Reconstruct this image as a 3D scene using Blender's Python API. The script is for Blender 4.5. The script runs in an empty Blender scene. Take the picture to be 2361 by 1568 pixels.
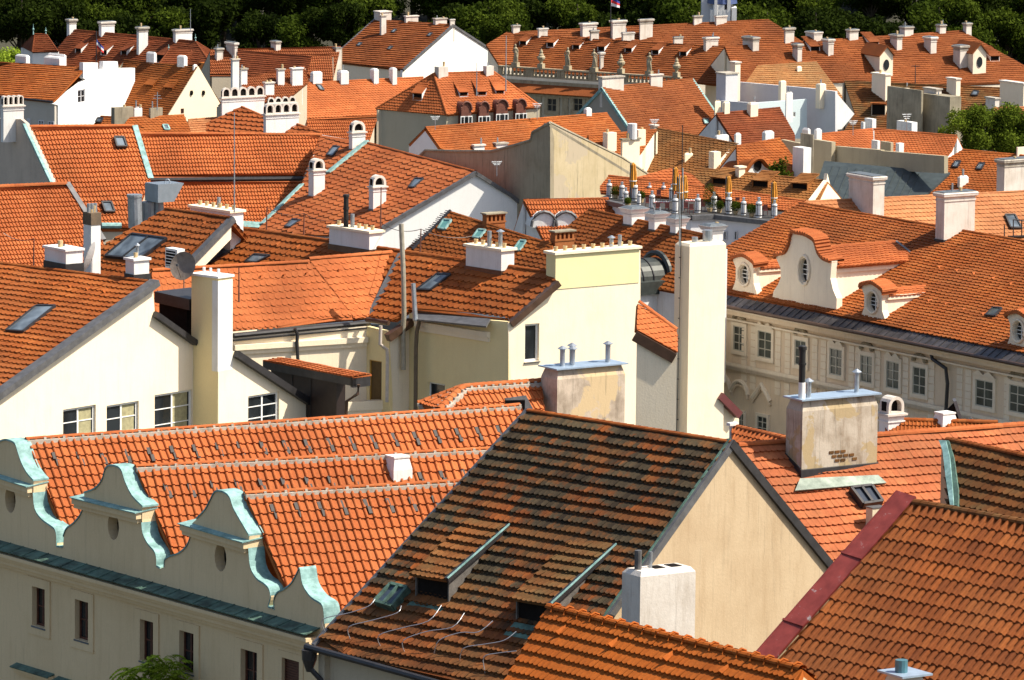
import bpy, math, random
import numpy as np
from mathutils import Vector
from mathutils.geometry import tessellate_polygon
random.seed(7); RNG = np.random.default_rng(11)
# ------------------------------------------------------------------ camera
# image coordinates used below run over a 2360 x 1568 grid; ray() gives the line of sight, and every
# traced corner is laid on a real roof or wall plane of the town.
F, CX, CY = 13500.0, 1180.0, 784.0
PITCH, ROLL, ZC = math.atan(.1407), math.radians(.6), 70.0
def V3(*a): return np.array(a, float)
def ray(u, v):
    x = (u-CX)/F; y = -(v-CY)/F
    c, s = math.cos(ROLL), math.sin(ROLL); x, y = x*c-y*s, x*s+y*c
    cp, sp = math.cos(PITCH), math.sin(PITCH)
    d = V3(x, cp+y*sp, -sp+y*cp); return d/d[1]
CAMO = V3(0, 0, ZC)
def P(p, z=None, y=None):
    d = ray(*p); return CAMO + d*((z-ZC)/d[2] if z is not None else y)
def Q(p, pl):
    d = ray(*p); return CAMO + d*(np.dot(pl[0]-CAMO, pl[1])/np.dot(d, pl[1]))
def ZR(p, dz=0):            # height of the usual ridge level of the town where the line of sight meets it
    d = ray(*p); y = (-40+.049*221+dz)/(d[2]+.049); return ZC+d[2]*y
def unit(v): return v/np.linalg.norm(v)
def hz(v): v = np.array(v, float); v[2] = 0; return unit(v)
UP = V3(0, 0, 1)
def az(a): a = math.radians(a); return V3(math.cos(a), math.sin(a), 0)
def plane3(a, b, c):
    n = unit(np.cross(b-a, c-a)); return (a, n if n[2] >= 0 else -n)
def vplane(a, b):           # vertical plane through two points, normal towards the camera
    n = unit(np.cross(hz(b-a), UP)); return (a, n if n[1] < 0 else -n)
def pitchplane(R0, R1, deg):
    h = hz(R1-R0); m = unit(np.cross(h, UP)); m = m if m[1] < 0 else -m     # m: down the near side
    a = math.radians(deg); down = m*math.cos(a)-UP*math.sin(a)
    n = unit(np.cross(h, down)); return (R0, n if n[2] > 0 else -n)
def ground_z(y): return 13-.049*(min(y, 860)-221)+(max(0, y-860)*.32)
# zoomed-tile coordinates -> grid coordinates
def K(r, c):
    oy = (0, 403.5, 807, 1164.9)[r]; ox = 590.2*c
    return lambda x, y: (x*.25731+ox, y*.25731+oy)
k00, k01, k02, k03 = [K(0, i) for i in range(4)]
k10, k11, k12, k13 = [K(1, i) for i in range(4)]
k20, k21, k22, k23 = [K(2, i) for i in range(4)]
k30, k31, k32, k33 = [K(3, i) for i in range(4)]
# ------------------------------------------------------------------ materials
def newmat(name):
    m = bpy.data.materials.new(name); m.use_nodes = True; nt = m.node_tree
    b = nt.nodes['Principled BSDF']; return m, nt, b
def N(nt, t, **kw):
    n = nt.nodes.new(t)
    for k, v in kw.items(): setattr(n, k, v)
    return n
def lnk(nt, a, b): nt.links.new(a, b)
def noise(nt, scale, detail=4, rough=.6, vec=None, dist=0):
    n = N(nt, 'ShaderNodeTexNoise'); n.inputs['Scale'].default_value = scale; n.inputs['Detail'].default_value = detail
    n.inputs['Roughness'].default_value = rough; n.inputs['Distortion'].default_value = dist
    if vec is not None: lnk(nt, vec, n.inputs['Vector'])
    return n
def ramp(nt, fac, stops):
    r = N(nt, 'ShaderNodeValToRGB'); e = r.color_ramp.elements
    while len(e) < len(stops): e.new(.5)
    for i, (p, c) in enumerate(stops): e[i].position = p; e[i].color = (c[0], c[1], c[2], 1)
    lnk(nt, fac, r.inputs[0]); return r
def mixc(nt, fac, a, b, mode='MIX'):
    m = N(nt, 'ShaderNodeMix', data_type='RGBA', blend_type=mode)
    for s, v in ((m.inputs[0], fac), (m.inputs[6], a), (m.inputs[7], b)):
        if isinstance(v, (int, float)): s.default_value = v
        elif isinstance(v, tuple): s.default_value = (v[0], v[1], v[2], 1)
        else: lnk(nt, v, s)
    return m.outputs[2]
def pos(nt, sc=(1, 1, 1)):
    g = N(nt, 'ShaderNodeNewGeometry'); mp = N(nt, 'ShaderNodeMapping'); mp.inputs['Scale'].default_value = sc
    lnk(nt, g.outputs['Position'], mp.inputs['Vector']); return mp.outputs[0]
def bump(nt, b, h, s=.3, d=.02):
    n = N(nt, 'ShaderNodeBump'); n.inputs['Strength'].default_value = s; n.inputs['Distance'].default_value = d
    lnk(nt, h, n.inputs['Height']); lnk(nt, n.outputs[0], b.inputs['Normal'])
_M = {}
def stucco(name, col, stain=(.3, .25, .18), amt=.3, rough=.9, sc=.5, spots=0, ragged=None, drips=0):
    if name in _M: return _M[name]
    m, nt, b = newmat(name); p = pos(nt); pv = pos(nt, (1.6, 1.6, .22))
    n1 = noise(nt, sc, 6, .65, p); n2 = noise(nt, 1.1, 5, .7, pv)
    r1 = ramp(nt, n1.outputs[0], [(.42, (0, 0, 0)), (.75, (1, 1, 1))]); r2 = ramp(nt, n2.outputs[0], [(.5, (0, 0, 0)), (.8, (1, 1, 1))])
    ad = N(nt, 'ShaderNodeMath', operation='ADD', use_clamp=True); lnk(nt, r1.outputs[0], ad.inputs[0]); lnk(nt, r2.outputs[0], ad.inputs[1])
    mu = N(nt, 'ShaderNodeMath', operation='MULTIPLY'); lnk(nt, ad.outputs[0], mu.inputs[0]); mu.inputs[1].default_value = amt
    c = mixc(nt, mu.outputs[0], col, stain)
    fine = noise(nt, 14, 3, .6, p); rf = ramp(nt, fine.outputs[0], [(.3, (.93, .93, .93)), (.7, (1, 1, 1))])
    c = mixc(nt, 1.0, c, rf.outputs[0], 'MULTIPLY')
    if ragged:      # big lost patches of render
        nn = noise(nt, ragged[1], 7, .6, p, .3); rr = ramp(nt, nn.outputs[0], [(.53, (0, 0, 0)), (.55, (1, 1, 1))])
        c = mixc(nt, rr.outputs[0], c, ragged[0])
    if drips:
        pd = pos(nt, (5, 5, .3)); nd = noise(nt, 1.2, 4, .7, pd); rd = ramp(nt, nd.outputs[0], [(.55, (0, 0, 0)), (.72, (1, 1, 1))])
        md = N(nt, 'ShaderNodeMath', operation='MULTIPLY'); lnk(nt, rd.outputs[0], md.inputs[0]); md.inputs[1].default_value = drips
        c = mixc(nt, md.outputs[0], c, (.05, .045, .035))
    lnk(nt, c, b.inputs['Base Color']); b.inputs['Roughness'].default_value = rough
    b.inputs['Specular IOR Level'].default_value = .2
    bump(nt, b, noise(nt, 9, 5, .7, p).outputs[0], .35, .03); _M[name] = m; return m
def tilemat(name, cols, patch=None, patch_amt=.5, rough=.8, sc=.25, moss=None, spread=1.0, up=None):
    """cols: three stops the per-tile random runs over; patch: weathered colour in drifts"""
    if name in _M: return _M[name]
    tw = lambda q: (q[0]*1.0, q[1]*1.32, q[2]*.92); cols = [tw(q) for q in cols]; patch = tw(patch) if patch else None
    m, nt, b = newmat(name); a = N(nt, 'ShaderNodeAttribute'); a.attribute_name = 'rnd'; p = pos(nt)
    r = ramp(nt, a.outputs['Fac'], [(0.5-.5*spread, cols[0]), (.55, cols[1]), (.5+.5*spread, cols[2])])
    c = r.outputs[0]
    if patch:
        n = noise(nt, sc, 4, .6, p); ad = N(nt, 'ShaderNodeMath', operation='MULTIPLY_ADD')
        lnk(nt, a.outputs['Fac'], ad.inputs[0]); ad.inputs[1].default_value = .22; lnk(nt, n.outputs[0], ad.inputs[2])
        rp = ramp(nt, ad.outputs[0], [(.5, (0, 0, 0)), (.75, (patch_amt,)*3)])
        c = mixc(nt, rp.outputs[0], c, patch)
    if moss:
        n = noise(nt, .55, 7, .72, p, .4); a2 = N(nt, 'ShaderNodeMath', operation='MULTIPLY_ADD')
        lnk(nt, a.outputs['Fac'], a2.inputs[0]); a2.inputs[1].default_value = -.2; lnk(nt, n.outputs[0], a2.inputs[2])
        rp = ramp(nt, a2.outputs[0], [(.37, (0, 0, 0)), (.46, (1, 1, 1))])
        if up is not None:      # moss has taken the upper part of the slope, away from the verges
            sx = N(nt, 'ShaderNodeSeparateXYZ'); lnk(nt, p, sx.inputs[0]); mr = N(nt, 'ShaderNodeMapRange'); lnk(nt, sx.outputs[2], mr.inputs[0]); mr.inputs[1].default_value = up; mr.inputs[2].default_value = up+3.0; mr.inputs[3].default_value = -.36; mr.inputs[4].default_value = .0; mz = ramp(nt, a.outputs['Fac'], [(0, (moss[0]*.45, moss[1]*.42, moss[2]*.45)), (.5, moss), (1, (moss[0]*1.35, moss[1]*1.25, moss[2]*1.1))]).outputs[0]
            a3 = N(nt, 'ShaderNodeMath', operation='ADD'); lnk(nt, a2.outputs[0], a3.inputs[0]); lnk(nt, mr.outputs[0], a3.inputs[1]); lnk(nt, a3.outputs[0], rp.inputs[0]); moss = mz
        c = mixc(nt, rp.outputs[0], c, moss)
    fl = noise(nt, .16, 3, .6, p); rl = ramp(nt, fl.outputs[0], [(.35, (.74, .72, .72)), (.62, (1.06, 1.06, 1.06))]); c = mixc(nt, 1.0, c, rl.outputs[0], 'MULTIPLY')
    f = noise(nt, 6, 4, .7, p); rf = ramp(nt, f.outputs[0], [(.3, (.78, .76, .74)), (.7, (1.08, 1.07, 1.06))])
    c = mixc(nt, 1.0, c, rf.outputs[0], 'MULTIPLY')
    lnk(nt, c, b.inputs['Base Color']); b.inputs['Roughness'].default_value = rough; b.inputs['Specular IOR Level'].default_value = .15
    bump(nt, b, noise(nt, 22, 3, .6, p).outputs[0], .2, .01); _M[name] = m; return m
def plain(name, col, rough=.6, metal=0, var=.15, sc=3, spec=.5, col2=None):
    if name in _M: return _M[name]
    m, nt, b = newmat(name); p = pos(nt); n = noise(nt, sc, 5, .65, p)
    lo = tuple(x*(1-var) for x in col); hi = col2 or tuple(min(1, x*(1+var*.5)) for x in col)
    r = ramp(nt, n.outputs[0], [(.35, lo), (.65, hi)]); lnk(nt, r.outputs[0], b.inputs['Base Color'])
    b.inputs['Roughness'].default_value = rough; b.inputs['Metallic'].default_value = metal; b.inputs['Specular IOR Level'].default_value = spec
    bump(nt, b, n.outputs[0], .1, .02); _M[name] = m; return m
def glassmat(name='window_glass', col=(.02, .025, .03), rough=.08):
    if name in _M: return _M[name]
    m, nt, b = newmat(name); p = pos(nt, (1, 1, .5)); n = noise(nt, .9, 2, .5, p)
    r = ramp(nt, n.outputs[0], [(.35, tuple(x*.4 for x in col)), (.65, col)]); lnk(nt, r.outputs[0], b.inputs['Base Color'])
    b.inputs['Roughness'].default_value = rough; b.inputs['Specular IOR Level'].default_value = .5; _M[name] = m; return m
# ------------------------------------------------------------------ mesh builder
C = bpy.context.scene.collection
class MB:
    def __init__(s): s.v = []; s.f = []; s.nv = 0; s.mats = []
    def mi(s, m):
        if m not in s.mats: s.mats.append(m)
        return s.mats.index(m)
    def add(s, verts, faces, mat, rnd=.5):       # faces: array (n,k) or list of tuples
        verts = np.asarray(verts, float).reshape(-1, 3); i = s.mi(mat)
        if isinstance(faces, np.ndarray):
            r = rnd if isinstance(rnd, np.ndarray) else np.full(len(faces), rnd)
            s.f.append((faces+s.nv, i, r))
        else:
            by = {}
            for f in faces: by.setdefault(len(f), []).append(f)
            for k, fs in by.items():
                s.f.append((np.array(fs)+s.nv, i, np.full(len(fs), rnd if not isinstance(rnd, np.ndarray) else .5)))
        s.v.append(verts); s.nv += len(verts)
    def box(s, c, ax, ay, az_, mat, rnd=.5):     # corner + three edge vectors
        c = np.array(c, float); ax = np.array(ax, float); ay = np.array(ay, float); az_ = np.array(az_, float)
        if np.dot(np.cross(ax, ay), az_) < 0: ax, ay = ay, ax
        vs = [c+ax*i+ay*j+az_*k for k in (0, 1) for j in (0, 1) for i in (0, 1)]
        s.add(vs, [(0, 2, 3, 1), (4, 5, 7, 6), (0, 1, 5, 4), (1, 3, 7, 5), (3, 2, 6, 7), (2, 0, 4, 6)], mat, rnd)
    def cbox(s, c, h, L, W, H, mat, rnd=.5):     # base-centred, horizontal dir h
        h = hz(h); n = np.cross(UP, h); c = np.array(c, float)-h*L/2-n*W/2; s.box(c, h*L, n*W, UP*H, mat, rnd)
    def frustum(s, a, b, mat, rnd=.5):           # two rings with equal counts
        n = len(a); f = [(i, (i+1) % n, n+(i+1) % n, n+i) for i in range(n)]+[tuple(range(n-1, -1, -1)), tuple(range(n, 2*n))]
        s.add(list(a)+list(b), f, mat, rnd)
    def bar(s, a, b, w, h, mat, up=UP, rnd=.5):  # bar with rectangular section from a to b, top face at the line
        a = np.array(a, float); b = np.array(b, float); d = unit(b-a); sd = np.cross(d, up); sd = unit(sd); u = np.cross(sd, d)
        s.box(a-sd*w/2-u*h, b-a, sd*w, u*h, mat, rnd)
    def tube(s, pts, r, mat, n=8, cap=True, rnd=.5):
        pts = [np.array(p, float) for p in pts]; R = r if hasattr(r, '__len__') else [r]*len(pts); vs = []
        for i, p in enumerate(pts):
            d = unit((pts[min(i+1, len(pts)-1)]-pts[max(i-1, 0)])+1e-9); q = UP if abs(d[2]) < .9 else V3(1, 0, 0)
            a = unit(np.cross(d, q)); b = np.cross(d, a)
            for k in range(n): t = 2*math.pi*k/n; vs.append(p+(a*math.cos(t)+b*math.sin(t))*R[i])
        f = [(i*n+k, i*n+(k+1) % n, (i+1)*n+(k+1) % n, (i+1)*n+k) for i in range(len(pts)-1) for k in range(n)]
        if cap: f += [tuple(range(n))[::-1], tuple(range((len(pts)-1)*n, len(pts)*n))]
        s.add(vs, f, mat, rnd)
    def lathe(s, c, prof, mat, n=12, sx=1, h=None, rnd=.5):   # prof: (r,z)
        c = np.array(c, float); h = V3(1, 0, 0) if h is None else h; g = np.cross(UP, h); vs = []
        for r, z in prof:
            for k in range(n): t = 2*math.pi*k/n; vs.append(c+h*r*math.cos(t)+g*r*sx*math.sin(t)+UP*z)
        f = [(i*n+k, i*n+(k+1) % n, (i+1)*n+(k+1) % n, (i+1)*n+k) for i in range(len(prof)-1) for k in range(n)]
        f += [tuple(range(n))[::-1], tuple(range((len(prof)-1)*n, len(prof)*n))]; s.add(vs, f, mat, rnd)
    def slab(s, pts, thick, mat, down=None, holes=(), rnd=.5, matside=None):   # polygon pushed along down*thick
        pts = [np.array(p, float) for p in pts]; loops = [pts]+[[np.array(q, float) for q in h] for h in holes]
        if down is None:
            n = unit(sum(np.cross(pts[i]-pts[0], pts[i+1]-pts[0]) for i in range(1, len(pts)-1)))
            down = -n if n[2] > 0 or (abs(n[2]) < .02 and n[1] < 0) else n
        allp = [q for l in loops for q in l]; tri = tessellate_polygon([[Vector(q) for q in l] for l in loops])
        n = len(allp); d = np.array(down)*thick; fs = []
        for t in tri:
            a, b, c = t; nn = np.cross(allp[b]-allp[a], allp[c]-allp[a])
            if np.dot(nn, down) > 0: a, c = c, a
            fs.append((a, b, c)); fs.append((c+n, b+n, a+n))
        vs = allp+[q+d for q in allp]; s.add(vs, fs, mat, rnd)
        o = 0; sd = []
        for l in loops:
            m = len(l)
            for i in range(m): j = (i+1) % m; sd.append((o+i, o+j, o+j+n, o+i+n))
            o += m
        s.add(vs, sd, matside or mat, rnd)
    def obj(s, name, parent=None, smooth=False):
        me = bpy.data.meshes.new(name)
        off = ORIG.get(parent.name, V3(0, 0, 0)) if parent is not None else V3(0, 0, 0)
        V = np.concatenate(s.v)-off if s.v else np.zeros((0, 3)); me.vertices.add(len(V)); me.vertices.foreach_set('co', V.astype(np.float32).ravel())
        loops = np.concatenate([f.ravel() for f, _, _ in s.f]); tot = np.concatenate([np.full(len(f), f.shape[1]) for f, _, _ in s.f])
        st = np.concatenate([[0], np.cumsum(tot)[:-1]]); me.loops.add(len(loops)); me.loops.foreach_set('vertex_index', loops.astype(np.int32))
        me.polygons.add(len(tot)); me.polygons.foreach_set('loop_start', st.astype(np.int32)); me.polygons.foreach_set('loop_total', tot.astype(np.int32))
        me.polygons.foreach_set('material_index', np.concatenate([np.full(len(f), i) for f, i, _ in s.f]).astype(np.int32))
        at = me.attributes.new('rnd', 'FLOAT', 'FACE'); at.data.foreach_set('value', np.concatenate([r for _, _, r in s.f]).astype(np.float32))
        for m in s.mats: me.materials.append(m)
        me.update(calc_edges=True); me.validate()
        me.polygons.foreach_set('use_smooth', [bool(smooth)]*len(me.polygons))
        o = bpy.data.objects.new(name, me); C.objects.link(o)
        if parent is not None: o.parent = parent; ORIG[o.name] = off
        return o
ORIG = {}
def tag(o, label, cat, group=None, kind=None):
    if label: o['label'] = label
    if cat: o['category'] = cat
    if group: o['group'] = group
    if kind: o['kind'] = kind
    return o
def empty(name, loc, label, cat, group=None):
    o = bpy.data.objects.new(name, None); C.objects.link(o); o.location = loc; ORIG[o.name] = np.array(loc, float); o.empty_display_size = .5
    return tag(o, label, cat, group)
# ------------------------------------------------------------------ tiled roof surfaces
def interval(poly, t):
    xs = []
    for i in range(len(poly)):
        (s0, t0), (s1, t1) = poly[i], poly[(i+1) % len(poly)]
        if (t0 <= t < t1) or (t1 <= t < t0): xs.append(s0+(s1-s0)*(t-t0)/(t1-t0))
    return (min(xs), max(xs)) if len(xs) > 1 else None
def tiles(mb, O, h, pl, pts, kind, w, c, mat, lift=.03, amp=.055, holes=None, jit=None, seed=0):
    jit = .003+.008*w if jit is None else jit
    """O: point on the ridge line; h: unit along the ridge; tiles run down the slope over polygon pts"""
    n = pl[1]; dn = np.cross(h, n); dn = dn if dn[2] < 0 else -dn
    poly = [(float(np.dot(p-O, h)), float(np.dot(p-O, dn))) for p in pts]
    tmin = min(p[1] for p in poly); tmax = max(p[1] for p in poly); rg = np.random.default_rng(seed+5)
    j0 = math.floor(tmin/c)-1; j1 = math.ceil(tmax/c); VV = []; FF = {}; RR = {}; nv = 0
    for j in range(j0, j1+1):
        ta, tb = j*c, (j+1)*c; ta2, tb2 = max(ta, tmin), min(tb, tmax)
        if tb2-ta2 < .01: continue
        e = 1e-4; ia = interval(poly, min(max(ta2, tmin+e), tmax-e)); ib = interval(poly, min(max(tb2, tmin+e), tmax-e))
        if not ia or not ib: continue
        lo, hi = min(ia[0], ib[0]), max(ia[1], ib[1]); i0 = math.floor(lo/w)-1; i1 = math.ceil(hi/w)+1; ii = np.arange(i0, i1)
        m = len(ii)
        if kind == 'pan':
            fx = np.array([0, .04, .12, .22, .32, .40, .44, 1.0]); fh = np.array([0, .55, .9, 1, .9, .55, 0, 0])*amp
            layers = [(0, ta2, tb2, lift, 0, 1, fx, fh, None)]
        elif kind == 'cov':     # mission tiles: cover barrels with channels
            fx = np.array([0, .05, .15, .3, .45, .55, .6, .8, 1.0]); fh = np.array([0, .6, .92, 1, .92, .6, 0, -.5, 0])*amp
            layers = [(0, ta2, tb2, lift, 0, 1, fx, fh, None)]
        elif kind == 'bob':     # crown-laid plain tiles: two layers each course, rounded ends
            fx = np.array([0, .02, .12, .3, .5, .7, .88, .98]); arc = (1-(2*fx-1)**2)*.55*w*.5
            fh = fx*0
            layers = [(.5, max(ta2, tb2-.5*w), tb2+.17*w, lift*.42, .3, .45, fx, fh, arc), (0, ta2, tb2-.07*w, lift, 0, 1, fx, fh, arc)]
        elif kind == 'bob1':    # single plain tiles
            fx = np.array([0, .03, .2, .5, .8, .97]); arc = (1-(2*fx-1)**2)*.5*w*.5; fh = fx*0
            layers = [((j % 2)*.5, ta2, tb2, lift, 0, 1, fx, fh, arc)]
        else:                   # far: courses with coarse segments
            fx = np.array([0, .97]); fh = fx*0
            layers = [((j % 2)*.5, ta2, tb2, lift, 0, 1, fx, fh, None)]
        for off, t0, t1, lf, r0, r1, fx, fh, arc in layers:
            k = len(fx); s = (ii[:, None]+off+fx[None, :])*w        # m,k
            jl = rg.normal(0, jit+.02*lift, (m, 1)); s = s+rg.normal(0, jit*.7, (m, 1))
            a_ = np.zeros(k) if arc is None else arc
            tb_ = np.minimum(t1+np.broadcast_to(a_, s.shape)+rg.normal(0, jit, (m, 1)), tmax+.05)
            top = np.stack([np.clip(s, *ia), np.full_like(s, t0), fh[None, :]+lf*r0+0*s], -1)
            bot = np.stack([np.clip(s, *ib), tb_, fh[None, :]+lf*1.0+jl+0*s], -1)
            base = np.stack([np.clip(s, *ib), tb_+.0, fh[None, :]*.9+0*s-.012], -1)
            vs = np.stack([top, bot, base], 1).reshape(m*3*k, 3)     # per tile: top(k) bot(k) base(k)
            b0 = nv+np.arange(m)*3*k
            keep = (np.clip(s[:, -1], *ia)-np.clip(s[:, 0], *ia)+np.clip(s[:, -1], *ib)-np.clip(s[:, 0], *ib)) > .01
            bl = 3+int(rg.integers(0, 4)); rr = .42*rg.random(m)+.58*np.repeat(rg.random(m//bl+2), bl)[bl-1:][:m]
            for q in range(k-1):
                f = np.stack([b0+q, b0+k+q, b0+k+q+1, b0+q+1], 1)[keep]; FF.setdefault(4, []).append(f); RR.setdefault(4, []).append(rr[keep])
                f = np.stack([b0+k+q, b0+2*k+q, b0+2*k+q+1, b0+k+q+1], 1)[keep]; FF[4].append(f); RR[4].append(rr[keep])
            VV.append(vs); nv += len(vs)
    if not VV: return
    V = np.concatenate(VV); ph = seed*1.7; V[:, 2] += .035+.022*np.sin(V[:, 0]*.9+ph)*np.cos(V[:, 1]*.7+ph)+.013*np.sin(V[:, 0]*2.3+ph*2)
    W = O+V[:, :1]*h+V[:, 1:2]*dn+V[:, 2:3]*n
    for kk in FF: 
        f = np.concatenate(FF[kk]); r = np.concatenate(RR[kk])
        a = W[f[:5, 0]]; nn = np.cross(W[f[0, 1]]-W[f[0, 0]], W[f[0, 2]]-W[f[0, 0]])
        if np.dot(nn, n) < 0: f = f[:, ::-1]
        mb.add(W, f, mat, r)
def ridgecap(mb, a, b, mat, r=.13, seg=.38, n=6, mort=None, lift=.06):
    a = np.array(a, float)+UP*lift; b = np.array(b, float)+UP*lift; L = np.linalg.norm(b-a); d = unit(b-a); m = max(1, int(L/seg)); sd = unit(np.cross(d, UP)); u = np.cross(sd, d)
    vs = []; fs = []; rr = []
    for i in range(m):
        for e, (q, k) in enumerate(((i/m, .86), ((i+1.06)/m, 1.0))):
            for t in range(n+1): th = math.pi*t/n; vs.append(a+(b-a)*min(q, 1)+(sd*math.cos(th)*r+u*(math.sin(th)*r*.8+random.uniform(-.006, .006)))*k-u*.05)
        o = i*2*(n+1)
        for t in range(n): fs.append((o+t, o+t+1, o+n+1+t+1, o+n+1+t)); rr.append(random.random())
    rr2 = []
    for i in range(m): x = random.random(); rr2 += [x]*n
    mb.add(vs, np.array(fs), mat, np.array(rr2))
    if mort:
        mb.bar(a-UP*.10, b-UP*.10, r*3.6, .2, mort, up=UP)
        for i in range(m): p = a+(b-a)*(i+.95)/m; mb.bar(p-sd*r*1.3-UP*.0, p+sd*r*1.3-UP*.0, .12, .13, mort, up=UP)
# ------------------------------------------------------------------ houses
TK = {  # tile kinds: kind, width, course, lift, amp
 'pan': ('pan', .30, .38, .035, .07), 'panS': ('pan', .30, .40, .03, .06), 'cov': ('cov', .235, .36, .04, .06),
 'bob': ('bob', .20, .42, .06, 0), 'bobM': ('bob', .26, .44, .055, 0), 'bob1': ('bob1', .22, .26, .03, 0),
 'far': ('far', .5, .32, .05, 0), 'farp': ('pan', .34, .5, .03, .06)}
class House:
    n_ = 0
    def __init__(s, name, label, at, cat='house', group=None, aA=None):
        House.n_ += 1; s.seed = House.n_*13; s.loc = V3(at[0], at[1], ground_z(at[1])); s.o = empty(name, s.loc, label, cat, group)
        s.roof = MB(); s.wall = MB(); s.flash = MB(); s.pl = None; s.h = None; s.late = []
        s.aB = 38.0 if aA is None else aA+90
    def part(s, mb, name, parent=None, label=None, smooth=False):
        o = mb.obj(name, parent or s.o, smooth)
        if label: o['label'] = label
        return o
    def slope(s, pts, pl, tk, mat, h=None, O=None, deck=True, thick=.22):
        pts = [Q(p, pl) if len(p) == 2 else p for p in pts]
        if h is None: h = hz(np.cross(pl[1], UP)); h = h if h[0] > 0 else -h
        O = pts[0] if O is None else O
        k = TK[tk] if isinstance(tk, str) else tk
        s.seed += 1
        if deck: s.roof.slab([p-pl[1]*.02 for p in pts], thick, mat, down=-pl[1])
        tiles(s.roof, O, h, pl, pts, k[0], k[1], k[2], mat, k[3], k[4], seed=s.seed)
        return pts
    def finish(s, flash='verge_flashing'):
        s.R = s.part(s.roof, 'roof') if s.roof.v else None
        if s.wall.v: s.W = s.part(s.wall, 'wall')
        k = 0
        for (f, i, r), v in zip(s.flash.f, s.flash.v):      # every strip of sheet metal is a piece of its own
            q = MB(); q.add(v, f-k, s.flash.mats[i], r); s.part(q, flash); k += len(v)
        for f in s.late: f()
        return s
def house(name, label, r0, r1, e0, e1, pitch, tk, tm, wm, dz=0, z=None, ends='gg', cat='house', group=None, back=True, down=9, poly=None,
          capm=None, edge=None, foot=None, backw=None, inset=.25, gut=None, cap=True, endm=None, ver=('', ''), e1b=None, bpitch=None, capk=.13, R1z=None, mort=None, b0=None, b1=None, px=None):
    z = ZR(r0, dz) if z is None else z
    R0, R1 = P(r0, z=z), P(r1, z=z if R1z is None else R1z)
    H = House(name, label, (R0+R1)/2, cat, group); h = hz(R1-R0); m = unit(np.cross(h, UP)); m = m if m[1] < 0 else -m
    pl = pitchplane(R0, R1, pitch) if not foot else plane3(R0, R1, Q(foot[1], vplane(*( (R0, R0+m) if foot[0] == 0 else (R1, R1+m) ))))
    H.pl, H.h, H.m, H.Rp = pl, h, m, (R0, R1)
    E0, E1 = Q(e0, pl), Q(e1, pl); ze = (E0[2]+E1[2])/2; H.E = (E0, E1)
    if px: tk = 't_'+name+str(House.n_); TK[tk] = tkpx(px[0], px[1], px[2], pl, h, px[3] if len(px) > 3 else ((r0[0]+r1[0])/2, (r0[1]+r1[1])/2), .19)
    pts = [R0, R1, E1, E0] if poly is None else [Q(p, pl) for p in poly]
    H.slope(pts, pl, tk, tm, h, R0)
    def mirror(E, R):
        d = np.dot(E-R0, m); B = E-2*d*m
        if backw is not None: B = E-m*(d+backw)
        return B
    B0, B1 = mirror(E0, R0), mirror(E1, R1)
    if b0: B0 = P(b0, z=E0[2]) if ends[0] == 'h' else Q(b0, vplane(R0, R0+m)); B1 = B1 if b1 else B0+(R1-R0)
    if b1: B1 = P(b1, z=E1[2]) if ends[1] == 'h' else Q(b1, vplane(R1, R1+m)); B0 = B0 if b0 else B1+(R0-R1)
    H.B = (B0, B1)
    if back:
        bp = plane3(R0, R1, B0) if np.linalg.norm(np.cross(R1-R0, B0-R0)) > 0 else pl
        H.roof.slab([R0, R1, B1, B0], .22, tm, down=-bp[1]); H.bp = bp
        tiles(H.roof, R0, h, bp, [R0, R1, B1, B0], TK[tk][0], TK[tk][1], TK[tk][2], tm, TK[tk][3], TK[tk][4], seed=H.seed+3)
    cm = capm or tm
    if cap: ridgecap(H.roof, R0, R1, cm, mort=mort, r=capk)
    for i, (R, E, B) in enumerate(((R0, E0, B0), (R1, E1, B1))):
        if ends[i] == 'h':
            hp = plane3(R, E, B); H.roof.slab([R, E, B], .22, tm, down=-hp[1]); hh = hz(B-E)
            tiles(H.roof, R, hh, hp, [R, E, B], TK[tk][0], TK[tk][1], TK[tk][2], tm, TK[tk][3], TK[tk][4], seed=H.seed+7+i)
            ridgecap(H.roof, R, E, cm, mort=mort, r=capk); ridgecap(H.roof, R, B, cm, mort=mort, r=capk); H.hp = hp
        elif ends[i] == 'g':
            sg = -1 if i == 0 else 1; o = -UP*.08; I = -h*sg*.02
            zb = min(E[2], B[2])-down
            W = [R+o+I, E+o+I, V3(E[0], E[1], zb)+I, V3(B[0], B[1], zb)+I, B+o+I] if back else [R+o+I, E+o+I, V3(E[0], E[1], zb)+I, V3(R[0], R[1], zb)+I]
            H.wall.slab(W, .35, endm or wm, down=-h*sg)
            if edge:
                H.flash.bar(R+UP*.1, E+UP*.1, .3, .3, edge)
                if back: H.flash.bar(R+UP*.1, B+UP*.1, .3, .3, edge)
    # long walls
    for (a, b, sg) in ((E0, E1, 1),)+(((B0, B1, -1),) if back else ()):
        i0 = -m*sg*inset; a2, b2 = a+i0, b+i0; top = min(a[2], b[2])-.12+math.tan(math.radians(pitch))*inset*.5
        H.wall.slab([V3(a2[0], a2[1], a[2]-.1), V3(b2[0], b2[1], b[2]-.1), V3(b2[0], b2[1], min(a[2], b[2])-down), V3(a2[0], a2[1], min(a[2], b[2])-down)], .35, wm, down=-m*sg)
    for i, (E, B) in enumerate(((E0, B0), (E1, B1))):
        if ends[i] == 'h':
            sg = -1 if i == 0 else 1; hh = hz(B-E); oo = -h*sg*inset
            a2, b2 = E+oo-m*inset, B+oo+m*inset
            H.wall.slab([a2-UP*.1, b2-UP*.1, V3(b2[0], b2[1], E[2]-down), V3(a2[0], a2[1], E[2]-down)], .35, endm or wm, down=-h*sg)
    if gut:
        g = E0+m*.08-UP*.05, E1+m*.08-UP*.05; mb = MB(); mb.tube(g, .11, gut); H.part(mb, 'gutter')
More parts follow.
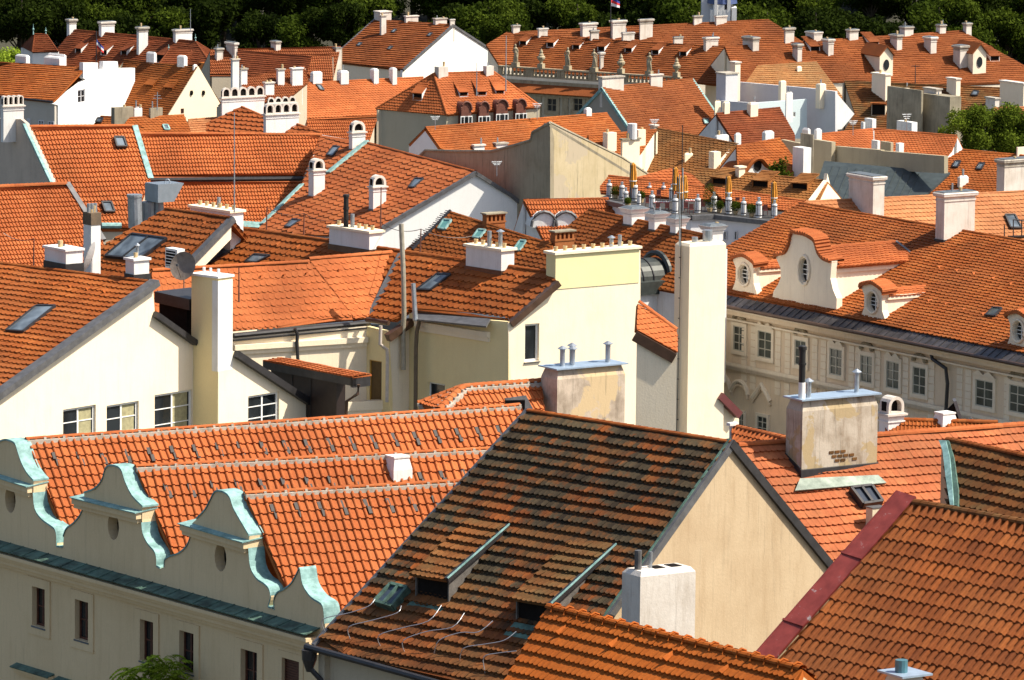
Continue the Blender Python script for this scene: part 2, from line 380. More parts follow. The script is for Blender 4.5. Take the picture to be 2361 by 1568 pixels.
    H.wp = vplane(E0-m*inset, E1-m*inset); H.W_end = vplane(E1, B1)
    return H
# ---- chimneys: near vertical edge at pixel u, base vb, top vt; pL/pR: widths in pixels of left and right faces
def chim(H, u, vb, vt, pL, pR, style='plain', mat=None, y=None, pl=None, aB=None, n=0, extra=2.0, name='chimney', capmat=None, pots=0, ax=0, parent=None, taper=0, label=None):
    pl = pl or H.pl; B = Q((u, vb), pl) if y is None else P((u, vb), y=y)
    top = P((u, vt), y=B[1]); hgt = top[2]-B[2]; aBv = H.aB if aB is None else aB
    db = az(aBv); dl = az(aBv+90); y_ = B[1]; xr = (u-CX)/F
    a = pR*y_/(F*max(.15, db[0]-xr*db[1])); b = pL*y_/(F*max(.15, -dl[0]+xr*dl[1])); mat = mat or MW
    mb = MB(); c = B-UP*extra; hh = hgt+extra; cm = capmat or mat
    def ring(z, o): return [B-db*o-dl*o+UP*z, B+db*(a+o)-dl*o+UP*z, B+db*(a+o)+dl*(b+o)+UP*z, B-db*o+dl*(b+o)+UP*z]
    def lay(z0, z1, o0, o1=None, m=None, tgt=None): (tgt or mb).frustum(ring(z0, o0), ring(z1, o0 if o1 is None else o1), m or mat)
    s_ = min(a, b); parts = []; rgc = random.Random(int(u*7+vb*3))
    if capmat is None and style in ('slab', 'bar'): cm = rgc.choice([mat, MWs, _M['cap_weathered'], _M['cap_weathered']])
    if style == 'plain': lay(-extra, hgt, 0)
    elif style == 'cham':
        ch = min(.18, hgt*.2); lay(-extra, hgt-ch, 0); lay(hgt-ch, hgt, 0, -ch*.8)
    elif style == 'slab':
        t = .14; lay(-extra, hgt-t, 0); cp = MB(); lay(hgt-t, hgt, .1, None, cm, cp); parts.append(('cap', cp))
    elif style == 'bar':       # moulded head
        k = min(1., hgt/2.2); lay(-extra, hgt-.62*k, 0); cp = MB()
        for z0, z1, o0, o1 in ((.62, .5, .05, .05), (.5, .36, .0, .02), (.36, .26, .02, .14), (.26, .08, .16, .18), (.08, 0, .2, .12)): lay(hgt-z0*k, hgt-z1*k, o0*k, o1*k, cm, cp)
        parts.append(('cap', cp)); tp = MB(); lay(hgt, hgt+.06, .06*k, None, M('slate'), tp); parts.append(('top_plate', tp))
    elif style == 'sheet':
        lay(-extra, hgt-.05-.5, .0 if not taper else 0); lay(hgt-.55, hgt-.05, 0, -.16); cp = MB(); lay(hgt-.05, hgt+.02, .12, None, cm, cp); parts.append(('metal_cap', cp))
    elif style == 'taper':
        lay(-extra, hgt*.55, 0); lay(hgt*.55, hgt-.08, 0, -.12); cp = MB(); lay(hgt-.08, hgt, -.08, None, cm, cp); parts.append(('cap', cp))
    elif style == 'pots':
        lay(-extra, hgt-.16, 0); cp = MB(); lay(hgt-.16, hgt, .14, .14, cm, cp); parts.append(('cap', cp))
    elif style == 'brick':
        lay(-extra, hgt-.75, 0); 
        for q in range(3):
            for w_ in (0, 1):
                pass
        lay(hgt-.75, hgt-.62, .05); 
        nb = max(2, int(a/.4)); 
        for q in range(nb+1):
            cc = B+db*(q*(a-.16)/nb)+UP*(hgt-.62); mb.box(cc, db*.16, dl*b, UP*.42, mat)
        lay(hgt-.2, hgt-.1, .03); cp = MB(); lay(hgt-.1, hgt, .12, None, cm, cp); parts.append(('cap', cp))
    elif style == 'arch':
        ah = min(hgt*.42, .95); body = hgt-ah; lay(-extra, body-.1, 0); lay(body-.42, body-.36, .05); lay(body-.2, body-.12, .04); cp = MB(); lay(body-.1, body, .14, None, cm, cp)
        rows = [(0, b*.0)]; nn = max(1, n or int(a/.75)); wseg = a/nn
        for q in range(nn):
            c0 = B+db*(q*wseg)+UP*body; prof = []
            K_ = 8; ro = wseg*.5; st = ah-ro
            out = [(0, 0), (0, st)]+[(ro-ro*math.cos(math.pi*t/K_), st+ro*math.sin(math.pi*t/K_)) for t in range(1, K_)]+[(wseg, st), (wseg, 0)]
            ri = ro*.66; s2 = st
            hole = [(ro-ri, .1), (ro-ri, s2)]+[(ro-ri*math.cos(math.pi*t/K_), s2+ri*math.sin(math.pi*t/K_)) for t in range(1, K_)]+[(ro+ri, s2), (ro+ri, .1)]
            f = lambda L: [c0+db*x+UP*zz for x, zz in L]
            cp.slab(f(out), b, cm, down=dl, holes=[f(hole)])
            cp.box(c0+db*(ro-ri)+dl*(b*.45), db*ri*2, dl*.05, UP*(ah*.85), M('opening_shade'))
            # side arch opening, its shade put on as a flat dark sheet
            cp.box(c0-db*.012+dl*(b*.25)+UP*.12, db*.02, dl*(b*.5), UP*(ah*.55), M('opening_shade')) if q == 0 else None
        parts.append(('arched_hood', cp))
    if taper: pass
    par = parent or H.o
    co = mb.obj(name, par)
    if label: co['label'] = label
    for nm, p_ in parts:
        p_.obj(nm, co)
    if style in ('plain', 'cham', 'slab', 'bar') and not pots and a > .7 and hgt < 6:
        for q in range(rgc.choice([0, 1, 1, 2])):
            f0 = B+db*a*rgc.uniform(.2, .8)+dl*b*.5+UP*(hgt-.05); fm_ = MB(); hh_ = rgc.uniform(.2, .55)
            if rgc.random() < .5: fm_.lathe(f0, [(.12, 0), (.13, hh_), (.09, hh_)], M('pot'), 8)
            else: fm_.tube([f0, f0+UP*(hh_+.15)], .07, M('zinc'), 8)
            fm_.obj('flue', co)
    if pots:
        for q in range(pots):
            t = (q+.5)/pots; c0 = B+(db*a*t+dl*b*.5 if a > b else db*a*.5+dl*b*t)+UP*hgt; pm = MB(); r = .13
            pm.lathe(c0, [(r*.95, 0), (r, .2), (r*1.12, .22), (r*1.12, .3), (r*.7, .3), (r*.6, .1)], M('pot'), 10); pm.obj('chimney_pot', co)
    return dict(B=B, a=a, b=b, db=db, dl=dl, h=hgt, o=co, top=B+UP*hgt, at=lambda s_, t_, z_=0: B+db*a*s_+dl*b*t_+UP*(hgt+z_))
def flue(ch, s_, t_, h=.6, r=.08, mat=None, cone=False, base=0, black=False):
    mb = MB(); p = ch['at'](s_, t_, base-.1); m = mat or M('zinc'); mb.tube([p, p+UP*(h+.1)], r, m, 12)
    if cone: mb.lathe(p+UP*(h+.06), [(r*1.1, 0), (r*2.1, .06), (r*.3, .2)], m, 12)
    if black: mb.lathe(p+UP*(h*.6), [(r*1.25, 0), (r*1.25, .1)], m, 12); mb.lathe(p+UP*(h), [(r*1.3, 0), (r*1.3, .16), (r*.9, .2)], m, 12)
    return mb.obj('flue_pipe', ch['o'])
def skirt(ch, mat, h=.3, o=.06):   # lead flashing round a chimney foot
    mb = MB(); B, db, dl, a, b = ch['B'], ch['db'], ch['dl'], ch['a'], ch['b']
    mb.frustum([B-db*o-dl*o-UP*.8, B+db*(a+o)-dl*o-UP*.8, B+db*(a+o)+dl*(b+o)-UP*.8, B-db*o+dl*(b+o)-UP*.8], [B-db*o-dl*o+UP*h, B+db*(a+o)-dl*o+UP*h, B+db*(a+o)+dl*(b+o)+UP*h, B-db*o+dl*(b+o)+UP*h], mat)
    mb.obj('flashing', ch['o'])
def skyl(H, p, w, l, pl=None, glass=None, fm=None, name='skylight', up=.1, h=None, open_=0):
    pl = pl or H.pl; c = Q(p, pl); n = pl[1]; h = (H.h if h is None else h); dn = np.cross(h, n); dn = dn if dn[2] < 0 else -dn; h = h-n*np.dot(h, n); h = unit(h)
    fm = fm or M('dark_metal'); o = n*(up)
    def Lc(a, b, z=0): return c+h*(a*w/2)+dn*(b*l/2)+n*z
    mb = MB(); f = .09
    for (a0, b0, a1, b1) in ((-1, -1, 1, -1), (-1, 1, 1, 1)):
        A_ = Lc(a0, b0, -.05); mb.box(A_-dn*f*(b0 > 0)-0*h, h*w, dn*f, n*(up+.12), fm)
    for a0 in (-1, 1): mb.box(Lc(a0, -1, -.05)-h*f*(a0 > 0)+dn*f, h*f, dn*(l-2*f), n*(up+.12), fm)
    fo = H.part(mb, name); g = MB(); g.box(Lc(-1, -1, 0)+h*f*.5+dn*f*.5, h*(w-f), dn*(l-f), n*(up*.6), glass or glassmat('skylight_glass', (.16, .2, .24), .12)); g.obj('pane', fo)
    return fo
def shed(H, p, w, hh, L, tm, pl=None, h=None, wm=None, tk='far', name='dormer', dark=None, left=True):
    """small shed dormer: p pixel of the front sill centre on the slope"""
    pl = pl or H.pl; c = Q(p, pl); h = H.h if h is None else h; n = pl[1]; m = unit(np.cross(h, UP)); m = m if np.dot(m, n) > 0 else -m
    dn = np.cross(h, n); dn = dn if dn[2] < 0 else -dn; wm = wm or MW
    fl, fr = c-h*w/2, c+h*w/2; tl, tr = fl+UP*hh, fr+UP*hh; k = c-dn*L; bl, br = k-h*w/2+n*.03, k+h*w/2+n*.03
    mb = MB(); o_ = m*.22
    fn = plane3(tl, tr, br); mb.slab([tl+o_-h*.1, tr+o_+h*.1, br+h*.1, bl-h*.1], .07, tm, down=-fn[1])
    kk = TK[tk]; tiles(mb, bl, unit(br-bl), fn, [bl-h*.1, br+h*.1, tr+o_+h*.1, tl+o_-h*.1], kk[0], kk[1], kk[2], tm, kk[3], kk[4], seed=int(abs(p[0])))
    d = mb.obj(name, H.o)
    ck = MB()
    for a, t, b, s_ in ((fl, tl, bl, 1), (fr, tr, br, -1)): ck.slab([a-UP*.1, t-UP*.02, b], .06, wm, down=h*s_)
    ck.obj('cheek', d); op = MB(); op.box(fl+h*.05-m*.2, h*(w-.1), m*.1, UP*hh, dark or M('opening_shade')); op.box(fl-UP*.05-m*.0, h*w, m*.1, UP*.08, wm); op.obj('opening', d)
    return d
def vwin(H, pl, p0, p1, fm=None, gm=None, mull=(1, 2), dep=.12, fr=.07, sur=None, surw=.22, sill=None, name='window', proud=.03, holes=None, open_left=0, surm=None, curtain=None):
    """window on vertical plane pl between two opposite corner pixels; returns the 3D hole"""
    a, b = Q(p0, pl), Q(p1, pl); n = pl[1]; h = unit(np.cross(UP, n)); h = h if h[0] > 0 else -h
    s0, s1 = 0, float(np.dot(b-a, h)); z0, z1 = b[2], a[2]
    if s1 < 0: return
    def L(s_, z, d=0): return a+h*s_+UP*(z-a[2])+n*d
    fm = fm or M('white_paint'); gm = gm or glassmat(); mb = MB(); w = s1; H_ = z1-z0
    D = -dep
    mb.box(L(0, z0, D), h*fr, UP*H_, n*.07, fm); mb.box(L(w-fr, z0, D), h*fr, UP*H_, n*.07, fm)
    mb.box(L(fr, z0, D), h*(w-2*fr), UP*fr, n*.07, fm); mb.box(L(fr, z1-fr, D), h*(w-2*fr), UP*fr, n*.07, fm)
    for i in range(1, mull[0]+1):
        x = w*i/(mull[0]+1); t = fr*(.9 if mull[0] == 1 else .5); mb.box(L(x-t/2, z0+fr, D+.005), h*t, UP*(H_-2*fr), n*.06, fm)
    for j in range(1, mull[1]+1):
        zz = z0+H_*j/(mull[1]+1); mb.box(L(fr, zz-.03, D+.01), h*(w-2*fr), UP*.06, n*.04, fm)
    o = H.part(mb, name); g = MB(); g.box(L(.01, z0+.01, D-.02), h*(w-.02), UP*(H_-.02), n*.03, gm); g.obj('pane', o)
    if curtain:
        cu = MB(); vs = []; 
        cu.box(L(w*.52, z0+.05, D-.005), h*(w*.4), UP*(H_-.1), n*.018, curtain); cu.obj('curtain', o)
    if sur:
        sm = MB(); q = surw; t = proud
        sm.box(L(-q, z0-q, 0), h*q, UP*(H_+2*q), n*t, sur); sm.box(L(w, z0-q, 0), h*q, UP*(H_+2*q), n*t, sur)
        sm.box(L(0, z0-q, 0), h*w, UP*q, n*t, sur); sm.box(L(0, z1, 0), h*w, UP*q, n*t, sur)
        sm.obj('surround', o)
    if sill: sm = MB(); sm.box(L(-.06, z0-.09, -dep), h*(w+.12), UP*.07, n*(dep+.09), sill); sm.obj('sill', o)
    return [L(0, z0), L(w, z0), L(w, z1), L(0, z1)]
def wall_poly(H, pix, pl, mat, thick=.35, wins=(), tgt=None):
    """wall traced on a vertical plane, with real openings. wins: vwin keyword dicts with p0,p1"""
    pts = [Q(p, pl) if len(p) == 2 else p for p in pix]; holes = []
    for w in wins:
        w = dict(w); nohole = w.pop('nohole', False); hl = vwin(H, pl, w.pop('p0'), w.pop('p1'), **w)
        if hl and not nohole: holes.append(hl)
    (tgt or H.wall).slab(pts, thick, mat, down=-pl[1], holes=holes); return pts
def M(k): return _M[k]

def goto(X, d, u):          # walk from X along d until the point stands at image column u
    lo, hi = 0., 60.
    def pu(k):
        D = X+d*k-CAMO; z = D[1]*math.cos(PITCH)-D[2]*math.sin(PITCH); y = D[1]*math.sin(PITCH)+D[2]*math.cos(PITCH); c, s = math.cos(ROLL), math.sin(ROLL); return CX+F*(D[0]*c+y*s)/z
    for _ in range(50):
        k = (lo+hi)/2
        if (pu(k) < u) == (pu(60.) > pu(0.)): lo = k
        else: hi = k
    return X+d*lo
def skyl4(H, c4, pl=None, glass=None, fm=None, up=.22, name='skylight', h=None, mid=False):
    pl = pl or H.pl; a, b, c, d = [Q(p, pl) for p in c4]; n = pl[1]; mb = MB(); fm = fm or M('dark_metal')
    f = .12; ctr = (a+b+c+d)/4; q = [a, b, c, d]
    for i in range(4):
        p, r = q[i], q[(i+1) % 4]; mb.bar(p+n*up, r+n*up, .13, up+.15, fm, up=n)
    if mid: mb.bar((a+b)/2+n*up, (c+d)/2+n*up, .13, up+.15, fm, up=n)
    o = H.part(mb, name); g = MB(); g.slab([p+(ctr-p)*.04+n*up*.75 for p in q], .03, glass or M('skylight_glass'), down=-n); g.obj('pane', o); return o
def plz(ref, z, a, pitch):
    X = P(ref, z=z); h = az(a); return pitchplane(X, X+h, pitch), h
def ry(H, u):               # depth of the ridge line at image column u
    a, b = H.Rp; X = goto(a-hz(b-a)*20, hz(b-a), u); return X[1]
def pole(name, p0, p1, r, mat, label, cat, y=None, arms=(), z=None, parent=None, group=None):
    a = P(p0, y=y); b = P(p1, y=y); mb = MB(); mb.tube([a, b], r, mat, 6)
    for (t, L_, dx) in arms: c = a+(b-a)*t; mb.tube([c-V3(L_/2, 0, 0)+V3(dx, 0, 0), c+V3(L_/2+dx, 0, 0)], r*.6, mat, 5)
    o = mb.obj(name); return tag(o, label, cat, group)
def dish(p, y, r, label, mat, face=-50, group=None):
    c = P(p, y=y); n = unit(az(face)+UP*.35); a = unit(np.cross(n, UP)); b = np.cross(a, n)
    root = empty('satellite_dish', c, label, 'satellite dish', group); mb = MB(); vs = []; K_ = 16; R_ = 4
    for i in range(R_+1):
        for k in range(K_): t = 2*math.pi*k/K_; q = r*i/R_; vs.append(c+(a*math.cos(t)+b*math.sin(t)*1.08)*max(q, .01)-n*(.22*r*(1-(i/R_)**2)))
    f = [(i*K_+k, i*K_+(k+1) % K_, (i+1)*K_+(k+1) % K_, (i+1)*K_+k) for i in range(R_) for k in range(K_)]; n0 = len(vs); vs += [v-n*.03 for v in vs]; f += [tuple(x+n0 for x in q[::-1]) for q in f]
    mb.add(vs, f, mat); mb.obj('reflector', root); mb = MB(); mb.tube([c-b*r*.9, c-b*r*.3+n*r*1.0], .03, mat, 5); mb.cbox(c-b*r*.25+n*r*1.0, a, .14, .1, .14, M('lead_grey')); mb.obj('receiver_arm', root)
    mb = MB(); mb.tube([c-n*.25*r, c-n*.25*r-UP*r*1.6], .04, mat, 6); mb.obj('mast', root); return root

def sroof(name, label, poly, a, pitch, px, tm, wm, dz=0, z=None, cap=True, down=7, back=5., cat='house', group=None, capk=.14, capm=None, H=None, skirt_=True, bm=None, finish=True):
    """house whose visible slope is traced; poly[0]-poly[1] is the ridge"""
    z = ZR(poly[0], dz) if z is None else z; pl, h = plz(poly[0], z, a, pitch); X = [Q(p, pl) for p in poly]
    if H is None: H = House(name, label, sum(X)/len(X), cat, group)
    H.pl, H.h, H.Rp = pl, h, (X[0], X[1]); m = unit(np.cross(h, UP)); m = m if m[1] < 0 else -m; H.m = m
    k = tkpx(px[0], px[1], px[2], pl, h, poly[0], .19); s_ = k; H.slope(X, pl, s_, tm, h, X[0])
    if cap: ridgecap(H.roof, X[0], X[1], capm or tm, r=capk)
    if back: t = back*math.tan(math.radians(pitch)); H.roof.slab([X[0], X[1], X[1]-m*back-UP*t, X[0]-m*back-UP*t], .2, tm)
    if skirt_:
        c = sum(X)/len(X); n = len(X); ins = [x+(c-x)/max(1e-6, np.linalg.norm((c-x)[:2]))*.25 for x in X]; zb = min(x[2] for x in X)-down
        for i in range(1, n):
            p, q = ins[i], ins[(i+1) % n]
            if np.linalg.norm((p-q)[:2]) < .3: continue
            H.wall.slab([p-UP*.15, q-UP*.15, V3(q[0], q[1], zb), V3(p[0], p[1], zb)], .2, wm, down=unit(np.append((c-(p+q)/2)[:2], 0)))
        if back:
            p, q = X[0]-m*back-UP*t, X[1]-m*back-UP*t
            for u_, v_ in ((p, q), (p, X[0]), (X[1], q)): H.wall.slab([u_-UP*.15, v_-UP*.15, V3(v_[0], v_[1], zb), V3(u_[0], u_[1], zb)], .2, wm)
    return H.finish() if finish else H
def block(H, corner, y, pL, pR, vt, vb, mat, aB=35, name='wall_block'): return chim(H, corner, vb, vt, pL, pR, 'plain', mat, y=y, aB=aB, name=name, extra=4)
def cz(H, lst, style='bar', mat=None, aB=35, **kw):
    for (u, vb, vt, pL, pR) in lst: chim(H, u, vb, vt, pL, pR, style, mat or MW, aB=aB, **kw)
def proj(X):
    d = X-CAMO; cp, sp = math.cos(PITCH), math.sin(PITCH); z = d[1]*cp-d[2]*sp; y = d[1]*sp+d[2]*cp; x = d[0]/z; y /= z
    c, s = math.cos(ROLL), math.sin(ROLL); return CX+F*(x*c+y*s), CY-F*(-x*s+y*c)
def tkpx(kind, wpx, cpx, pl, h, ref, lift=.14, amp=.25):
    X = Q(ref, pl); a = proj(X); b = proj(X+h); w = wpx/abs(b[0]-a[0])
    n = pl[1]; dn = np.cross(h, n); Y = Q((ref[0], ref[1]+cpx), pl); c = abs(np.dot(Y-X, dn)); return (kind, w, c, lift*c, amp*w)
def TP(name, kind, wpx, cpx, r0, r1, z, pitch, ref=None, lift=.14, amp=.25):
    R0, R1 = P(r0, z=z), P(r1, z=z); pl = pitchplane(R0, R1, pitch); TK[name] = tkpx(kind, wpx, cpx, pl, hz(R1-R0), ref or r0, lift, amp)
    return name
# ------------------------------------------------------------------ palette
OR = (.72, .19, .065); OR2 = (.62, .15, .05); OR3 = (.78, .24, .09)
T_new = tilemat('tile_bright_orange', [(.37, .075, .032), (.43, .093, .04), (.48, .115, .052)], patch=(.34, .075, .036), patch_amt=.5)
T_pan = tilemat('tile_pantile_orange', [(.39, .08, .034), (.44, .097, .042), (.49, .122, .056)], patch=(.35, .075, .035), patch_amt=.4)
T_rust = tilemat('tile_warm_brown', [(.21, .043, .012), (.28, .06, .016), (.36, .085, .025)], patch=(.17, .045, .02), patch_amt=.5)
T_mid = tilemat('tile_orange_brown', [(.26, .05, .015), (.33, .069, .021), (.40, .095, .032)], patch=(.22, .055, .026), patch_amt=.5)
T_red = tilemat('tile_brick_red', [(.15, .028, .014), (.20, .038, .018), (.26, .054, .026)], patch=(.13, .032, .02), patch_amt=.5)
T_far = tilemat('tile_faded_red', [(.23, .048, .024), (.28, .062, .03), (.34, .082, .04)], patch=(.2, .052, .03), patch_amt=.5)
T_pink = tilemat('tile_pale_pink', [(.38, .11, .065), (.46, .145, .085), (.52, .19, .12)], patch=(.34, .11, .07), patch_amt=.5)
T_old = tilemat('tile_weathered_brown', [(.045, .018, .011), (.19, .042, .016), (.34, .072, .021)], patch=(.085, .052, .034), patch_amt=.6, sc=.45, moss=(.070, .054, .032), up=24.6)
T_old2 = tilemat('tile_weathered_umber', [(.11, .032, .014), (.18, .05, .02), (.29, .08, .03)], patch=(.10, .06, .038), patch_amt=.7, sc=.5)
T_barrel = tilemat('tile_barrel_amber', [(.15, .033, .014), (.23, .05, .018), (.34, .08, .028)], patch=(.18, .05, .024), patch_amt=.6, spread=.9)
MW = stucco('render_white', (.78, .77, .75), (.5, .46, .4), .35, drips=.18)
MWs = stucco('render_white_stained', (.68, .63, .57), (.40, .34, .27), .6, drips=.3)
stucco('cap_weathered', (.46, .42, .36), (.2, .17, .13), .7, sc=1.2, drips=.5)
MC = stucco('render_cream', (.90, .78, .59), (.82, .68, .47), .5, sc=.35, drips=.10)
MY = stucco('render_yellow_shaded_cream', (.88, .73, .40), (.78, .62, .32), .35)  # yellow render; on the cream house it carries the shaded walls' tone as colour
MB_ = stucco('render_beige', (.50, .385, .25), (.38, .27, .16), .7, sc=.35, drips=.22)
MG = stucco('render_grey_drab', (.52, .45, .34), (.4, .33, .24), .4, drips=.15)
MGf = stucco('render_warm_grey', (.76, .59, .36), (.62, .46, .26), .5, sc=.25, drips=.12)
MO = stucco('render_ochre_old', (.60, .50, .32), (.45, .36, .2), .6, ragged=((.50, .42, .30), .35), drips=.5)
MOld = stucco('render_patchy_old', (.50, .44, .36), (.26, .2, .14), .9, sc=.8, ragged=((.40, .31, .18), .5), drips=.6)
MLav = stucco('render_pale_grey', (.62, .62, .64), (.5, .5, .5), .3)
MPal = stucco('render_palace_pinkish', (.80, .65, .47), (.64, .50, .35), .4, drips=.15)
MPalL = stucco('render_palace_light', (.88, .77, .6), (.7, .58, .43), .4, drips=.12)
MOrange = stucco('render_orange', (.80, .26, .06), (.7, .2, .05), .3)
MBlue = stucco('render_pale_blue', (.60, .70, .72), (.5, .6, .62), .3)
MConc = stucco('concrete_old', (.34, .30, .22), (.16, .14, .1), .8, drips=.6)
MStone = stucco('sandstone_dark', (.40, .34, .23), (.18, .14, .09), .7, sc=2)
MBrick = tilemat('brick_red', [(.28, .08, .04), (.36, .10, .05), (.42, .14, .07)])
copper = plain('copper_patina', (.17, .33, .32), .75, 0, .3, 2.2, col2=(.27, .46, .45))
copperd = plain('copper_dark_patina', (.045, .09, .07), .7, 0, .4, 1.5, col2=(.10, .19, .15))
plain('slate', (.10, .12, .14), .6, 0, .3); plain('opening_shade', (.012, .01, .009), .95, 0, .3, spec=.1)  # the near-black one paints the shade inside openings, hoods and grilles
plain('pot', (.52, .38, .20), .85, 0, .25, 6); plain('zinc', (.42, .46, .50), .38, .7, .2)
dmetal = plain('dark_metal', (.035, .033, .035), .45, .2, .3, 2); brmetal = plain('brown_metal', (.10, .055, .035), .4, .3, .3, 1.5)
bluem = plain('blue_grey_sheet', (.34, .44, .56), .4, .3, .15, 2); lead = plain('lead_grey', (.12, .12, .125), .5, .3, .3, 2)
redm = plain('red_painted_sheet', (.19, .026, .02), .55, 0, .25, 1.6, col2=(.23, .038, .03))
mortar = stucco('ridge_mortar', (.5, .45, .38), (.22, .2, .16), .8, sc=2.5)
wpaint = plain('white_paint', (.8, .8, .78), .5, 0, .05); brwood = plain('brown_wood', (.10, .03, .015), .6, 0, .4, 5)
curt = plain('curtain_cloth', (.35, .32, .18), .9, 0, .25, 4)
glass = glassmat()
glass_pale = glassmat('window_glass_pale', (.10, .11, .09), .15)
skyg = glassmat('skylight_glass', (.16, .2, .24), .1)
leafm = None
# paint flaking off the red sheet
def flake():
    nt = redm.node_tree; b = nt.nodes['Principled BSDF']; src = b.inputs['Base Color'].links[0].from_socket; p = pos(nt, (1, 1, 1))
    n = noise(nt, 1.6, 8, .75, p, .5); r = ramp(nt, n.outputs[0], [(.60, (0, 0, 0)), (.66, (1, 1, 1))]); c = mixc(nt, r.outputs[0], src, (.30, .25, .25)); lnk(nt, c, b.inputs['Base Color'])
flake()
def coping(mb, pts, n, th, mat, up=.05, out=.08, dwn=.06):
    """sheet-metal cover over a wall-top that follows pts; n outward normal of the front, th wall thickness"""
    vs = []; 
    for p in pts: p = np.array(p); vs += [p+n*out-UP*dwn, p+n*out+UP*up, p-n*(th+out)+UP*up, p-n*(th+out)-UP*dwn]
    f = []
    for i in range(len(pts)-1):
        for k in range(3): a = i*4+k; f.append((a, a+1, a+5, a+4))
    f += [(0, 1, 2, 3), tuple(len(pts)*4-4+k for k in range(4))]
    mb.add(vs, f, mat)
def smooth(pts, k=3):
    out = []; n = len(pts); p = [np.array(q, float) for q in pts]
    for i in range(n-1):
        a, b, c, d = p[max(i-1, 0)], p[i], p[i+1], p[min(i+2, n-1)]
        for j in range(k):
            t = j/k; out.append(.5*((2*b)+(-a+c)*t+(2*a-5*b+4*c-d)*t*t+(-a+3*b-3*c+d)*t**3))
    out.append(p[-1]); return [tuple(q) for q in out]
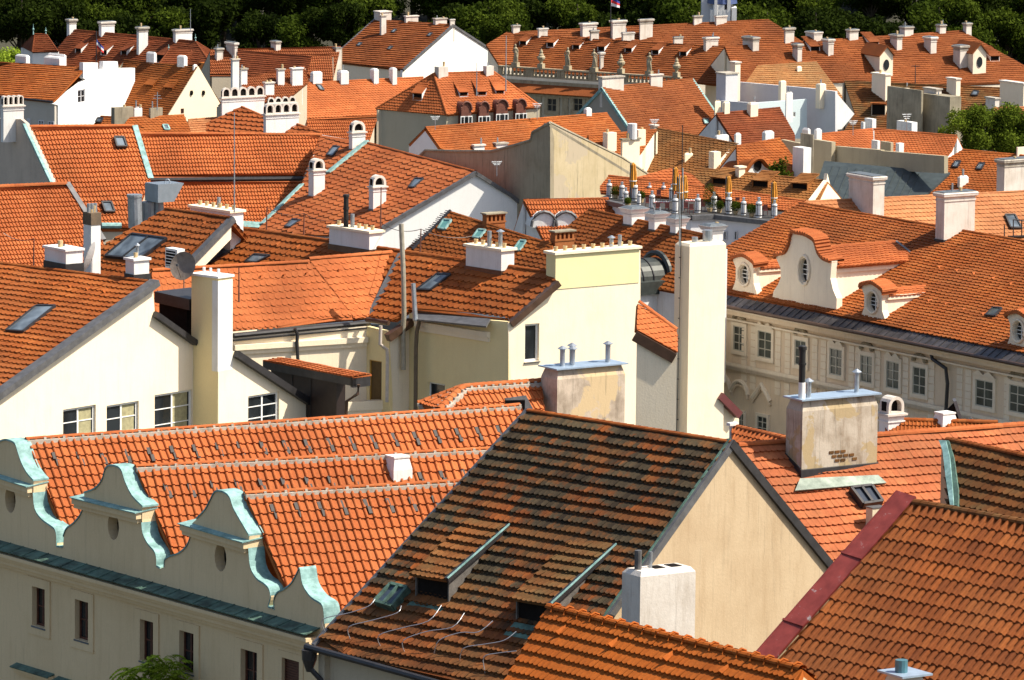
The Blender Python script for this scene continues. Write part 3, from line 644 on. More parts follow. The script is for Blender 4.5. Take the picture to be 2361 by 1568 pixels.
# ================================================================== A. long house with curved parapet gables (front left)
zA = ZR((60, 1015))
def bldA():
    R = [(P((60, 1015), z=zA), P((1172, 937), z=zA)), (P((310, 1078), z=zA), P((1130, 1036), z=zA)), (P((565, 1140), z=zA), P((1075, 1110), z=zA))]
    H = House('gabled_house', 'long drab house with four curved parapet gables capped in pale green copper', R[1][0]); h = hz(R[0][1]-R[0][0]); fp = vplane(R[0][0]-h*.72, R[2][0]-h*.72); n = fp[1]
    H.h = h; PIT = 50
    pls = [pitchplane(a, b, PIT) for a, b in R]; H.pl = pls[2]; H.pls = pls
    TK['A'] = tkpx('pan', 17.6, 25, pls[2], h, (800, 1250), .14, .24)
    back = 9
    for i, (a, b) in enumerate(R):
        h = hz(b-a); m = unit(np.cross(h, UP)); m = m if m[1] < 0 else -m; L = (5.9, 5.9, 15)[i]
        dn = m*math.cos(math.radians(PIT))-UP*math.sin(math.radians(PIT)); b = b+h*(.6 if i < 1 else 3 if i < 2 else 2)
        a_ = a+h*.2
        # left edge follows the facade line as it falls
        def clip(p): # slide along ridge direction so it stays behind the facade
            k = np.dot(fp[0]-p, n)/np.dot(h, n); return p+h*(k+.70)
        lo = clip(a+dn*L)
        H.slope([clip(a), b, b+dn*L, lo], pls[i], 'A', T_pan, h, a)
        # back slope
        bp = pitchplane(a, b, PIT); up2 = -m*math.cos(math.radians(PIT))-UP*math.sin(math.radians(PIT)); Lb = 5.9
        q = [clip(a), b, b+up2*Lb, clip(a+up2*Lb)]; nn = unit(np.cross(h, up2)); nn = nn if nn[2] > 0 else -nn
        H.slope(q, (a, nn), 'A', T_pan, h, a); ridgecap(H.roof, clip(a)+UP*.02, b, T_pan, r=.13, seg=.95, mort=mortar, lift=.09)
        # black gaps where vent tiles sit
    h = hz(R[0][1]-R[0][0]); H.finish()
    # vent openings
    for i, lst in enumerate((([(127, 1062), (183, 1061), (236, 1058), (291, 1055), (345, 1051), (398, 1047), (450, 1044), (503, 1040), (552, 1037), (605, 1036), (657, 1034), (707, 1032), (759, 1029), (809, 1026), (859, 1023), (908, 1017), (957, 1014), (1006, 1010), (1055, 1006), (1102, 1003), (1150, 1000)]),
                  ([(385, 1135), (440, 1134), (492, 1128), (548, 1125), (603, 1123), (655, 1121), (710, 1119), (763, 1117), (817, 1114), (971, 1108), (1020, 1105), (1070, 1100)]),
                  ([(630, 1183), (686, 1179), (739, 1177), (790, 1174), (845, 1171), (897, 1169), (950, 1166), (1003, 1163)]))):
        for (u, v) in lst:
            mb = MB(); X = Q((u, v), pls[i]); nn = pls[i][1]; dn = unit(np.cross(h, nn)); dn = dn if dn[2] < 0 else -dn
            k = TK['A']; vm = plain('vent_dark', (.035, .028, .026), .7, 0, .3); mb.box(X-h*.12-dn*.38, h*.17, dn*.36, nn*.14, vm); mb.box(X-h*.02, h*.17, dn*.36, nn*.14, vm); mb.obj('vent_tile', H.R)
    # facade outline
    g1 = smooth([k20(-90, 1000), k20(-40, 860), k20(30, 810), k20(90, 815), k20(140, 845), k20(165, 920), k20(200, 1020), k20(250, 1110), k20(305, 1172)])
    n1 = [k20(448, 1205)]; s1 = smooth([k20(302, 1290), k30(318, 40), k30(375, 125), k30(440, 175), k30(492, 215), k30(510, 270), k30(512, 372)])
    t1 = [k30(565, 377)]; u1 = smooth([k30(570, 280), k30(598, 212), k30(660, 165), k30(715, 100), k30(742, 40), k30(748, -8)])
    g2 = smooth([k20(755, 1280), k20(850, 1245), k20(915, 1170), k20(945, 1070), k20(985, 1038), k20(1060, 1050), k20(1098, 1095), k20(1125, 1180), k20(1190, 1310), k20(1285, 1407)])
    s2 = smooth([k30(1275, 165), k30(1285, 260), k30(1330, 350), k30(1385, 412), k30(1405, 470), k30(1408, 548)]); u2 = smooth([k30(1472, 555), k30(1480, 490), k30(1530, 458), k30(1600, 435), k30(1665, 380), k30(1700, 310), k30(1710, 240)])
    g3 = smooth([k30(1765, 120), k20(1835, 1440), k20(1885, 1350), k20(1915, 1290), k20(1950, 1265), k20(2020, 1282), k20(2065, 1330), k20(2095, 1420), k30(2140, 110), k30(2235, 272)])
    s3 = smooth([k31(-62, 395), k31(-45, 560), k31(10, 660), k31(75, 705), k31(118, 750), k31(135, 820), k31(112, 912)]); u3 = smooth([k31(165, 938), k31(163, 850), k31(195, 785), k31(250, 758), k31(320, 700), k31(370, 610), k31(388, 570), k31(402, 590), k31(425, 720), k31(500, 830), k31(590, 890), k31(612, 960), k31(618, 1060)])
    out = g1+[k20(300, 1200), k20(300, 1285)]+s1+t1+u1+[k20(752, 1330)]+g2+[k20(1275, 1430), k20(1273, 1520)]+s2+[k30(1440, 565)]+u2+[k30(1700, 180)]+g3+[k31(-62, 320)]+s3+u3+[k31(618, 1110), (735, 1462)]
    top = out
    def q(p): return Q(p, fp)
    th = .75
    holes = []
    oc = [k20(92, 1340), k30(1015, 188), k30(1975, 468)]
    hh = unit(np.cross(UP, n)); hh = hh if hh[0] > 0 else -hh
    for c in oc: X = q(c); holes.append([X+hh*math.cos(t*math.pi/8)*.46+UP*math.sin(t*math.pi/8)*.62 for t in range(16)])
    wins = [((297, 722), (410, 1104)), ((680, 838), (798, 1228)), ((1262, 1015), (1380, 1420)), ((1615, 1115), (1742, 1515)), ((2165, 1280), (2310, 1700))]
    zc = lambda X: X  # noqa
    W2 = MB(); rows = []
    for a, b in wins:
        rows.append(dict(p0=k30(*a), p1=k30(*b), fm=brwood, gm=glass, mull=(1, 1), dep=.26, fr=.1, sur=MGf, surw=.42, proud=.06, sill=M('slate')))
    rows.append(dict(p0=k31(235, 1360), p1=k31(388, 1760), fm=brwood, gm=M('brown_wood'), mull=(0, 14), dep=.2, fr=.06, sur=MGf, surw=.3, proud=.035))
    rows.append(dict(p0=k30(225, 1590), p1=k30(440, 2100), fm=brwood, mull=(1, 1), dep=.42, nohole=True)) if 0 else None
    outl = [q(p) for p in out]; X0 = q((-40, 1250)); X1 = q((735, 1462)); hR = hh
    A0 = outl[0]; base = 16
    wall = outl+[X1, V3(X1[0]+hR[0]*0, X1[1], X1[2]-base), V3(A0[0]-3*hR[0], A0[1]-3*hR[1], X1[2]-base), A0-3*hR+UP*.1]
    hl = list(holes)
    for w in rows:
        if w: w = dict(w); r_ = vwin(H, fp, w.pop('p0'), w.pop('p1'), **w); hl.append(r_)
    W2.slab(wall, th, MGf, down=-n, holes=hl); Wo = H.part(W2, 'facade_wall')
    for c in oc:
        mb = MB(); X = q(c)-n*.5; mb.slab([X+hh*math.cos(t*math.pi/8)*.5+UP*math.sin(t*math.pi/8)*.66 for t in range(16)], .05, M('opening_shade'), down=-n); mb.box(X+n*.02-hh*.03-UP*.6, hh*.06, UP*1.2, n*.04, brwood); H.part(mb, 'round_window')
    # copper copings: on every outline run
    for run in (g1, s1+t1, u1, g2, s2+[k30(1440, 565)], u2, g3, s3+[k31(150, 925)], u3):
        mb = MB(); coping(mb, [q(p)+UP*.015 for p in run], n, th, copper, up=.05, out=.05, dwn=.03); H.part(mb, 'copper_coping')
    # gable cornices with returned right end
    for a, b in ((k20(-120, 1062), k20(295, 1195)), (k20(690, 1290), k20(1270, 1428)), (k30(1660, 132), k30(2232, 300))):
        A, B = q(a), q(b); mb = MB(); mb.box(A+n*.3-UP*.42, B-A, -n*(th+.3), UP*.30, MGf); mb.box(A+n*.18-UP*.62-hh*.0, B-A-hh*.1, -n*(th+.1), UP*.2, MGf); o = H.part(mb, 'cornice')
        mb = MB(); mb.slab([A+n*.42-UP*.1, B+n*.42-UP*.1+hh*.08, B-n*(th+.05)+UP*.04+hh*.08, A-n*(th+.05)+UP*.04], .05, copper); mb.obj('copper_cover', o)
    # main cornice + pent strip
    A, B = q((-60, 1228)), q((737, 1448)); s0 = q((-60, 1243)); z_ = A[2]
    mb = MB(); L = B-A; L = V3(L[0], L[1], 0); A = V3(A[0], A[1], (A[2]+B[2])/2-.0)
    mb.box(A+n*.72-UP*.55, L, -n*.8, UP*.16, MGf); mb.box(A+n*.55-UP*.72, L, -n*.6, UP*.17, MGf); mb.box(A+n*.4-UP*.95, L, -n*.45, UP*.23, MGf); mb.box(A+n*.2-UP*1.15, L, -n*.25, UP*.2, MGf); o = H.part(mb, 'main_cornice')
    mb = MB(); nseg = 26
    for i in range(nseg):
        a = A+L*i/nseg; b = A+L*(i+1)/nseg; mb.slab([a, b, b+n*.75-UP*.22, a+n*.75-UP*.22], .05, copperd); mb.bar(b+UP*.03, b+n*.76-UP*.19, .05, .05, copperd, up=n)
    mb.obj('copper_pent', o)
    # hoods of the windows of the storey below
    for a, b in ((k30(150, 1405), k30(488, 1510)), (k30(525, 1528), k30(860, 1630))):
        A, B = q(a), q(b); A[2] = B[2] = (A[2]+B[2])/2; mb = MB(); mb.box(A+n*.32-UP*.3, B-A, -n*.32, UP*.18, MGf); mb.box(A+n*.18-UP*.45, B-A, -n*.18, UP*.15, MGf); o = H.part(mb, 'window_hood')
        mb = MB(); mb.slab([A, B, B+n*.4-UP*.14, A+n*.4-UP*.14], .05, copperd); mb.obj('hood_cover', o)
    # far end wall and rear
    E = R[0][1]+h*5; mb = MB(); mb.box(V3(E[0], E[1], zA-14), az(-55)*-6, az(-55)*20, UP*9, MG); 
    H.fp = fp; return H
HA = bldA()
H = HA
c = chim(H, 920, 1117, 1050, 40, 28, 'taper', MW, pl=H.pls[1], capmat=MW) if 0 else chim(H, 907, 1122, 1055, 27, 44, 'taper', MW, pl=H.pls[1], aB=32)
# ================================================================== B. dark mossy house
TP('B', 'bob', 11, 24.5, (1215, 945), (1690, 1022), ZR((1215, 945), 4.4), 41, (1400, 1100), .25)
HB = house('old_house', 'steep old house with dark mossy scalloped tiles and a plain beige gable', (1217, 948), (1688, 1022), (722, 1492), (1490, 1284), 41, 'B', T_old, MB_, dz=4.4,
    poly=[(1217, 948), (1688, 1022), (1490, 1284), (1290, 1580), (1080, 1580), (722, 1492)], ends='xx', capm=T_mid, capk=.16, mort=None, back=False, down=0)
def finB():
    H = HB; R0, R1 = H.Rp; h, m, pl = H.h, H.m, H.pl
    H.wall = MB(); H.wall.v = []
    gp = vplane(R1, R1+m); X = R1+h*.02
    E1 = Q((1295, 1575), pl); E1 = R1+m*np.dot(E1-R1, m)+UP*(E1[2]-R1[2])
    d = np.dot(E1-R1, m); Bk = R1-m*d+UP*(E1[2]-R1[2]); BkP = Q((1930, 1320), gp)
    # beige gable: right slope passes through traced foot
    k = (R1[2]-E1[2])/max(.1, (R1[2]-BkP[2]))
    Bk = R1+(BkP-R1)*k
    w = [R1-UP*.08, E1-UP*.08, E1-UP*14, Bk-UP*10, Bk-UP*.08]; w = [p-h*.05 for p in w]
    H.wall.slab(w, .4, MB_, down=-h)
    # back slope
    off = R0-R1; bp = plane3(R1, R0, Bk); H.roof.slab([R1+h*.1, R0, Bk+off, Bk+h*.1], .2, T_old2, down=-bp[1]); tiles(H.roof, R0, h, bp, [R1+h*.1, R0, Bk+off, Bk+h*.1], *TK['B'][:3], T_old2, .07, 0)
    E0 = Q((722, 1492), pl); 
    H.wall.slab([R0-UP*.1+h*.1, E0-UP*.1+h*.1+m*-.2, V3(E0[0], E0[1], E0[2]-12)+h*.1-m*.2, Bk+off-UP*8+h*.1, Bk+off-UP*.1+h*.1], .35, MG, down=h)
    Ee = Q((1110, 1600), pl); H.wall.slab([E0-m*.5-UP*.25+h*.1, Ee-m*.5-UP*.25, V3(*(Ee-m*.5)[:2], E0[2]-12), V3(*(E0-m*.5)[:2], E0[2]-12)+h*.1], .35, MG, down=-m)
    H.flash.bar(R1-h*.08+UP*.16, E1-h*.08+UP*.16, .30, .3, lead); H.flash.bar(R1-h*.1+UP*.16, Bk-h*.1+UP*.16, .42, .34, dmetal)
    H.flash.bar(R0-h*.05+UP*.12, E0-h*.05+UP*.12, .22, .3, lead)
    H.flash.bar(R1-h*.14+UP*.2, E1-h*.14+UP*.2, .1, .06, copperd)
    H.finish(); g = MB(); g.tube([E0+m*.12-h*.3, Ee+m*.12], .14, dmetal); g.tube([E0+m*.12-h*.1, E0+m*.1-UP*.9, E0-m*.3+h*.5-UP*1.6], .11, dmetal); g.lathe(E0+m*.12-h*.1-UP*1.0, [(.12, 0), (.3, .5), (.32, .9)], dmetal, 10); H.part(g, 'gutter')
    H.o['label'] = H.o['label']
HB.late = []; finB()
# ================================================================== C. clean orange house in front
TP('C', 'bob', 11, 29, (1262, 1400), (1765, 1525), ZR((1262, 1400), 1.2), 42, (1400, 1480), .19)
T_clean = tilemat('tile_clean_terracotta', [(.34, .064, .012), (.38, .074, .015), (.42, .086, .02)], patch=(.29, .062, .012), patch_amt=.3)
HC = house('new_roofed_house', 'house with clean even terracotta scalloped roof and ribbed ridge, at the bottom edge', (1264, 1400), (1850, 1544), (1120, 1640), (1772, 1700), 42, 'C', T_clean, MB_, dz=1.2, capk=.2, ends='gg', back=True, poly=[(1264, 1400), (1768, 1524), (1690, 1680), (1095, 1680), (1262, 1402)] and [(1264, 1400), (1850, 1544), (1772, 1710), (1095, 1690)])
HC.finish()
def ridge_clips(H, n, mat):
    R0, R1 = H.Rp; 
    for i in range(n):
        p = R0+(R1-R0)*(i+.6)/n; mb = MB(); h = H.h; mb.tube([p+UP*.04-np.cross(h, UP)*.24-UP*.12, p+UP*.1-np.cross(h, UP)*.18+UP*.04, p+UP*.21, p+UP*.1+np.cross(h, UP)*.18+UP*.04, p+np.cross(h, UP)*.24-UP*.08], .045, mat, 6); mb.obj('ridge_clip', H.R)
ridge_clips(HC, 19, T_clean)
def snowhooks(H, pts, mat, s=.2, pl=None):
    pl = pl or H.pl
    for p in pts:
        X = Q(p, pl); n = pl[1]; h = H.h; dn = np.cross(h, n); dn = dn if dn[2] < 0 else -dn; mb = MB()
        vs = [X-h*s*.5, X+h*s*.5, X+n*s*.9, X-dn*s*2.2+n*.02]; mb.add(vs, [(0, 1, 2), (1, 3, 2), (3, 0, 2)], mat); mb.obj('snow_hook', H.R)
snowhooks(HC, [k32(425, 1180), k32(893, 1290), k32(1383, 1412), k32(1885, 1530)], T_clean, .34)
YC = Q((1440, 1450), vplane(HB.Rp[1], HB.Rp[1]+HB.m))[1]-2.6
c = chim(HB, 1474, 1475, 1320, 43, 130, 'cham', MWs, y=YC, aB=33, extra=8, label='broad white chimney in front of the beige gable'); flue(c, .12, .5, .75, .14, lead)
for t in (.45, .75):
    mb = MB(); mb.box(c['at'](t-.08, .3, .005), c['db']*c['a']*.18, c['dl']*c['b']*.45, UP*.02, M('opening_shade')); mb.obj('flue_opening', c['o'])
# ================================================================== D. barrel-tile roof, right front
TP('D', 'cov', 16.8, 33.5, (2113, 1160), (2360, 1206), ZR((2113, 1160), 4.0), 40, (2200, 1300), .10, .28)
HD = house('barrel_tiled_house', 'house with amber barrel tiles and a flaking red verge, bottom right corner', (2108, 1160), (2480, 1228), (1700, 1650), (2300, 1760), 40, 'D', T_barrel, MB_, dz=4.0, ends='xg', poly=[(2108, 1160), (2480, 1228), (2480, 1760), (1650, 1705)], capm=T_old2, capk=.22, back=True, mort=None)
def finD():
    H = HD; R0, R1 = H.Rp; a, b = Q((2112, 1150), H.pl), Q((1690, 1635), H.pl); h = H.h; n = H.pl[1]
    mb = MB(); w = 1.15; A0, B0 = a-h*.95+n*.25, b-h*.95+n*.25; mb.slab([a-h*.85+n*.3, a+h*.05+n*.14, b+h*.05+n*.14, b-h*.85+n*.3], .1, redm); mb.slab([a-h*.85+n*.3, b-h*.85+n*.3, b-h*.85-n*.35, a-h*.85-n*.35], .08, redm, down=h)
    for t in (.3, .62): 
        p = a+(b-a)*t; mb.bar(p-h*.87+n*.34, p+h*.1+n*.19, .08, .05, redm, up=n)
    H.part(mb, 'red_verge')
    W = [a-h*.7-UP*.1, b-h*.7-UP*.1, b-h*.7-UP*16, a-h*.7-UP*16]; H.wall.slab(W, .4, MB_, down=h)
    H.finish()
finD()
# ================================================================== E. cream house at left with two small windows
def bobpx(name, w, c, r0, r1, z, pitch, ref, lift=.15, kind='bob'): return TP(name, kind, w, c, r0, r1, z, pitch, ref, lift)
bobpx('E', 11, 16.5, (-60, 601), (352, 652), ZR((-60, 601)), 38, (150, 740), .16)
HE = house('cream_house', 'cream gabled house at the left edge with white windows just above the long pantile ridge', (-60, 601), (352, 652), (-60, 950), (-5, 912), 38, 'E', T_mid, MC, foot=(1, (-5, 910)), ends='xx', capk=.2, back=False,
    poly=[(-60, 601), (352, 652), (-5, 911), (-60, 911)], down=0)
def finE():
    H = HE; R0, R1 = H.Rp; h, m = H.h, H.m; gp = vplane(R1, R1+m); gp = (gp[0]+h*.05, gp[1]); H.gp = gp
    H.wall = MB(); wn = dict(fm=wpaint, gm=glass, dep=.22, fr=.14)
    d1 = dict(p0=k20(565, 535), p1=k20(858, 1000), mull=(1, 3), curtain=curt, **wn); d2 = dict(p0=k20(955, 500), p1=k20(1242, 970), mull=(1, 3), curtain=curt, **wn); d3 = dict(p0=k20(1385, 405), p1=k20(1722, 905), mull=(1, 3), curtain=curt, **wn)
    wall_poly(H, [(352, 650), (-25, 922), (-60, 950), (-60, 1090), (447, 1090), (447, 789), (357, 727)], gp, MC, .4, [d1, d2, d3])
    R1b = R1+h*.15; E1 = Q((-60, 950), (gp[0]+h*.1, gp[1])); H.flash.bar(R1b+UP*.22, E1+UP*.22, .75, .4, lead)
    a, b = Q((357, 722), (gp[0]+h*.1, gp[1])), Q((450, 788), (gp[0]+h*.1, gp[1])); H.flash.bar(a+UP*.1, b+UP*.1, .6, .35, dmetal); H.roof.slab([a, b, b-h*9, a-h*9], .2, T_mid)
    # chimney block and the wall flush with its lit face
    X = Q((445, 900), gp); Cn = goto(X, h, 503); w3 = (Cn, gp[1]); H.w3 = w3
    d4 = dict(p0=(572, 914), p1=(643, 1010), mull=(1, 3), **wn)
    wall_poly(H, [(503, 805), (545, 810), (800, 977), (800, 1100), (503, 1100)], w3, MC, .4, [d4])
    a, b = Q((545, 812), (w3[0]+h*.15, w3[1])), Q((800, 980), (w3[0]+h*.15, w3[1])); H.flash.bar(a+UP*.1, b+UP*.1, .5, .42, dmetal)
    H.finish()
    c = chim(H, 501, 1100, 637, 62, 33, 'slab', MY, y=Cn[1], aB=50, extra=2, capmat=wpaint, label='tall yellow chimney with a blank shaded side'); H.cy = c
    for t in (.25, .55, .8): flue(c, .5, t, .35, .09, wpaint)
    mb = MB(); sd = c['at'](0, 0, -6.0); mb.box(sd-c['db']*.03-c['dl']*.03, c['db']*(c['a']+.05), c['dl']*.5, UP*5.7, MW); mb.obj('white_right_face', c['o'])  # white slab over the right face and the near edge
    c = chim(H, 152, 642, 575, 50, 39, 'slab', MW, y=ry(H, 152)+.5); flue(c, .6, .6, .12, .12, lead); skirt(c, dmetal, .9)
    c = chim(H, 309, 652, 597, 20, 35, 'slab', MW, y=ry(H, 309)+.2); flue(c, .5, .5, .75, .09, M('zinc'), cone=True); skirt(c, dmetal, .5)
    c = chim(H, 210, 650, 493, 18, 22, 'plain', MW, y=ry(H, 210)+9, extra=4, label='tall thin white chimney with a sooty head'); 
    mb = MB(); mb.box(c['at'](-.04, -.04, -.75), c['db']*c['a']*1.08, c['dl']*c['b']*1.08, UP*.78, stucco('sooty_head', (.10, .08, .06), (.3, .2, .12), .5)); mb.obj('sooty_head', c['o'])
    for t in (.15, .5, .85): flue(c, t, .5, .6, .12, M('zinc'))
    skyl4(H, [k10(330, 1190), k10(500, 1190), k10(210, 1420), k10(60, 1410)])
    snowhooks(H, [k10(x, 940+(x-30)*.14) for x in (30, 180, 330, 475, 625, 775, 925)], T_mid, .3)
    # small dark covered roof between the two walls
    y = gp[0][1]+3; mb = MB(); a = P((356, 672), y=y+2); b = P((436, 690), y=y); mb.box(a-UP*.7, b-a, az(45)*3, UP*.7, dmetal); mb.box(a-UP*3.4+az(45)*.4, (b-a)*.8, az(45)*2, UP*2.8, M('opening_shade')); H.part(mb, 'dark_lean_to')
finE()
dish((204, 592), ry(HE, 204)+6, .95, 'grey dish turned edge-on between the two tall white chimneys at left', plain('dish_grey', (.42, .42, .43), .5, .2, .1), face=170)
dish((421, 613), HE.cy['B'][1]+1.0, .85, 'brown satellite dish on a bracket beside the tall yellow chimney', plain('dish_brown', (.20, .16, .13), .5, .3, .2), face=-110)
def acu(p, y):
    c = P(p, y=y); r = empty('air_conditioner', c, 'white air conditioning unit on the tiles beside the brown dish', 'air conditioner'); mb = MB(); dB, dA = az(40), az(-50); mb.box(c, dB*.6, dA*-2.0 if 0 else az(130)*-.0+dA*1.3, UP*1.3, wpaint); mb.obj('casing', r)
    mb = MB(); q = c-dB*.03; mb.box(q+dA*.1+UP*.15, dB*.03, dA*1.0, UP*1.0, M('opening_shade'))
    for i in range(5): mb.box(q-dB*.03+dA*.1+UP*(.2+i*.2), dB*.03, dA*1.0, UP*.05, wpaint)
    mb.obj('grille', r)
acu(k10(1480, 830), HE.cy['B'][1]+14)
# ================================================================== J. cream house with crossing orange roofs, centre
zJ = ZR((558, 527)); RJ0, RJ1 = P((558, 527), z=zJ), P((1262, 628), z=zJ)
HJ = House('cream_corner_house', 'large cream house in the middle with crossing orange roofs and a yellow chimney wall', (RJ0+RJ1)/2)
def finJ():
    H = HJ; h = hz(RJ1-RJ0); plJ = pitchplane(RJ0, RJ1, 37); H.h = h; H.m = unit(np.cross(h, UP)); H.m = H.m if H.m[1] < 0 else -H.m; H.Rp = (RJ0, RJ1); H.pl = plJ
    V2 = Q((853, 731), plJ); a2, b2 = P((711, 598), z=zJ-.15), P((924, 581), z=zJ-.15); p2 = plane3(a2, b2, V2); V1 = Q((817, 736), p2)
    a1, b1 = P((350, 624), z=zJ-.15), P((712, 604), z=zJ-.15); p1 = plane3(a1, b1, V1); H.p1, H.p2 = p1, p2
    for k, (nm, pl) in enumerate((('J', plJ), ('J2', p2), ('J1', p1))): print(nm, 'pitch', round(math.degrees(math.acos(pl[1][2]))))
    TK['J'] = tkpx('bob', 12.5, 16, plJ, h, (1100, 660), .16); TK['J1'] = tkpx('bob', 13, 16, p1, hz(b1-a1), (650, 680), .12); TK['J2'] = tkpx('bob', 13, 15.5, p2, hz(b2-a2), (820, 650), .12)
    H.slope([(558, 527), (924, 579), (1262, 628), (1283, 648), (1172, 742), (1172, 716), (971, 697), (905, 737), (853, 732), (924, 582), (880, 640), (440, 640), (440, 606)][:0] or [(558, 527), (930, 580), (930, 640), (440, 640), (440, 606)], plJ, 'J', T_mid, h)
    H.slope([(925, 581), (1262, 628), (1283, 649), (1172, 742), (1172, 718), (971, 697), (912, 737), (853, 732)], plJ, 'J', T_mid, h)
    H.slope([a2, b2, V2, V1], p2, 'J2', T_new, hz(b2-a2)); H.slope([a1, b1, V1, Q((538, 761), p1), Q((400, 772), p1), Q((345, 700), p1)], p1, 'J1', T_new, hz(b1-a1))
    # rear slopes
    for (a, b, L, mt) in ((RJ0, RJ1, 6, T_mid), (a1, b1, 3, T_new), (a2, b2, 2.2, T_new)):
        hh = hz(b-a); mm = unit(np.cross(hh, UP)); mm = mm if mm[1] > 0 else -mm; H.roof.slab([a, b, b+mm*L-UP*L*.7, a+mm*L-UP*L*.7], .2, mt)
    ridgecap(H.roof, RJ0, RJ1, T_mid, r=.2, seg=.8); ridgecap(H.roof, a2, b2, T_new, r=.22, seg=.8); ridgecap(H.roof, a1, b1, T_new, r=.2, seg=.8)
    H.flash.bar(Q((925, 588), plJ)+UP*.13, V2+UP*.13, .5, .2, lead)
    H.flash.bar(Q((1283, 652), plJ)+UP*.15, Q((1172, 748), plJ)+UP*.15, .5, .4, brmetal)
    # walls, corner by corner
    E0 = Q((538, 772), p1); dB = hz(b1-a1); dA = h; hA = h
    E0 = E0+dB*0+UP*-.1; c0 = E0+unit(np.cross(dB, UP))*0
    X1 = goto(E0, dB, 845); X2 = goto(X1, dA, 897); X3 = goto(X2, az(35), 943); X4 = goto(X3, dA, 1172); X5d = az(35)
    w1, w2, w3, w4 = vplane(E0, X1), vplane(X1, X2), vplane(X2, X3), vplane(X3, X4); w5 = vplane(X4, X4+az(35)); H.w5, H.w1 = w5, w1
    wn = dict(fm=wpaint, gm=glass, dep=.2, fr=.1)
    wall_poly(H, [(520, 775), (845, 752), (845, 1050), (520, 1050)], w1, MC, .3)
    wall_poly(H, [(845, 752), (897, 765), (897, 1050), (845, 1050)], w2, MY, .3, [dict(p0=(851, 829), p1=(879, 928), fm=plain('door_ochre', (.55, .30, .05), .6), gm=plain('door_dark', (.12, .07, .02), .7), mull=(0, 0), dep=.15, name='door')])  # cream wall turned from the sun: its shade put in as yellower render
    wall_poly(H, [(897, 768), (943, 737), (943, 1050), (897, 1050)], w3, MC, .3)
    wall_poly(H, [(943, 722), (1172, 742), (1172, 1050), (943, 1050)], w4, MY, .3, [dict(p0=(987, 880), p1=(1025, 924), mull=(0, 0), sill=lead, **wn)])
    wall_poly(H, [(1172, 745), (1288, 660), (1280, 645), (1280, 590), (1476, 577), (1476, 760), (1469, 777), (1550, 830), (1550, 1080), (1172, 1080)], w5, MC, .35, [dict(p0=(1210, 748), p1=(1242, 832), mull=(0, 0), sill=lead, fm=wpaint, gm=glass, dep=.25, fr=.14)])
    W5e = goto(X4, az(35), 1548)
    # cornices
    for a, b, n, sc_ in ((E0, X1, w1[1], 1), (X3, X4, w4[1], 1)):
        top = (Q((845, 757), w1) if a is E0 else Q((961, 720), w4)); zz = top[2]; mb = MB(); A = V3(a[0], a[1], zz-.9); B = V3(b[0], b[1], zz-.9)
        if a is not E0: B = goto(A, dA, 1130); B[2] = A[2]; A = goto(A, dA, 962)
        mb.box(A, B-A, n*.28, UP*.35, MC); mb.box(A-UP*.3, B-A, n*.14, UP*.3, MC); H.part(mb, 'cornice')
    H.finish()
    mb = MB(); g0, g1 = Q((536, 768), p1), Q((850, 738), p1); n1 = w1[1]; mb.tube([g0+n1*.15-UP*.15, g1+n1*.15-UP*.15], .17, dmetal); mb.slab([g0-UP*.42+n1*.3, g1-UP*.42+n1*.3, g1-UP*.42-n1*.3, g0-UP*.42-n1*.3], .1, dmetal); H.part(mb, 'gutter')
    mb = MB(); a, b = Q((960, 703), plJ), Q((1172, 724), plJ); mb.box(a-UP*.75-H.m*.0, b-a, H.m*.3, UP*.45, brmetal); mb.slab([Q((962, 722), w4), Q((1130, 735), w4), Q((1120, 752), (w4[0]+w4[1]*1.0, w4[1])), Q((950, 735), (w4[0]+w4[1]*1.0, w4[1]))], .12, lead); H.part(mb, 'eaves_board')
    mb = MB(); a, b = Q((1168, 738), plJ), Q((905, 740), plJ); H_ = Q((905, 745), w3); mb.bar(Q((890, 772), (w3[0]+w3[1]*.2, w3[1])), Q((945, 734), (w3[0]+w3[1]*.2, w3[1])), .5, .5, brmetal); mb.tube([Q((853, 736), w2)+w2[1]*.3, Q((903, 744), w2)+w2[1]*.3], .17, brmetal); H.part(mb, 'eaves_flashing')
    # pipes
    def pipe(pts, pl, r, m, off=.3, name='downpipe'): mb = MB(); mb.tube([Q(p, pl)+pl[1]*off for p in pts], r, m, 10); H.part(mb, name)
    pipe([k11(1375, 430), k11(1395, 900), k11(1400, 1250), (948, 760), (949, 850)], w4, .17, plain('pipe_grey', (.40, .36, .28), .5, .3, .2), .75, 'tall_vent_pipe')
    pipe([k11(1507, 960), k11(1527, 1290)], w4, .17, M('zinc'), 1.0, 'short_vent_pipe'); pipe([k11(1525, 1290), k11(1500, 1400), (974, 800), (973, 960)], w4, .14, plain('pipe_brown', (.16, .12, .08), .5, .3, .2), .6)
    pipe([k11(325, 1370), k11(350, 1420), k11(345, 1500), k21(357, 150)], w1, .12, dmetal, .35); pipe([k11(1090, 1345), k11(1085, 1510), k11(1145, 1560), k21(1150, 60), k21(1145, 460)], w3, .12, plain('pipe_white', (.55, .48, .42), .5), .35)
    mb = MB(); A = Q((781, 932), (w1[0]+w1[1]*1.5, w1[1])); B = Q((905, 925), (w1[0]+w1[1]*1.5, w1[1])); mb.box(A-UP*3, B-A, -w1[1]*.4, UP*3.1, MC); mb.box(A-w1[1]*-.08-UP*.5, B-A, -w1[1]*.56, UP*.6, MC); H.part(mb, 'terrace_parapet')
    # chimneys
    c = chim(H, 1155, 637, 574, 83, 30, 'pots', MW, aB=42, capmat=MC, pots=5); flue(c, .3, .45, 1.0, .15, M('zinc')); flue(c, .6, .25, 1.0, .14, M('zinc'), cone=True); skirt(c, brmetal, .35)
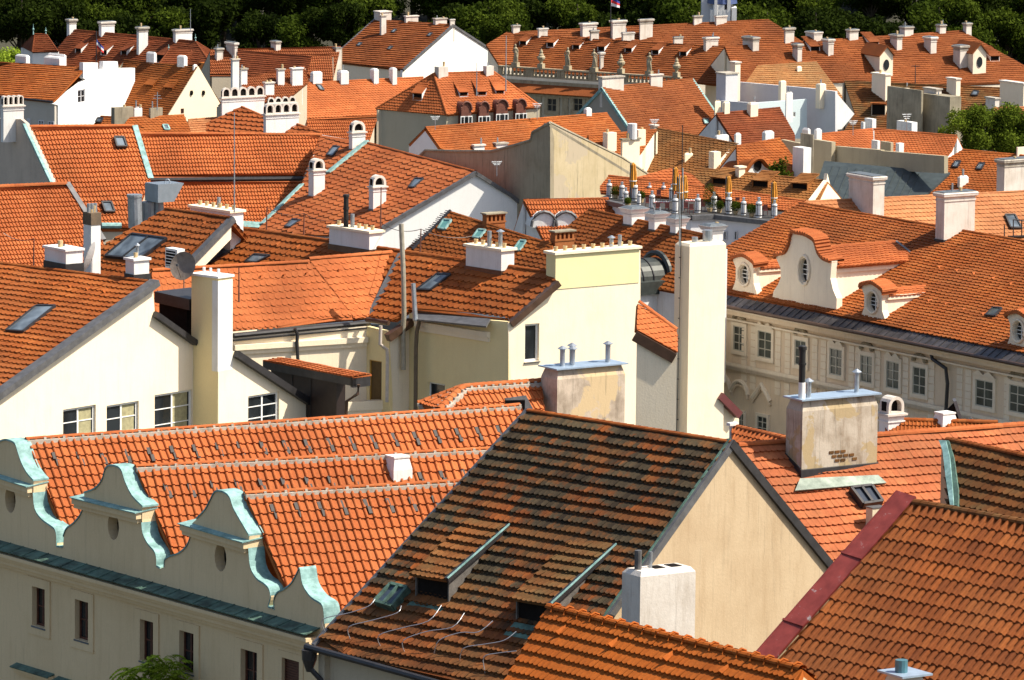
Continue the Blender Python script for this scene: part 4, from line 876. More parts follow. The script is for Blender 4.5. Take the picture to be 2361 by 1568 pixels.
    c = chim(H, 851, 588, 533, 94, 30, 'pots', MW, aB=42, y=ry(H, 851)-1.2, capmat=MC, pots=6, label='white chimney with one tall black flue'); flue(c, .3, .68, 2.1, .17, plain('black_flue', (.012, .012, .012), .5), black=True); flue(c, .4, .55, .9, .14, M('zinc')); skirt(c, brmetal, .35)
    c = chim(H, 1280, 655, 582, 22, 196, 'pots', stucco('render_pale_yellow', (.80, .72, .40), (.7, .6, .3), .25), y=Q((1280, 650), w5)[1]-.05, aB=35, extra=.35, capmat=MC, pots=9, label='long pale yellow chimney wall with nine clay pots'); flue(c, .72, .5, .6, .13, M('zinc'), cone=True); flue(c, .82, .5, .75, .13, M('zinc'))
    skyl4(H, [k11(1630, 900), k11(1750, 905), k11(1570, 1045), k11(1450, 1040)]); skyl4(H, [k11(-10, 725), k11(130, 735), k11(10, 800), k11(-90, 790)])
    skyl4(H, [k10(1960, 670), k10(2090, 685), k10(1900, 800), k10(1830, 785)])
    snowhooks(H, [k11(30, 620), k11(190, 640), k11(370, 665), k11(550, 685), k11(1550, 840), k11(1745, 860), k11(1820, 975), k11(2005, 1005), k12(40, 930), k12(115, 1050), k10(2140, 580)], T_mid, .28)
    for pp, pl in (([k11(30, 915), k11(235, 905), k11(435, 890)], p1), ([k11(725, 865), k11(975, 855)], p2)): snowhooks(H, pp, T_new, .3, pl)
    # lantern
    X = Q(k21(940, 70), w2)+w2[1]*.3; o = empty('wall_lantern', X, 'small black wall lantern left of the ochre door', 'lantern'); mb = MB(); mb.lathe(X-UP*.3, [(.08, 0), (.2, .35), (.24, .4), (.04, .62)], dmetal, 6); mb.tube([X-UP*.3, X-UP*.45-w2[1]*.3], .03, dmetal, 5); mb.obj('lamp_body', o)
finJ()
# ---- tower-like yellow chimney right of it
YT = goto(Q((1172, 900), HJ.w5), az(35), 1545)[1]-.6
HT = House('chimney_tower', 'very tall pale yellow chimney tower beside the cream corner house', P((1583, 1010), y=YT), 'tower')
def finT():
    H = HT; H.pl = HJ.w5; H.h = az(35); c = chim(H, 1583, 1010, 563, 34, 85, 'cham', MC, y=YT, aB=35, extra=14, name='shaft')
    flue(c, .3, .4, .35, .2, M('zinc')); flue(c, .65, .4, .75, .33, M('zinc'))
    mb = MB(); a = c['at'](-.04, .5, 1.8); mb.tube([a+UP*6, a-UP*4], .03, dmetal, 5); mb.tube([a-UP*4, c['at'](-.04, .6, -13)], .02, dmetal, 5)
    for i in range(9): q = c['at'](-.05, .52, -1-i*1.35); mb.box(q, az(130)*.12, az(35)*.05, UP*.06, dmetal)
    mb.obj('lightning_rod', c['o'])
    # low gable shoulder at its foot
    gp = (c['B']+az(35)*c['a'], HJ.w5[1]); wall_poly(H, [(1660, 920), (1703, 965), (1703, 1080), (1660, 1080)], (c['B']+HJ.w5[1]*-.3, HJ.w5[1]), MC, .3); X = (c['B']+HJ.w5[1]*.0, HJ.w5[1]); H.flash.bar(Q((1662, 905), X), Q((1707, 950), X), .5, .5, plain('brown_flash', (.12, .03, .03), .5)); H.finish()
finT()
# small tiled slope and the dark barrel dormer between
def finS():
    z = ZR((1476, 700), .4); pl, h = plz((1476, 700), z, 38, 42); H = House('small_lean_to_house', 'low house with a narrow orange slope between the yellow wall and the tower', P((1500, 700), z=z)); H.pl, H.h = pl, h
    TK['S'] = tkpx('bob1', 9, 12, pl, h, (1500, 740), .14); H.slope([(1470, 700), (1560, 765), (1560, 812), (1466, 760)], pl, 'S', T_new, h); a, b = Q((1472, 697), pl), Q((1560, 762), pl); ridgecap(H.roof, a, b, T_new, r=.22, seg=.8)
    a, b = Q((1468, 764), pl), Q((1560, 816), pl); H.flash.bar(a, b, .3, .6, brmetal); X = P((1470, 800), y=a[1]+.3); mb = H.wall; mb.box(X-UP*6, az(38)*.3, az(128)*.3, UP*2.2, MC) if 0 else mb.slab([a-UP*.1, b-UP*.1, b-UP*7, a-UP*7], .3, MC, down=V3(0, 1, 0)); H.finish()
finS()
# ================================================================== J5. raised roof left of it
z5 = ZR((383, 482), 1.2)
bobpx('J5', 11, 14.5, (383, 482), (533, 503), z5, 36, (400, 540), .16)
HJ5 = house('raised_orange_roof_house', 'house with a wide twin skylight and a long pot-topped chimney behind the yellow chimney', (383, 482), (533, 504), (226, 575), (402, 600), 36, 'J5', T_mid, MC, z=z5, poly=[(383, 482), (533, 504), (360, 648), (226, 648), (226, 575)], ends='gx', capk=.2, down=0)
def finJ5():
    H = HJ5; R0, R1 = H.Rp; H.wall = MB(); h, m = H.h, H.m; d = 8.; E1 = R1+m*d-UP*d*math.tan(math.radians(36)); B1 = R1-m*d-UP*d*.72
    H.wall.slab([R1-UP*.1, E1-UP*.1, E1-UP*1.3, R1-UP*1.4], .3, MC, down=-h); E0 = R0+m*d-UP*d*.72; B0 = R0-m*d-UP*d*.72; H.wall.slab([R0-UP*.1, E0, E0-UP*6, B0-UP*6, B0], .3, MC, down=h)
    H.flash.bar(R1+h*.02+UP*.14, E1+h*.02+UP*.14, .5, .4, lead); H.finish()
    c = chim(H, 531, 530, 486, 94, 30, 'pots', MW, y=R1[1]+1.6, aB=42, capmat=MC, pots=6); flue(c, .5, .45, .7, .13, M('zinc')); mb = MB(); mb.box(c['at'](-.01, .0, -1.5)-c['db']*.05, c['db']*.04, c['dl']*c['b'], UP*1.1, M('brown_wood')); mb.obj('brown_left_face', c['o'])  # brown sheet over the stack's left face
    skyl4(H, [k10(1195, 548), k10(1505, 590), k10(1265, 775), k10(955, 745)], mid=True, up=.3); snowhooks(H, [k10(1510, 400), k10(1655, 420), k10(1825, 445)], T_mid, .25)
finJ5()
# ventilation duct and chimneys behind it
def duct():
    y = HJ5.Rp[0][1]+4; o = empty('ventilation_duct', P((372, 520), y=y), 'big blue-grey sheet metal duct cowl on round pipes behind the twin skylight roof', 'ventilation duct')
    m = plain('duct_sheet', (.30, .36, .42), .4, .6, .1); A = P(k10(1415, 250), y=y); s = F/y
    mb = MB(); dB, dL = az(38), az(128); mb.box(A, dB*(140*.257/s/.79), dL*(125*.257/s/.6), UP*(165*.257/s), m)
    q = A+dB*(140*.257/s/.79); w = dL*(125*.257/s/.6); t = UP*(165*.257/s); e = dB*(85*.257/s/.79); mb.add([q, q+w, q+w+t, q+t, q+e+t*.98, q+w+e+t*.98], [(0, 3, 4), (1, 5, 2), (0, 4, 5, 1), (3, 2, 5, 4)], m); mb.obj('cowl', o)
    for x in (1330, 1420): a, b = P(k10(x, 240), y=y+1), P(k10(x, 520), y=y+1); mb = MB(); mb.tube([a, b], .5 if x < 1400 else .36, plain('duct_pipe', (.25, .28, .31), .4, .6, .1), 14); mb.obj('riser_pipe', o)
    a, b = P(k10(1205, 190), y=y), P(k10(1213, 470), y=y); mb = MB(); mb.tube([a, b], .5, M('zinc'), 14); mb.tube([a-UP*.05, a+UP*.12], .55, M('zinc'), 14); mb.obj('open_flue', o)
    mb = MB(); X = P(k10(1500, 75), y=y+1); mb.tube([X+V3(math.cos(t)*.18, 0, math.sin(t)*.3) for t in np.linspace(0, math.pi, 8)], .05, M('zinc'), 6); mb.obj('lifting_ring', o)
duct()

def blackdormer():
    y = HE.w3[0][1]+6.5; A = P(k21(60, 190), y=y+2.5); B = goto(A, az(-50), k21(868, 0)[0]); B = P(k21(868, 268), y=B[1]); A[2] = B[2]; d = B-A; k = az(40)
    o = empty('black_dormer', V3(*A[:2], A[2]-3), 'black sheet clad dormer with an orange tile top rising behind the cream wall verge', 'dormer'); mb = MB()
    mb.box(A-UP*.4, d, k*.25, UP*.5, dmetal); mb.box(B-UP*.5, k*1.4, -hz(d)*.25, UP*.62, dmetal); mb.obj('fascia', o)
    r = MB(); q = k*1.5+UP*.22; pl = plane3(A+UP*.12, B+UP*.12, A+q); r.slab([A+UP*.12, B+UP*.12, B+q, A+q], .1, T_new, down=-pl[1]); tiles(r, A+q, hz(d), pl, [A+q, B+q, B+UP*.14, A+UP*.14], 'bob1', .35, .35, T_new, .06, 0, seed=5); r.obj('roof', o)
    w = MB(); h = hz(d); L = np.linalg.norm(d); L = np.dot(goto(A+k*.5, h, 776)-A, h); w.box(A+k*.5-UP*4+h*.2, h*(L-.2), k*.7, UP*3.55, plain('dark_cladding', (.022, .012, .01), .5, .1, .3)); 
    for t in (.35, .62): w.box(A+k*.46-UP*4+h*L*t, h*.05, k*.06, UP*3.5, dmetal)
    w.obj('cladding', o); g = MB(); g.tube([B-UP*.3+k*.3+h*.2, B-UP*.9+k*.3+h*.1, B-UP*1.5-h*1.0+k*.3, B-UP*4-h*1.15+k*.3], .11, brmetal, 8); g.obj('downpipe', o)
blackdormer()
# ================================================================== P. palace with baroque dormers (right)
zP = ZR((1843, 469), 0)
TP('P', 'bob1', 10, 9.6, (1843, 469), (2360, 556), zP, 44, (2100, 620), .2)
HP = house('palace', 'long pinkish palace in shade with scrolled baroque dormers on its orange roof, at right', (1843, 469), (2480, 577), (1538, 652), (2480, 838), 44, 'P', T_mid, MPal, z=zP, ends='gg', foot=(0, (1538, 652)), capk=.16, down=14, cat='palace', inset=.3)
def pal_dormer(H, u, v, wpx, outline, depth, roofrise, win, name, winh, hpx):
    """front stands on the slope; outline in units of the width, from lower left over the top to lower right"""
    pl = (H.wp[0]+H.wp[1]*-.25, H.wp[1]); A = Q((u, v), pl); hh = H.h; n = -H.wp[1]*-1; B = goto(A, hh, u+wpx); w = np.linalg.norm(B-A)
    sz = hpx*A[1]/F/max(z for x, z in outline); f = lambda x, z, d=0: A+hh*(x*w)+UP*(z*sz)-H.wp[1]*d
    D = MB(); pts = [f(x, z) for x, z in outline]; cx, cz, rx, rz = win; hole = [f(cx+rx*math.cos(t*math.pi/8), cz+rz*math.sin(t*math.pi/8)) for t in range(16)]
    D.slab(pts, .5, MPalL, down=-H.wp[1], holes=[hole]); o = H.part(D, name)
    g = MB(); g.slab([f(cx+rx*math.cos(t*math.pi/8)*1.02, cz+rz*math.sin(t*math.pi/8)*1.02, .3) for t in range(16)], .05, glass, down=-H.wp[1])
    g.box(f(cx, cz-rz, .27), hh*.06, UP*rz*2*sz, H.wp[1]*.04, wpaint)
    for k in (-.4, 0, .4): g.box(f(cx-rx, cz+rz*k, .27), hh*rx*2*w, UP*.05, H.wp[1]*.04, wpaint)
    g.obj('window', o)
    s = MB(); K_ = 20; ring = [f(cx+rx*1.22*math.cos(t*2*math.pi/K_), cz+rz*1.2*math.sin(t*2*math.pi/K_), -.06) for t in range(K_+1)]; s.tube(ring, .09, MPalL, 6, cap=False); s.obj('surround', o)
    # tiled hood following the outline's top
    i0, i1 = roofrise; top = smooth([outline[i] for i in range(i0, i1+1)], 3); t = MB(); P3 = [f(x, z, -.22)+UP*.05 for x, z in top]; P4 = [f(x, z, 1.1)+UP*.12 for x, z in top]; 
    for i in range(len(P3)-1):
        a, b, c, d = P3[i], P3[i+1], P4[i+1], P4[i]; up = UP*.16
        t.add([a, b, c, d, a-up, b-up, c-up, d-up], [(0, 1, 2, 3), (0, 4, 5, 1), (2, 6, 7, 3), (4, 7, 6, 5)], T_new, random.random()); 
        t.tube([a+UP*.04, d+UP*.04], .11, T_new, 6, rnd=random.random())
    t.obj('tiled_hood', o)
    # body behind with its own gable roof
    zt = max(z for x, z in outline)*.80; ze = zt*.60 if winh is None else winh; x0, x1 = .12, .93
    dB = -H.wp[1]; k = MB(); L = depth
    k.slab([f(x1, 0, .45), f(x1, ze, .45), f(x1, ze, .45)+dB*L, f(x1, 0, .45)+dB*L], .2, MPalL, down=-hh); k.slab([f(x0, 0, .45), f(x0, ze, .45), f(x0, ze, .45)+dB*L, f(x0, 0, .45)+dB*L], .2, MPalL, down=hh)
    k.box(f(x1, ze-.12, .45), hh*.14, dB*L, UP*.3, MPalL); k.obj('side_wall', o)
    r = MB(); R0, R1 = f((x0+x1)/2, zt, .5), f((x0+x1)/2, zt, .5)+dB*L
    for xe, sg in ((x1+.06, 1), (x0-.06, -1)):
        E0, E1 = f(xe, ze-.0, .5), f(xe, ze, .5)+dB*L; pl2 = plane3(R0, R1, E0); r.slab([R0, R1, E1, E0], .12, T_new, down=-pl2[1]); hb = hz(dB); tiles(r, R0, hb, pl2, [R0, R1, E1, E0], 'bob1', .38, .34, T_new, .06, 0, seed=int(u)+sg)
    ridgecap(r, R0, R1, T_new, r=.16, seg=.5); r.obj('dormer_roof', o)
    q = MB(); q.bar(R1+UP*.12, f(x1+.06, ze, .5)+dB*(L-.05)+UP*.1, .22, .2, lead); q.obj('end_flashing', o); return o
def finP():
    H = HP; dl = H.wp
    # metal pent, cornice and string course
    A = goto(H.E[0], H.h, 1560); B = H.E[1]; n = dl[1]; mb = MB(); A = A-UP*.05; N_ = 60
    for i in range(N_):
        a = A+(B-A)*i/N_; b = A+(B-A)*(i+1)/N_; mb.slab([a, b, b+n*.9-UP*.55, a+n*.9-UP*.55], .06, plain('pent_metal', (.05, .042, .04), .45, .2, .35, 1.2, col2=(.09, .08, .08))); mb.bar(b+UP*.05, b+n*.9-UP*.5, .06, .06, dmetal, up=n)
    H.part(mb, 'metal_pent')
    mb = MB(); mb.tube([A+n*.98-UP*.62, B+n*.98-UP*.62], .14, M('brown_metal')); H.part(mb, 'gutter')
    mb = MB(); mb.box(A+n*.6-UP*.95, B-A, -n*.9, UP*.28, MPalL); mb.box(A+n*.35-UP*1.3, B-A, -n*.6, UP*.35, MPal); mb.box(A+n*.05-UP*1.75, B-A, -n*.3, UP*.12, MPalL); H.part(mb, 'cornice')
    Z = Q(k22(1885, 150), H.wp)[2]; mb = MB(); a = V3(A[0], A[1], Z); b = V3(B[0], B[1], Z); mb.box(a-n*.05, b-a, -n*.2+n*.0, UP*.0+UP*.25, MPalL) ; mb.box(a-n*.15, b-a, n*.1, UP*.5, MPalL); H.part(mb, 'string_course')
    cols = [(k12(1993, 1345), k22(2088, 20)), (k12(2212, 1388), k22(2330, 85)), (k13(250, 1470), k23(345, 150)), (k13(562, 1545), k23(668, 238)), (k23(838, 38), k23(938, 305)), (k23(1070, 92), k23(1178, 358)), (k23(1306, 142), k23(1417, 412)), (k23(1868, 255), k23(2020, 527)), (k23(2170, 300), k23(2310, 577))]
    for i, (a, b) in enumerate(cols):
        vwin(H, H.wp, a, b, fm=plain('window_frame_cream', (.55, .52, .42), .6), gm=M('window_glass_pale'), mull=(1, 2), dep=-.02, fr=.08, sur=MPalL, surw=.26, proud=.14, name='window')
        X = Q(a, H.wp); Y = Q(b, H.wp); hh = H.h; w = np.dot(Y-X, hh); c = X+hh*w/2+UP*.28; mb = MB()
        if i % 2 == 0:
            for k in range(9): t = math.pi*k/8; mb.lathe(c+hh*math.cos(t)*w*.45+UP*(.2+math.sin(t)*.35)+n*.12, [(.12, -.12), (.2, 0), (.1, .15)], MStone, 6)
        else: mb.add([c-hh*w*.65+n*.02, c-hh*w*.3+UP*.2+n*.02, c+UP*.0+n*.02, c+hh*w*.3+UP*.2+n*.02, c+hh*w*.65+n*.02]+[c-hh*w*.65+n*.25, c-hh*w*.3+UP*.42+n*.25, c+UP*.1+n*.25, c+hh*w*.3+UP*.42+n*.25, c+hh*w*.65+n*.25], [(0, 1, 6, 5), (1, 2, 7, 6), (2, 3, 8, 7), (3, 4, 9, 8), (5, 6, 7, 8, 9)], MPalL)
        mb.obj('pediment', H.o)
    for a, b, ar in ((k22(2035, 560), k22(2080, 760), 1), (k22(2205, 585), k22(2290, 760), 0)):
        vwin(H, H.wp, a, b, fm=M('window_frame_cream'), gm=M('window_glass_pale'), mull=(1, 2), dep=-.02, sur=MPalL, surw=.2, proud=.15)
    for c_, rr in ((k22(2045, 400), 1), (k22(2240, 430), 0), (k22(1890, 350), 1)):
        X = Q(c_, H.wp)+n*.1; mb = MB(); hh = H.h
        pts = [X+hh*math.cos(t)*1.0+UP*math.sin(t)*1.0 for t in np.linspace(.1, math.pi-.1, 9)] if rr else [X-hh*1.1-UP*.1, X-hh*.5+UP*.5, X+UP*1.0, X+hh*.5+UP*.5, X+hh*1.1-UP*.1]
        mb.tube(pts, .17, MPalL, 6); mb.tube([p-UP*.3 for p in pts], .1, MPal, 6); mb.obj('pediment', H.o)
    for u in (1712, 1733, 1790, 1812, 1875, 1895, 1960, 1975, 2020, 2085, 2145, 2210, 2230, 2320):     # rusticated strips
        X = Q((u, 700), H.wp); X = V3(X[0], X[1], A[2]-1.9); hh = H.h; mb = MB()
        for k in range(9): mb.box(X-UP*(k*.52+.48), hh*.62, n*.06, UP*.46, MPalL)
        mb.obj('pilaster', H.o)
    H.finish()
    mb = MB(); q = (H.wp[0]+n*.45, n); mb.tube([Q(p, q) for p in (k23(1440, -30), k23(1470, 80), k23(1590, 165), k23(1605, 300), k23(1592, 545))], .13, dmetal, 8); H.part(mb, 'downpipe')
    ol = [(-.08, .03), (-.06, .13), (-.02, .2), (.06, .27), (.08, .42), (.0, .66), (.02, .76), (.16, .84), (.23, 1.0), (.27, 1.16), (.36, 1.17), (.5, 1.14), (.64, 1.04), (.75, .99), (.80, .84), (.92, .74), (1.03, .66), (.99, .42), (1.04, .25), (1.1, .12), (1.1, -.06)]
    ol = [(-.08, .02), (-.06, .16), (.02, .30), (.07, .45), (.06, .62), (-.03, .80), (.0, .86), (.14, .92), (.22, 1.08), (.27, 1.32), (.36, 1.34), (.5, 1.34), (.62, 1.30), (.70, 1.24), (.76, 1.06), (.86, .95), (1.0, .92), (.98, .60), (1.03, .40), (1.1, .25), (1.1, -.02)]
    pal_dormer(H, 1790, 692, 125, ol, 7.5, (5, 16), (.50, .66, .085, .23), 'great_dormer', .80, 166)
    sm = [(-.1, .0), (.0, .2), (.1, .5), (.1, 1.0), (-.05, 1.28), (.0, 1.40), (.25, 1.50), (.5, 1.56), (.75, 1.48), (1., 1.34), (1.02, 1.2), (.92, 1.0), (.95, .5), (1.08, .2), (1.12, .0)]
    for u, v in ((1690, 673), (1986, 736), (2322, 803)): pal_dormer(H, u, v, 49, sm, 5., (4, 10), (.5, .78, .23, .38), 'oval_dormer', 1.05, 90)
    c = chim(H, 2175, 560, 446, 20, 71, 'bar', MWs, capmat=MWs, aB=33, label='weathered moulded chimney on the palace ridge'); skirt(c, dmetal, .2)
    skyl4(H, [k13(2020, 1205), k13(2095, 1210), k13(2030, 1280), k13(1955, 1270)], glass=glass_pale)
    snowhooks(H, [k13(x, y) for x, y in ((1525, 840), (1680, 870), (1835, 900), (2005, 940), (2165, 990), (1430, 1140), (1585, 1170), (1745, 1220), (1915, 1260))], T_new, .25)
finP()
# ================================================================== pink roof behind the palace
z = ZR((1850, 467), -2.2)
TP('K', 'bob1', 9, 9.5, (1850, 466), (2362, 441), z, 35, (2250, 480), .14)
HK = house('pink_roofed_house', 'house with a pale salmon roof behind the palace ridge', (1850, 466), (2480, 436), (1850, 600), (2480, 580), 34, 'K', T_pink, MW, z=z, capk=.14); HK.finish()
chim(HK, 2011, 520, 408, 57, 26, 'bar', MWs, y=HK.Rp[0][1]-.5, aB=33, capmat=MWs, label='tall moulded chimney rising behind the palace ridge')
skyl4(HK, [k13(2115, 375), k13(2200, 375), k13(2260, 490), k13(2165, 490)], up=.3)
def fence():
    y = Q(k13(2190, 560), HK.pl)[1]-.6; o = empty('roof_railing', P(k13(2190, 560), y=y), 'dark iron railing and walkway on the salmon roof by the skylight', 'railing'); mb = MB()
    for x in (2115, 2195, 2270): a, b = P(k13(x, 450 if x < 2150 else 400), y=y), P(k13(x, 560), y=y); mb.tube([a, b], .05, dmetal, 5)
    mb.tube([P(k13(2195, 400), y=y), P(k13(2360, 420), y=y)], .05, dmetal, 5); mb.tube([P(k13(2195, 470), y=y), P(k13(2360, 480), y=y)], .04, dmetal, 5); mb.obj('railing', o)
    mb = MB(); a = P(k13(2180, 560), y=y); mb.box(a, az(30)*4, az(120)*.8, UP*.08, dmetal); mb.obj('walkway', o)
fence()
# ================================================================== Q. salmon beaver-tail roof with the patchy chimney
z = ZR((2025, 1004), .2)
T_patch = tilemat('tile_salmon_mixed', [(.33, .072, .042), (.42, .098, .055), (.52, .145, .08)], patch=(.28, .075, .048), patch_amt=.75, sc=.35)
TP('Q', 'bob1', 13, 20, (2025, 1003), (2360, 980), z, 36, (1900, 1150), .16)
HQ = house('salmon_roofed_house', 'house with a mottled salmon scalloped roof carrying the huge patchy chimney', (1700, 1028), (2480, 972), (1720, 1360), (2480, 1330), 36, 'Q', T_patch, MB_, z=z, capk=.24, down=4, capm=T_new)
HQ.finish()
c = chim(HQ, 1847, 1103, 922, 38, 177, 'sheet', MOld, capmat=bluem, aB=33, taper=1, label='huge chimney with render fallen from patches of brick')
flue(c, .05, .3, .75, .16, wpaint); flue(c, .05, .3, 1.75, .15, M('black_flue'), black=True, base=.6); flue(c, .15, .35, .75, .12, M('zinc'), cone=True); flue(c, .82, .5, .95, .11, M('zinc'), cone=True)
def skirtQ(c):
    mb = MB(); B, db, dl, a, b = c['B'], c['db'], c['dl'], c['a'], c['b']; n = HQ.pl[1]; q = lambda s, t: B+db*s+dl*t
    mb.frustum([q(-.06, -.06)-UP*1.5, q(a+.06, -.06)-UP*1.5, q(a+.06, b)-UP*1.5, q(-.06, b)-UP*1.5], [q(-.06, -.06)+UP*.38, q(a+.06, -.06)+UP*.38, q(a+.06, b)+UP*.38+UP*b*.5, q(-.06, b)+UP*.38+UP*b*.5], dmetal)
    mb.obj('flashing', c['o']); f = MB(); pts = [Q(p, (HQ.pl[0]+n*.24, n)) for p in (k23(240, 1258), k23(1060, 1188), k23(985, 1118), k23(285, 1150))]; f.slab(pts, .06, plain('apron_sheet', (.17, .22, .18), .6, 0, .3, 1.5, col2=(.30, .36, .30)), down=-n); f.obj('copper_apron', c['o'])
    # patch of bare bricks
    br = MB()
    for j in range(3):
        for i in range(5-j):
            if random.random() < .85: br.box(B-dl*.03+db*(a*.5+i*.33-.6+(j % 2)*.16)+UP*(.62+j*.2), db*.26, dl*.035, UP*.12, tilemat('brick_old', [(.10, .04, .02), (.16, .055, .025), (.2, .08, .04)]), random.random())
    br.obj('bare_brick', c['o'])
skirtQ(c)
skyl4(HQ, [k23(720, 1285), k23(905, 1265), k23(1000, 1405), k23(830, 1430)], up=.45, glass=plain('panel_black', (.03, .04, .06), .25), mid=True)
def post():
    p = k33(960, 240); y = Q(p, HQ.pl)[1]; a = P(p, y=y); b = P(k23(960, 1410), y=y); o = empty('timber_post', a, 'pale upright post beside the black roof hatch on the salmon roof', 'post'); mb = MB(); mb.cbox(a-UP*1, az(33), .75, .5, b[2]-a[2]+1, stucco('post_cream', (.66, .58, .42), (.4, .3, .2), .6)); mb.obj('shaft', o); mb = MB(); mb.cbox(V3(a[0], a[1], b[2]), az(33), .8, .55, .05, lead); mb.obj('post_cap', o)
post()
# ================================================================== R. dark weathered roof with green copper verge
z = ZR((2190, 1016), 1.2)
TP('R', 'bob', 13, 24, (2190, 1016), (2360, 1052), z, 38, (2290, 1100), .2)
HR = house('weathered_house', 'weathered umber roof edged with a green copper strip at the right edge', (2184, 1014), (2480, 1078), (2165, 1300), (2480, 1420), 40, 'R', T_old2, MB_, z=z, poly=[(2184, 1014), (2480, 1078), (2480, 1420), (2196, 1320), (2190, 1165)], ends='xg', capk=.2, capm=T_mid, mort=None)
def finR():
    H = HR; n = H.pl[1]; pts = [k23(1525, 805), k23(1615, 810), k23(1660, 960), k23(1700, 1250), k23(1700, 1400), k23(1630, 1400), k23(1590, 1150), k23(1560, 900)]
    cs = MB(); cs.slab([Q(p, (H.pl[0]+n*.25, n)) for p in pts], .12, copperd, down=-n); pts = [k23(1525, 805), k23(1590, 810), k23(1625, 960), k23(1650, 1250), k23(1660, 1400), k23(1630, 1400), k23(1590, 1150), k23(1560, 900)]; cs.slab([Q(p, (H.pl[0]+n*.32, n)) for p in pts], .06, copper, down=-n); H.part(cs, 'copper_verge')
    a = Q((2170, 1014), H.pl); mb = H.wall; mb.slab([a, Q((2200, 1320), H.pl), Q((2200, 1320), H.pl)-UP*8, a-UP*8], .3, MB_, down=H.h); H.finish()
finR()
# ---- metal-topped chimney at the bottom edge
y = Q((2070, 1568), HD.pl)[1]-6
HX = House('metal_capped_stack', 'blue metal cap of a chimney stack peeking in at the bottom edge', P((2070, 1590), y=y), 'chimney')
c = chim(HX, 2080, 1640, 1560, 50, 58, 'sheet', MWs, y=y, capmat=bluem, aB=33, name='stack', extra=6); flue(c, .35, .5, .45, .22, plain('teal_pipe', (.08, .2, .24), .4, .3)); HX.finish()
# ================================================================== chimney with three pipes behind the mossy roof, and bits around
y = HB.Rp[0][1]+9
TP('N', 'pan', 13, 22, (1060, 892), (1245, 884), ZR((1060, 890), 0), 40, (1150, 910), .12, .22)
HN = house('small_pantile_house', 'small pantiled house with the broad stained chimney and three zinc pipes', (1066, 892), (1246, 879), (1010, 945), (1262, 1010), 40, 'N', T_pan, MB_, dz=.0, ends='hg', capk=.22, down=8, mort=mortar, foot=None)
HN.finish()
c = chim(HN, 1283, 1000, 851, 38, 159, 'sheet', stucco('render_stained_pink', (.58, .48, .38), (.22, .17, .12), .8, sc=.8, ragged=((.58, .44, .26), .3), drips=.4), y=HN.Rp[1][1]-1.6, capmat=bluem, aB=34, taper=1, extra=5, label='broad stained chimney with a blue sheet cap')
for t, k in ((.18, .9), (.33, .85), (.38, .95), (.85, .95)): flue(c, t, .45 if t != .38 else .7, k, .13, M('zinc'), cone=True)
mb = MB(); q = P((1205, 960), y=HN.Rp[0][1]-3.5); mb.slab([q+UP*.9-V3(.9, 0, 0), q+UP*1.0+V3(.15, .4, 0), q+V3(1.0, .4, -.6), q+V3(-.1, 0, -1.)], .15, lead); mb.box(q-V3(.9, 0, 1.2), V3(1.0, 0, -.0), V3(0, .8, 0), UP*2.0, M('opening_shade')); HN.part(mb, 'dark_hatch')
z = ZR((1700, 985), -.6); TP('O', 'pan', 12, 18, (1690, 990), (1830, 1012), z, 36, (1740, 1040), .12, .22)
HO = house('tiny_pantile_house', 'bright pantile roof glimpsed between the mossy house and the patchy chimney', (1690, 984), (1860, 1022), (1690, 1075), (1860, 1080), 36, 'O', T_pan, MW, z=z, capk=.2); HO.finish()
c = chim(HO, 1683, 1030, 975, 3, 12, 'slab', MW, y=HO.Rp[0][1]-.4, aB=33)
# back strip of pantiles and the two white stacks seen over the salmon ridge
z = ZR((2080, 975), -.5); TP('U', 'pan', 9, 14, (2076, 972), (2160, 974), z, 36, (2100, 985), .12, .22)
HU = house('hidden_pantile_house', 'strip of brown pantiles with two white stacks over the salmon ridge', (2040, 968), (2300, 975), (2040, 1030), (2300, 1040), 36, 'U', T_mid, MW, z=z, capk=.18); HU.finish()
c = chim(HU, 2047, 1010, 916, 22, 36, 'arch', MW, y=HU.Rp[0][1]-.8, aB=33, n=1, extra=3, capmat=MWs); c = chim(HU, 2172, 1010, 954, 26, 36, 'taper', MW, y=HU.Rp[0][1]-.8, aB=33, capmat=MW)
y = HU.Rp[0][1]+1; mb = MB(); A = P(k23(1680, 460), y=y); B = P(k23(1750, 690), y=y); C1 = P(k23(1570, 570), y=y); mb.slab([A, B, C1-UP*.6, C1], .2, M('opening_shade'), down=V3(0, 1, 0)); mb.bar(A+UP*.1, B+UP*.1, .9, .15, lead); HU.part(mb, 'dormer_hood')
mb = MB(); A = P(k23(1815, 622), y=y-1); B = P(k23(1870, 690), y=y-1); C1 = P(k23(1745, 690), y=y-1); mb.slab([A, B, C1], .6, MW, down=V3(0, 1, 0)); mb.bar(A+UP*.1, B+UP*.1, .5, .12, lead); mb.bar(A+UP*.1, C1+UP*.1, .5, .12, lead); HU.part(mb, 'dormer_hood')
kT = lambda x, y: (x*.19532+1383.3, y*.19532+368.9)
T_pal = tilemat('tile_palace_rust', [(.19, .040, .016), (.24, .053, .021), (.30, .07, .028)], patch=(.16, .04, .02), patch_amt=.5)
T_tan = tilemat('tile_sun_bleached', [(.22, .07, .03), (.30, .092, .038), (.38, .13, .06)], patch=(.16, .07, .04), patch_amt=.6)
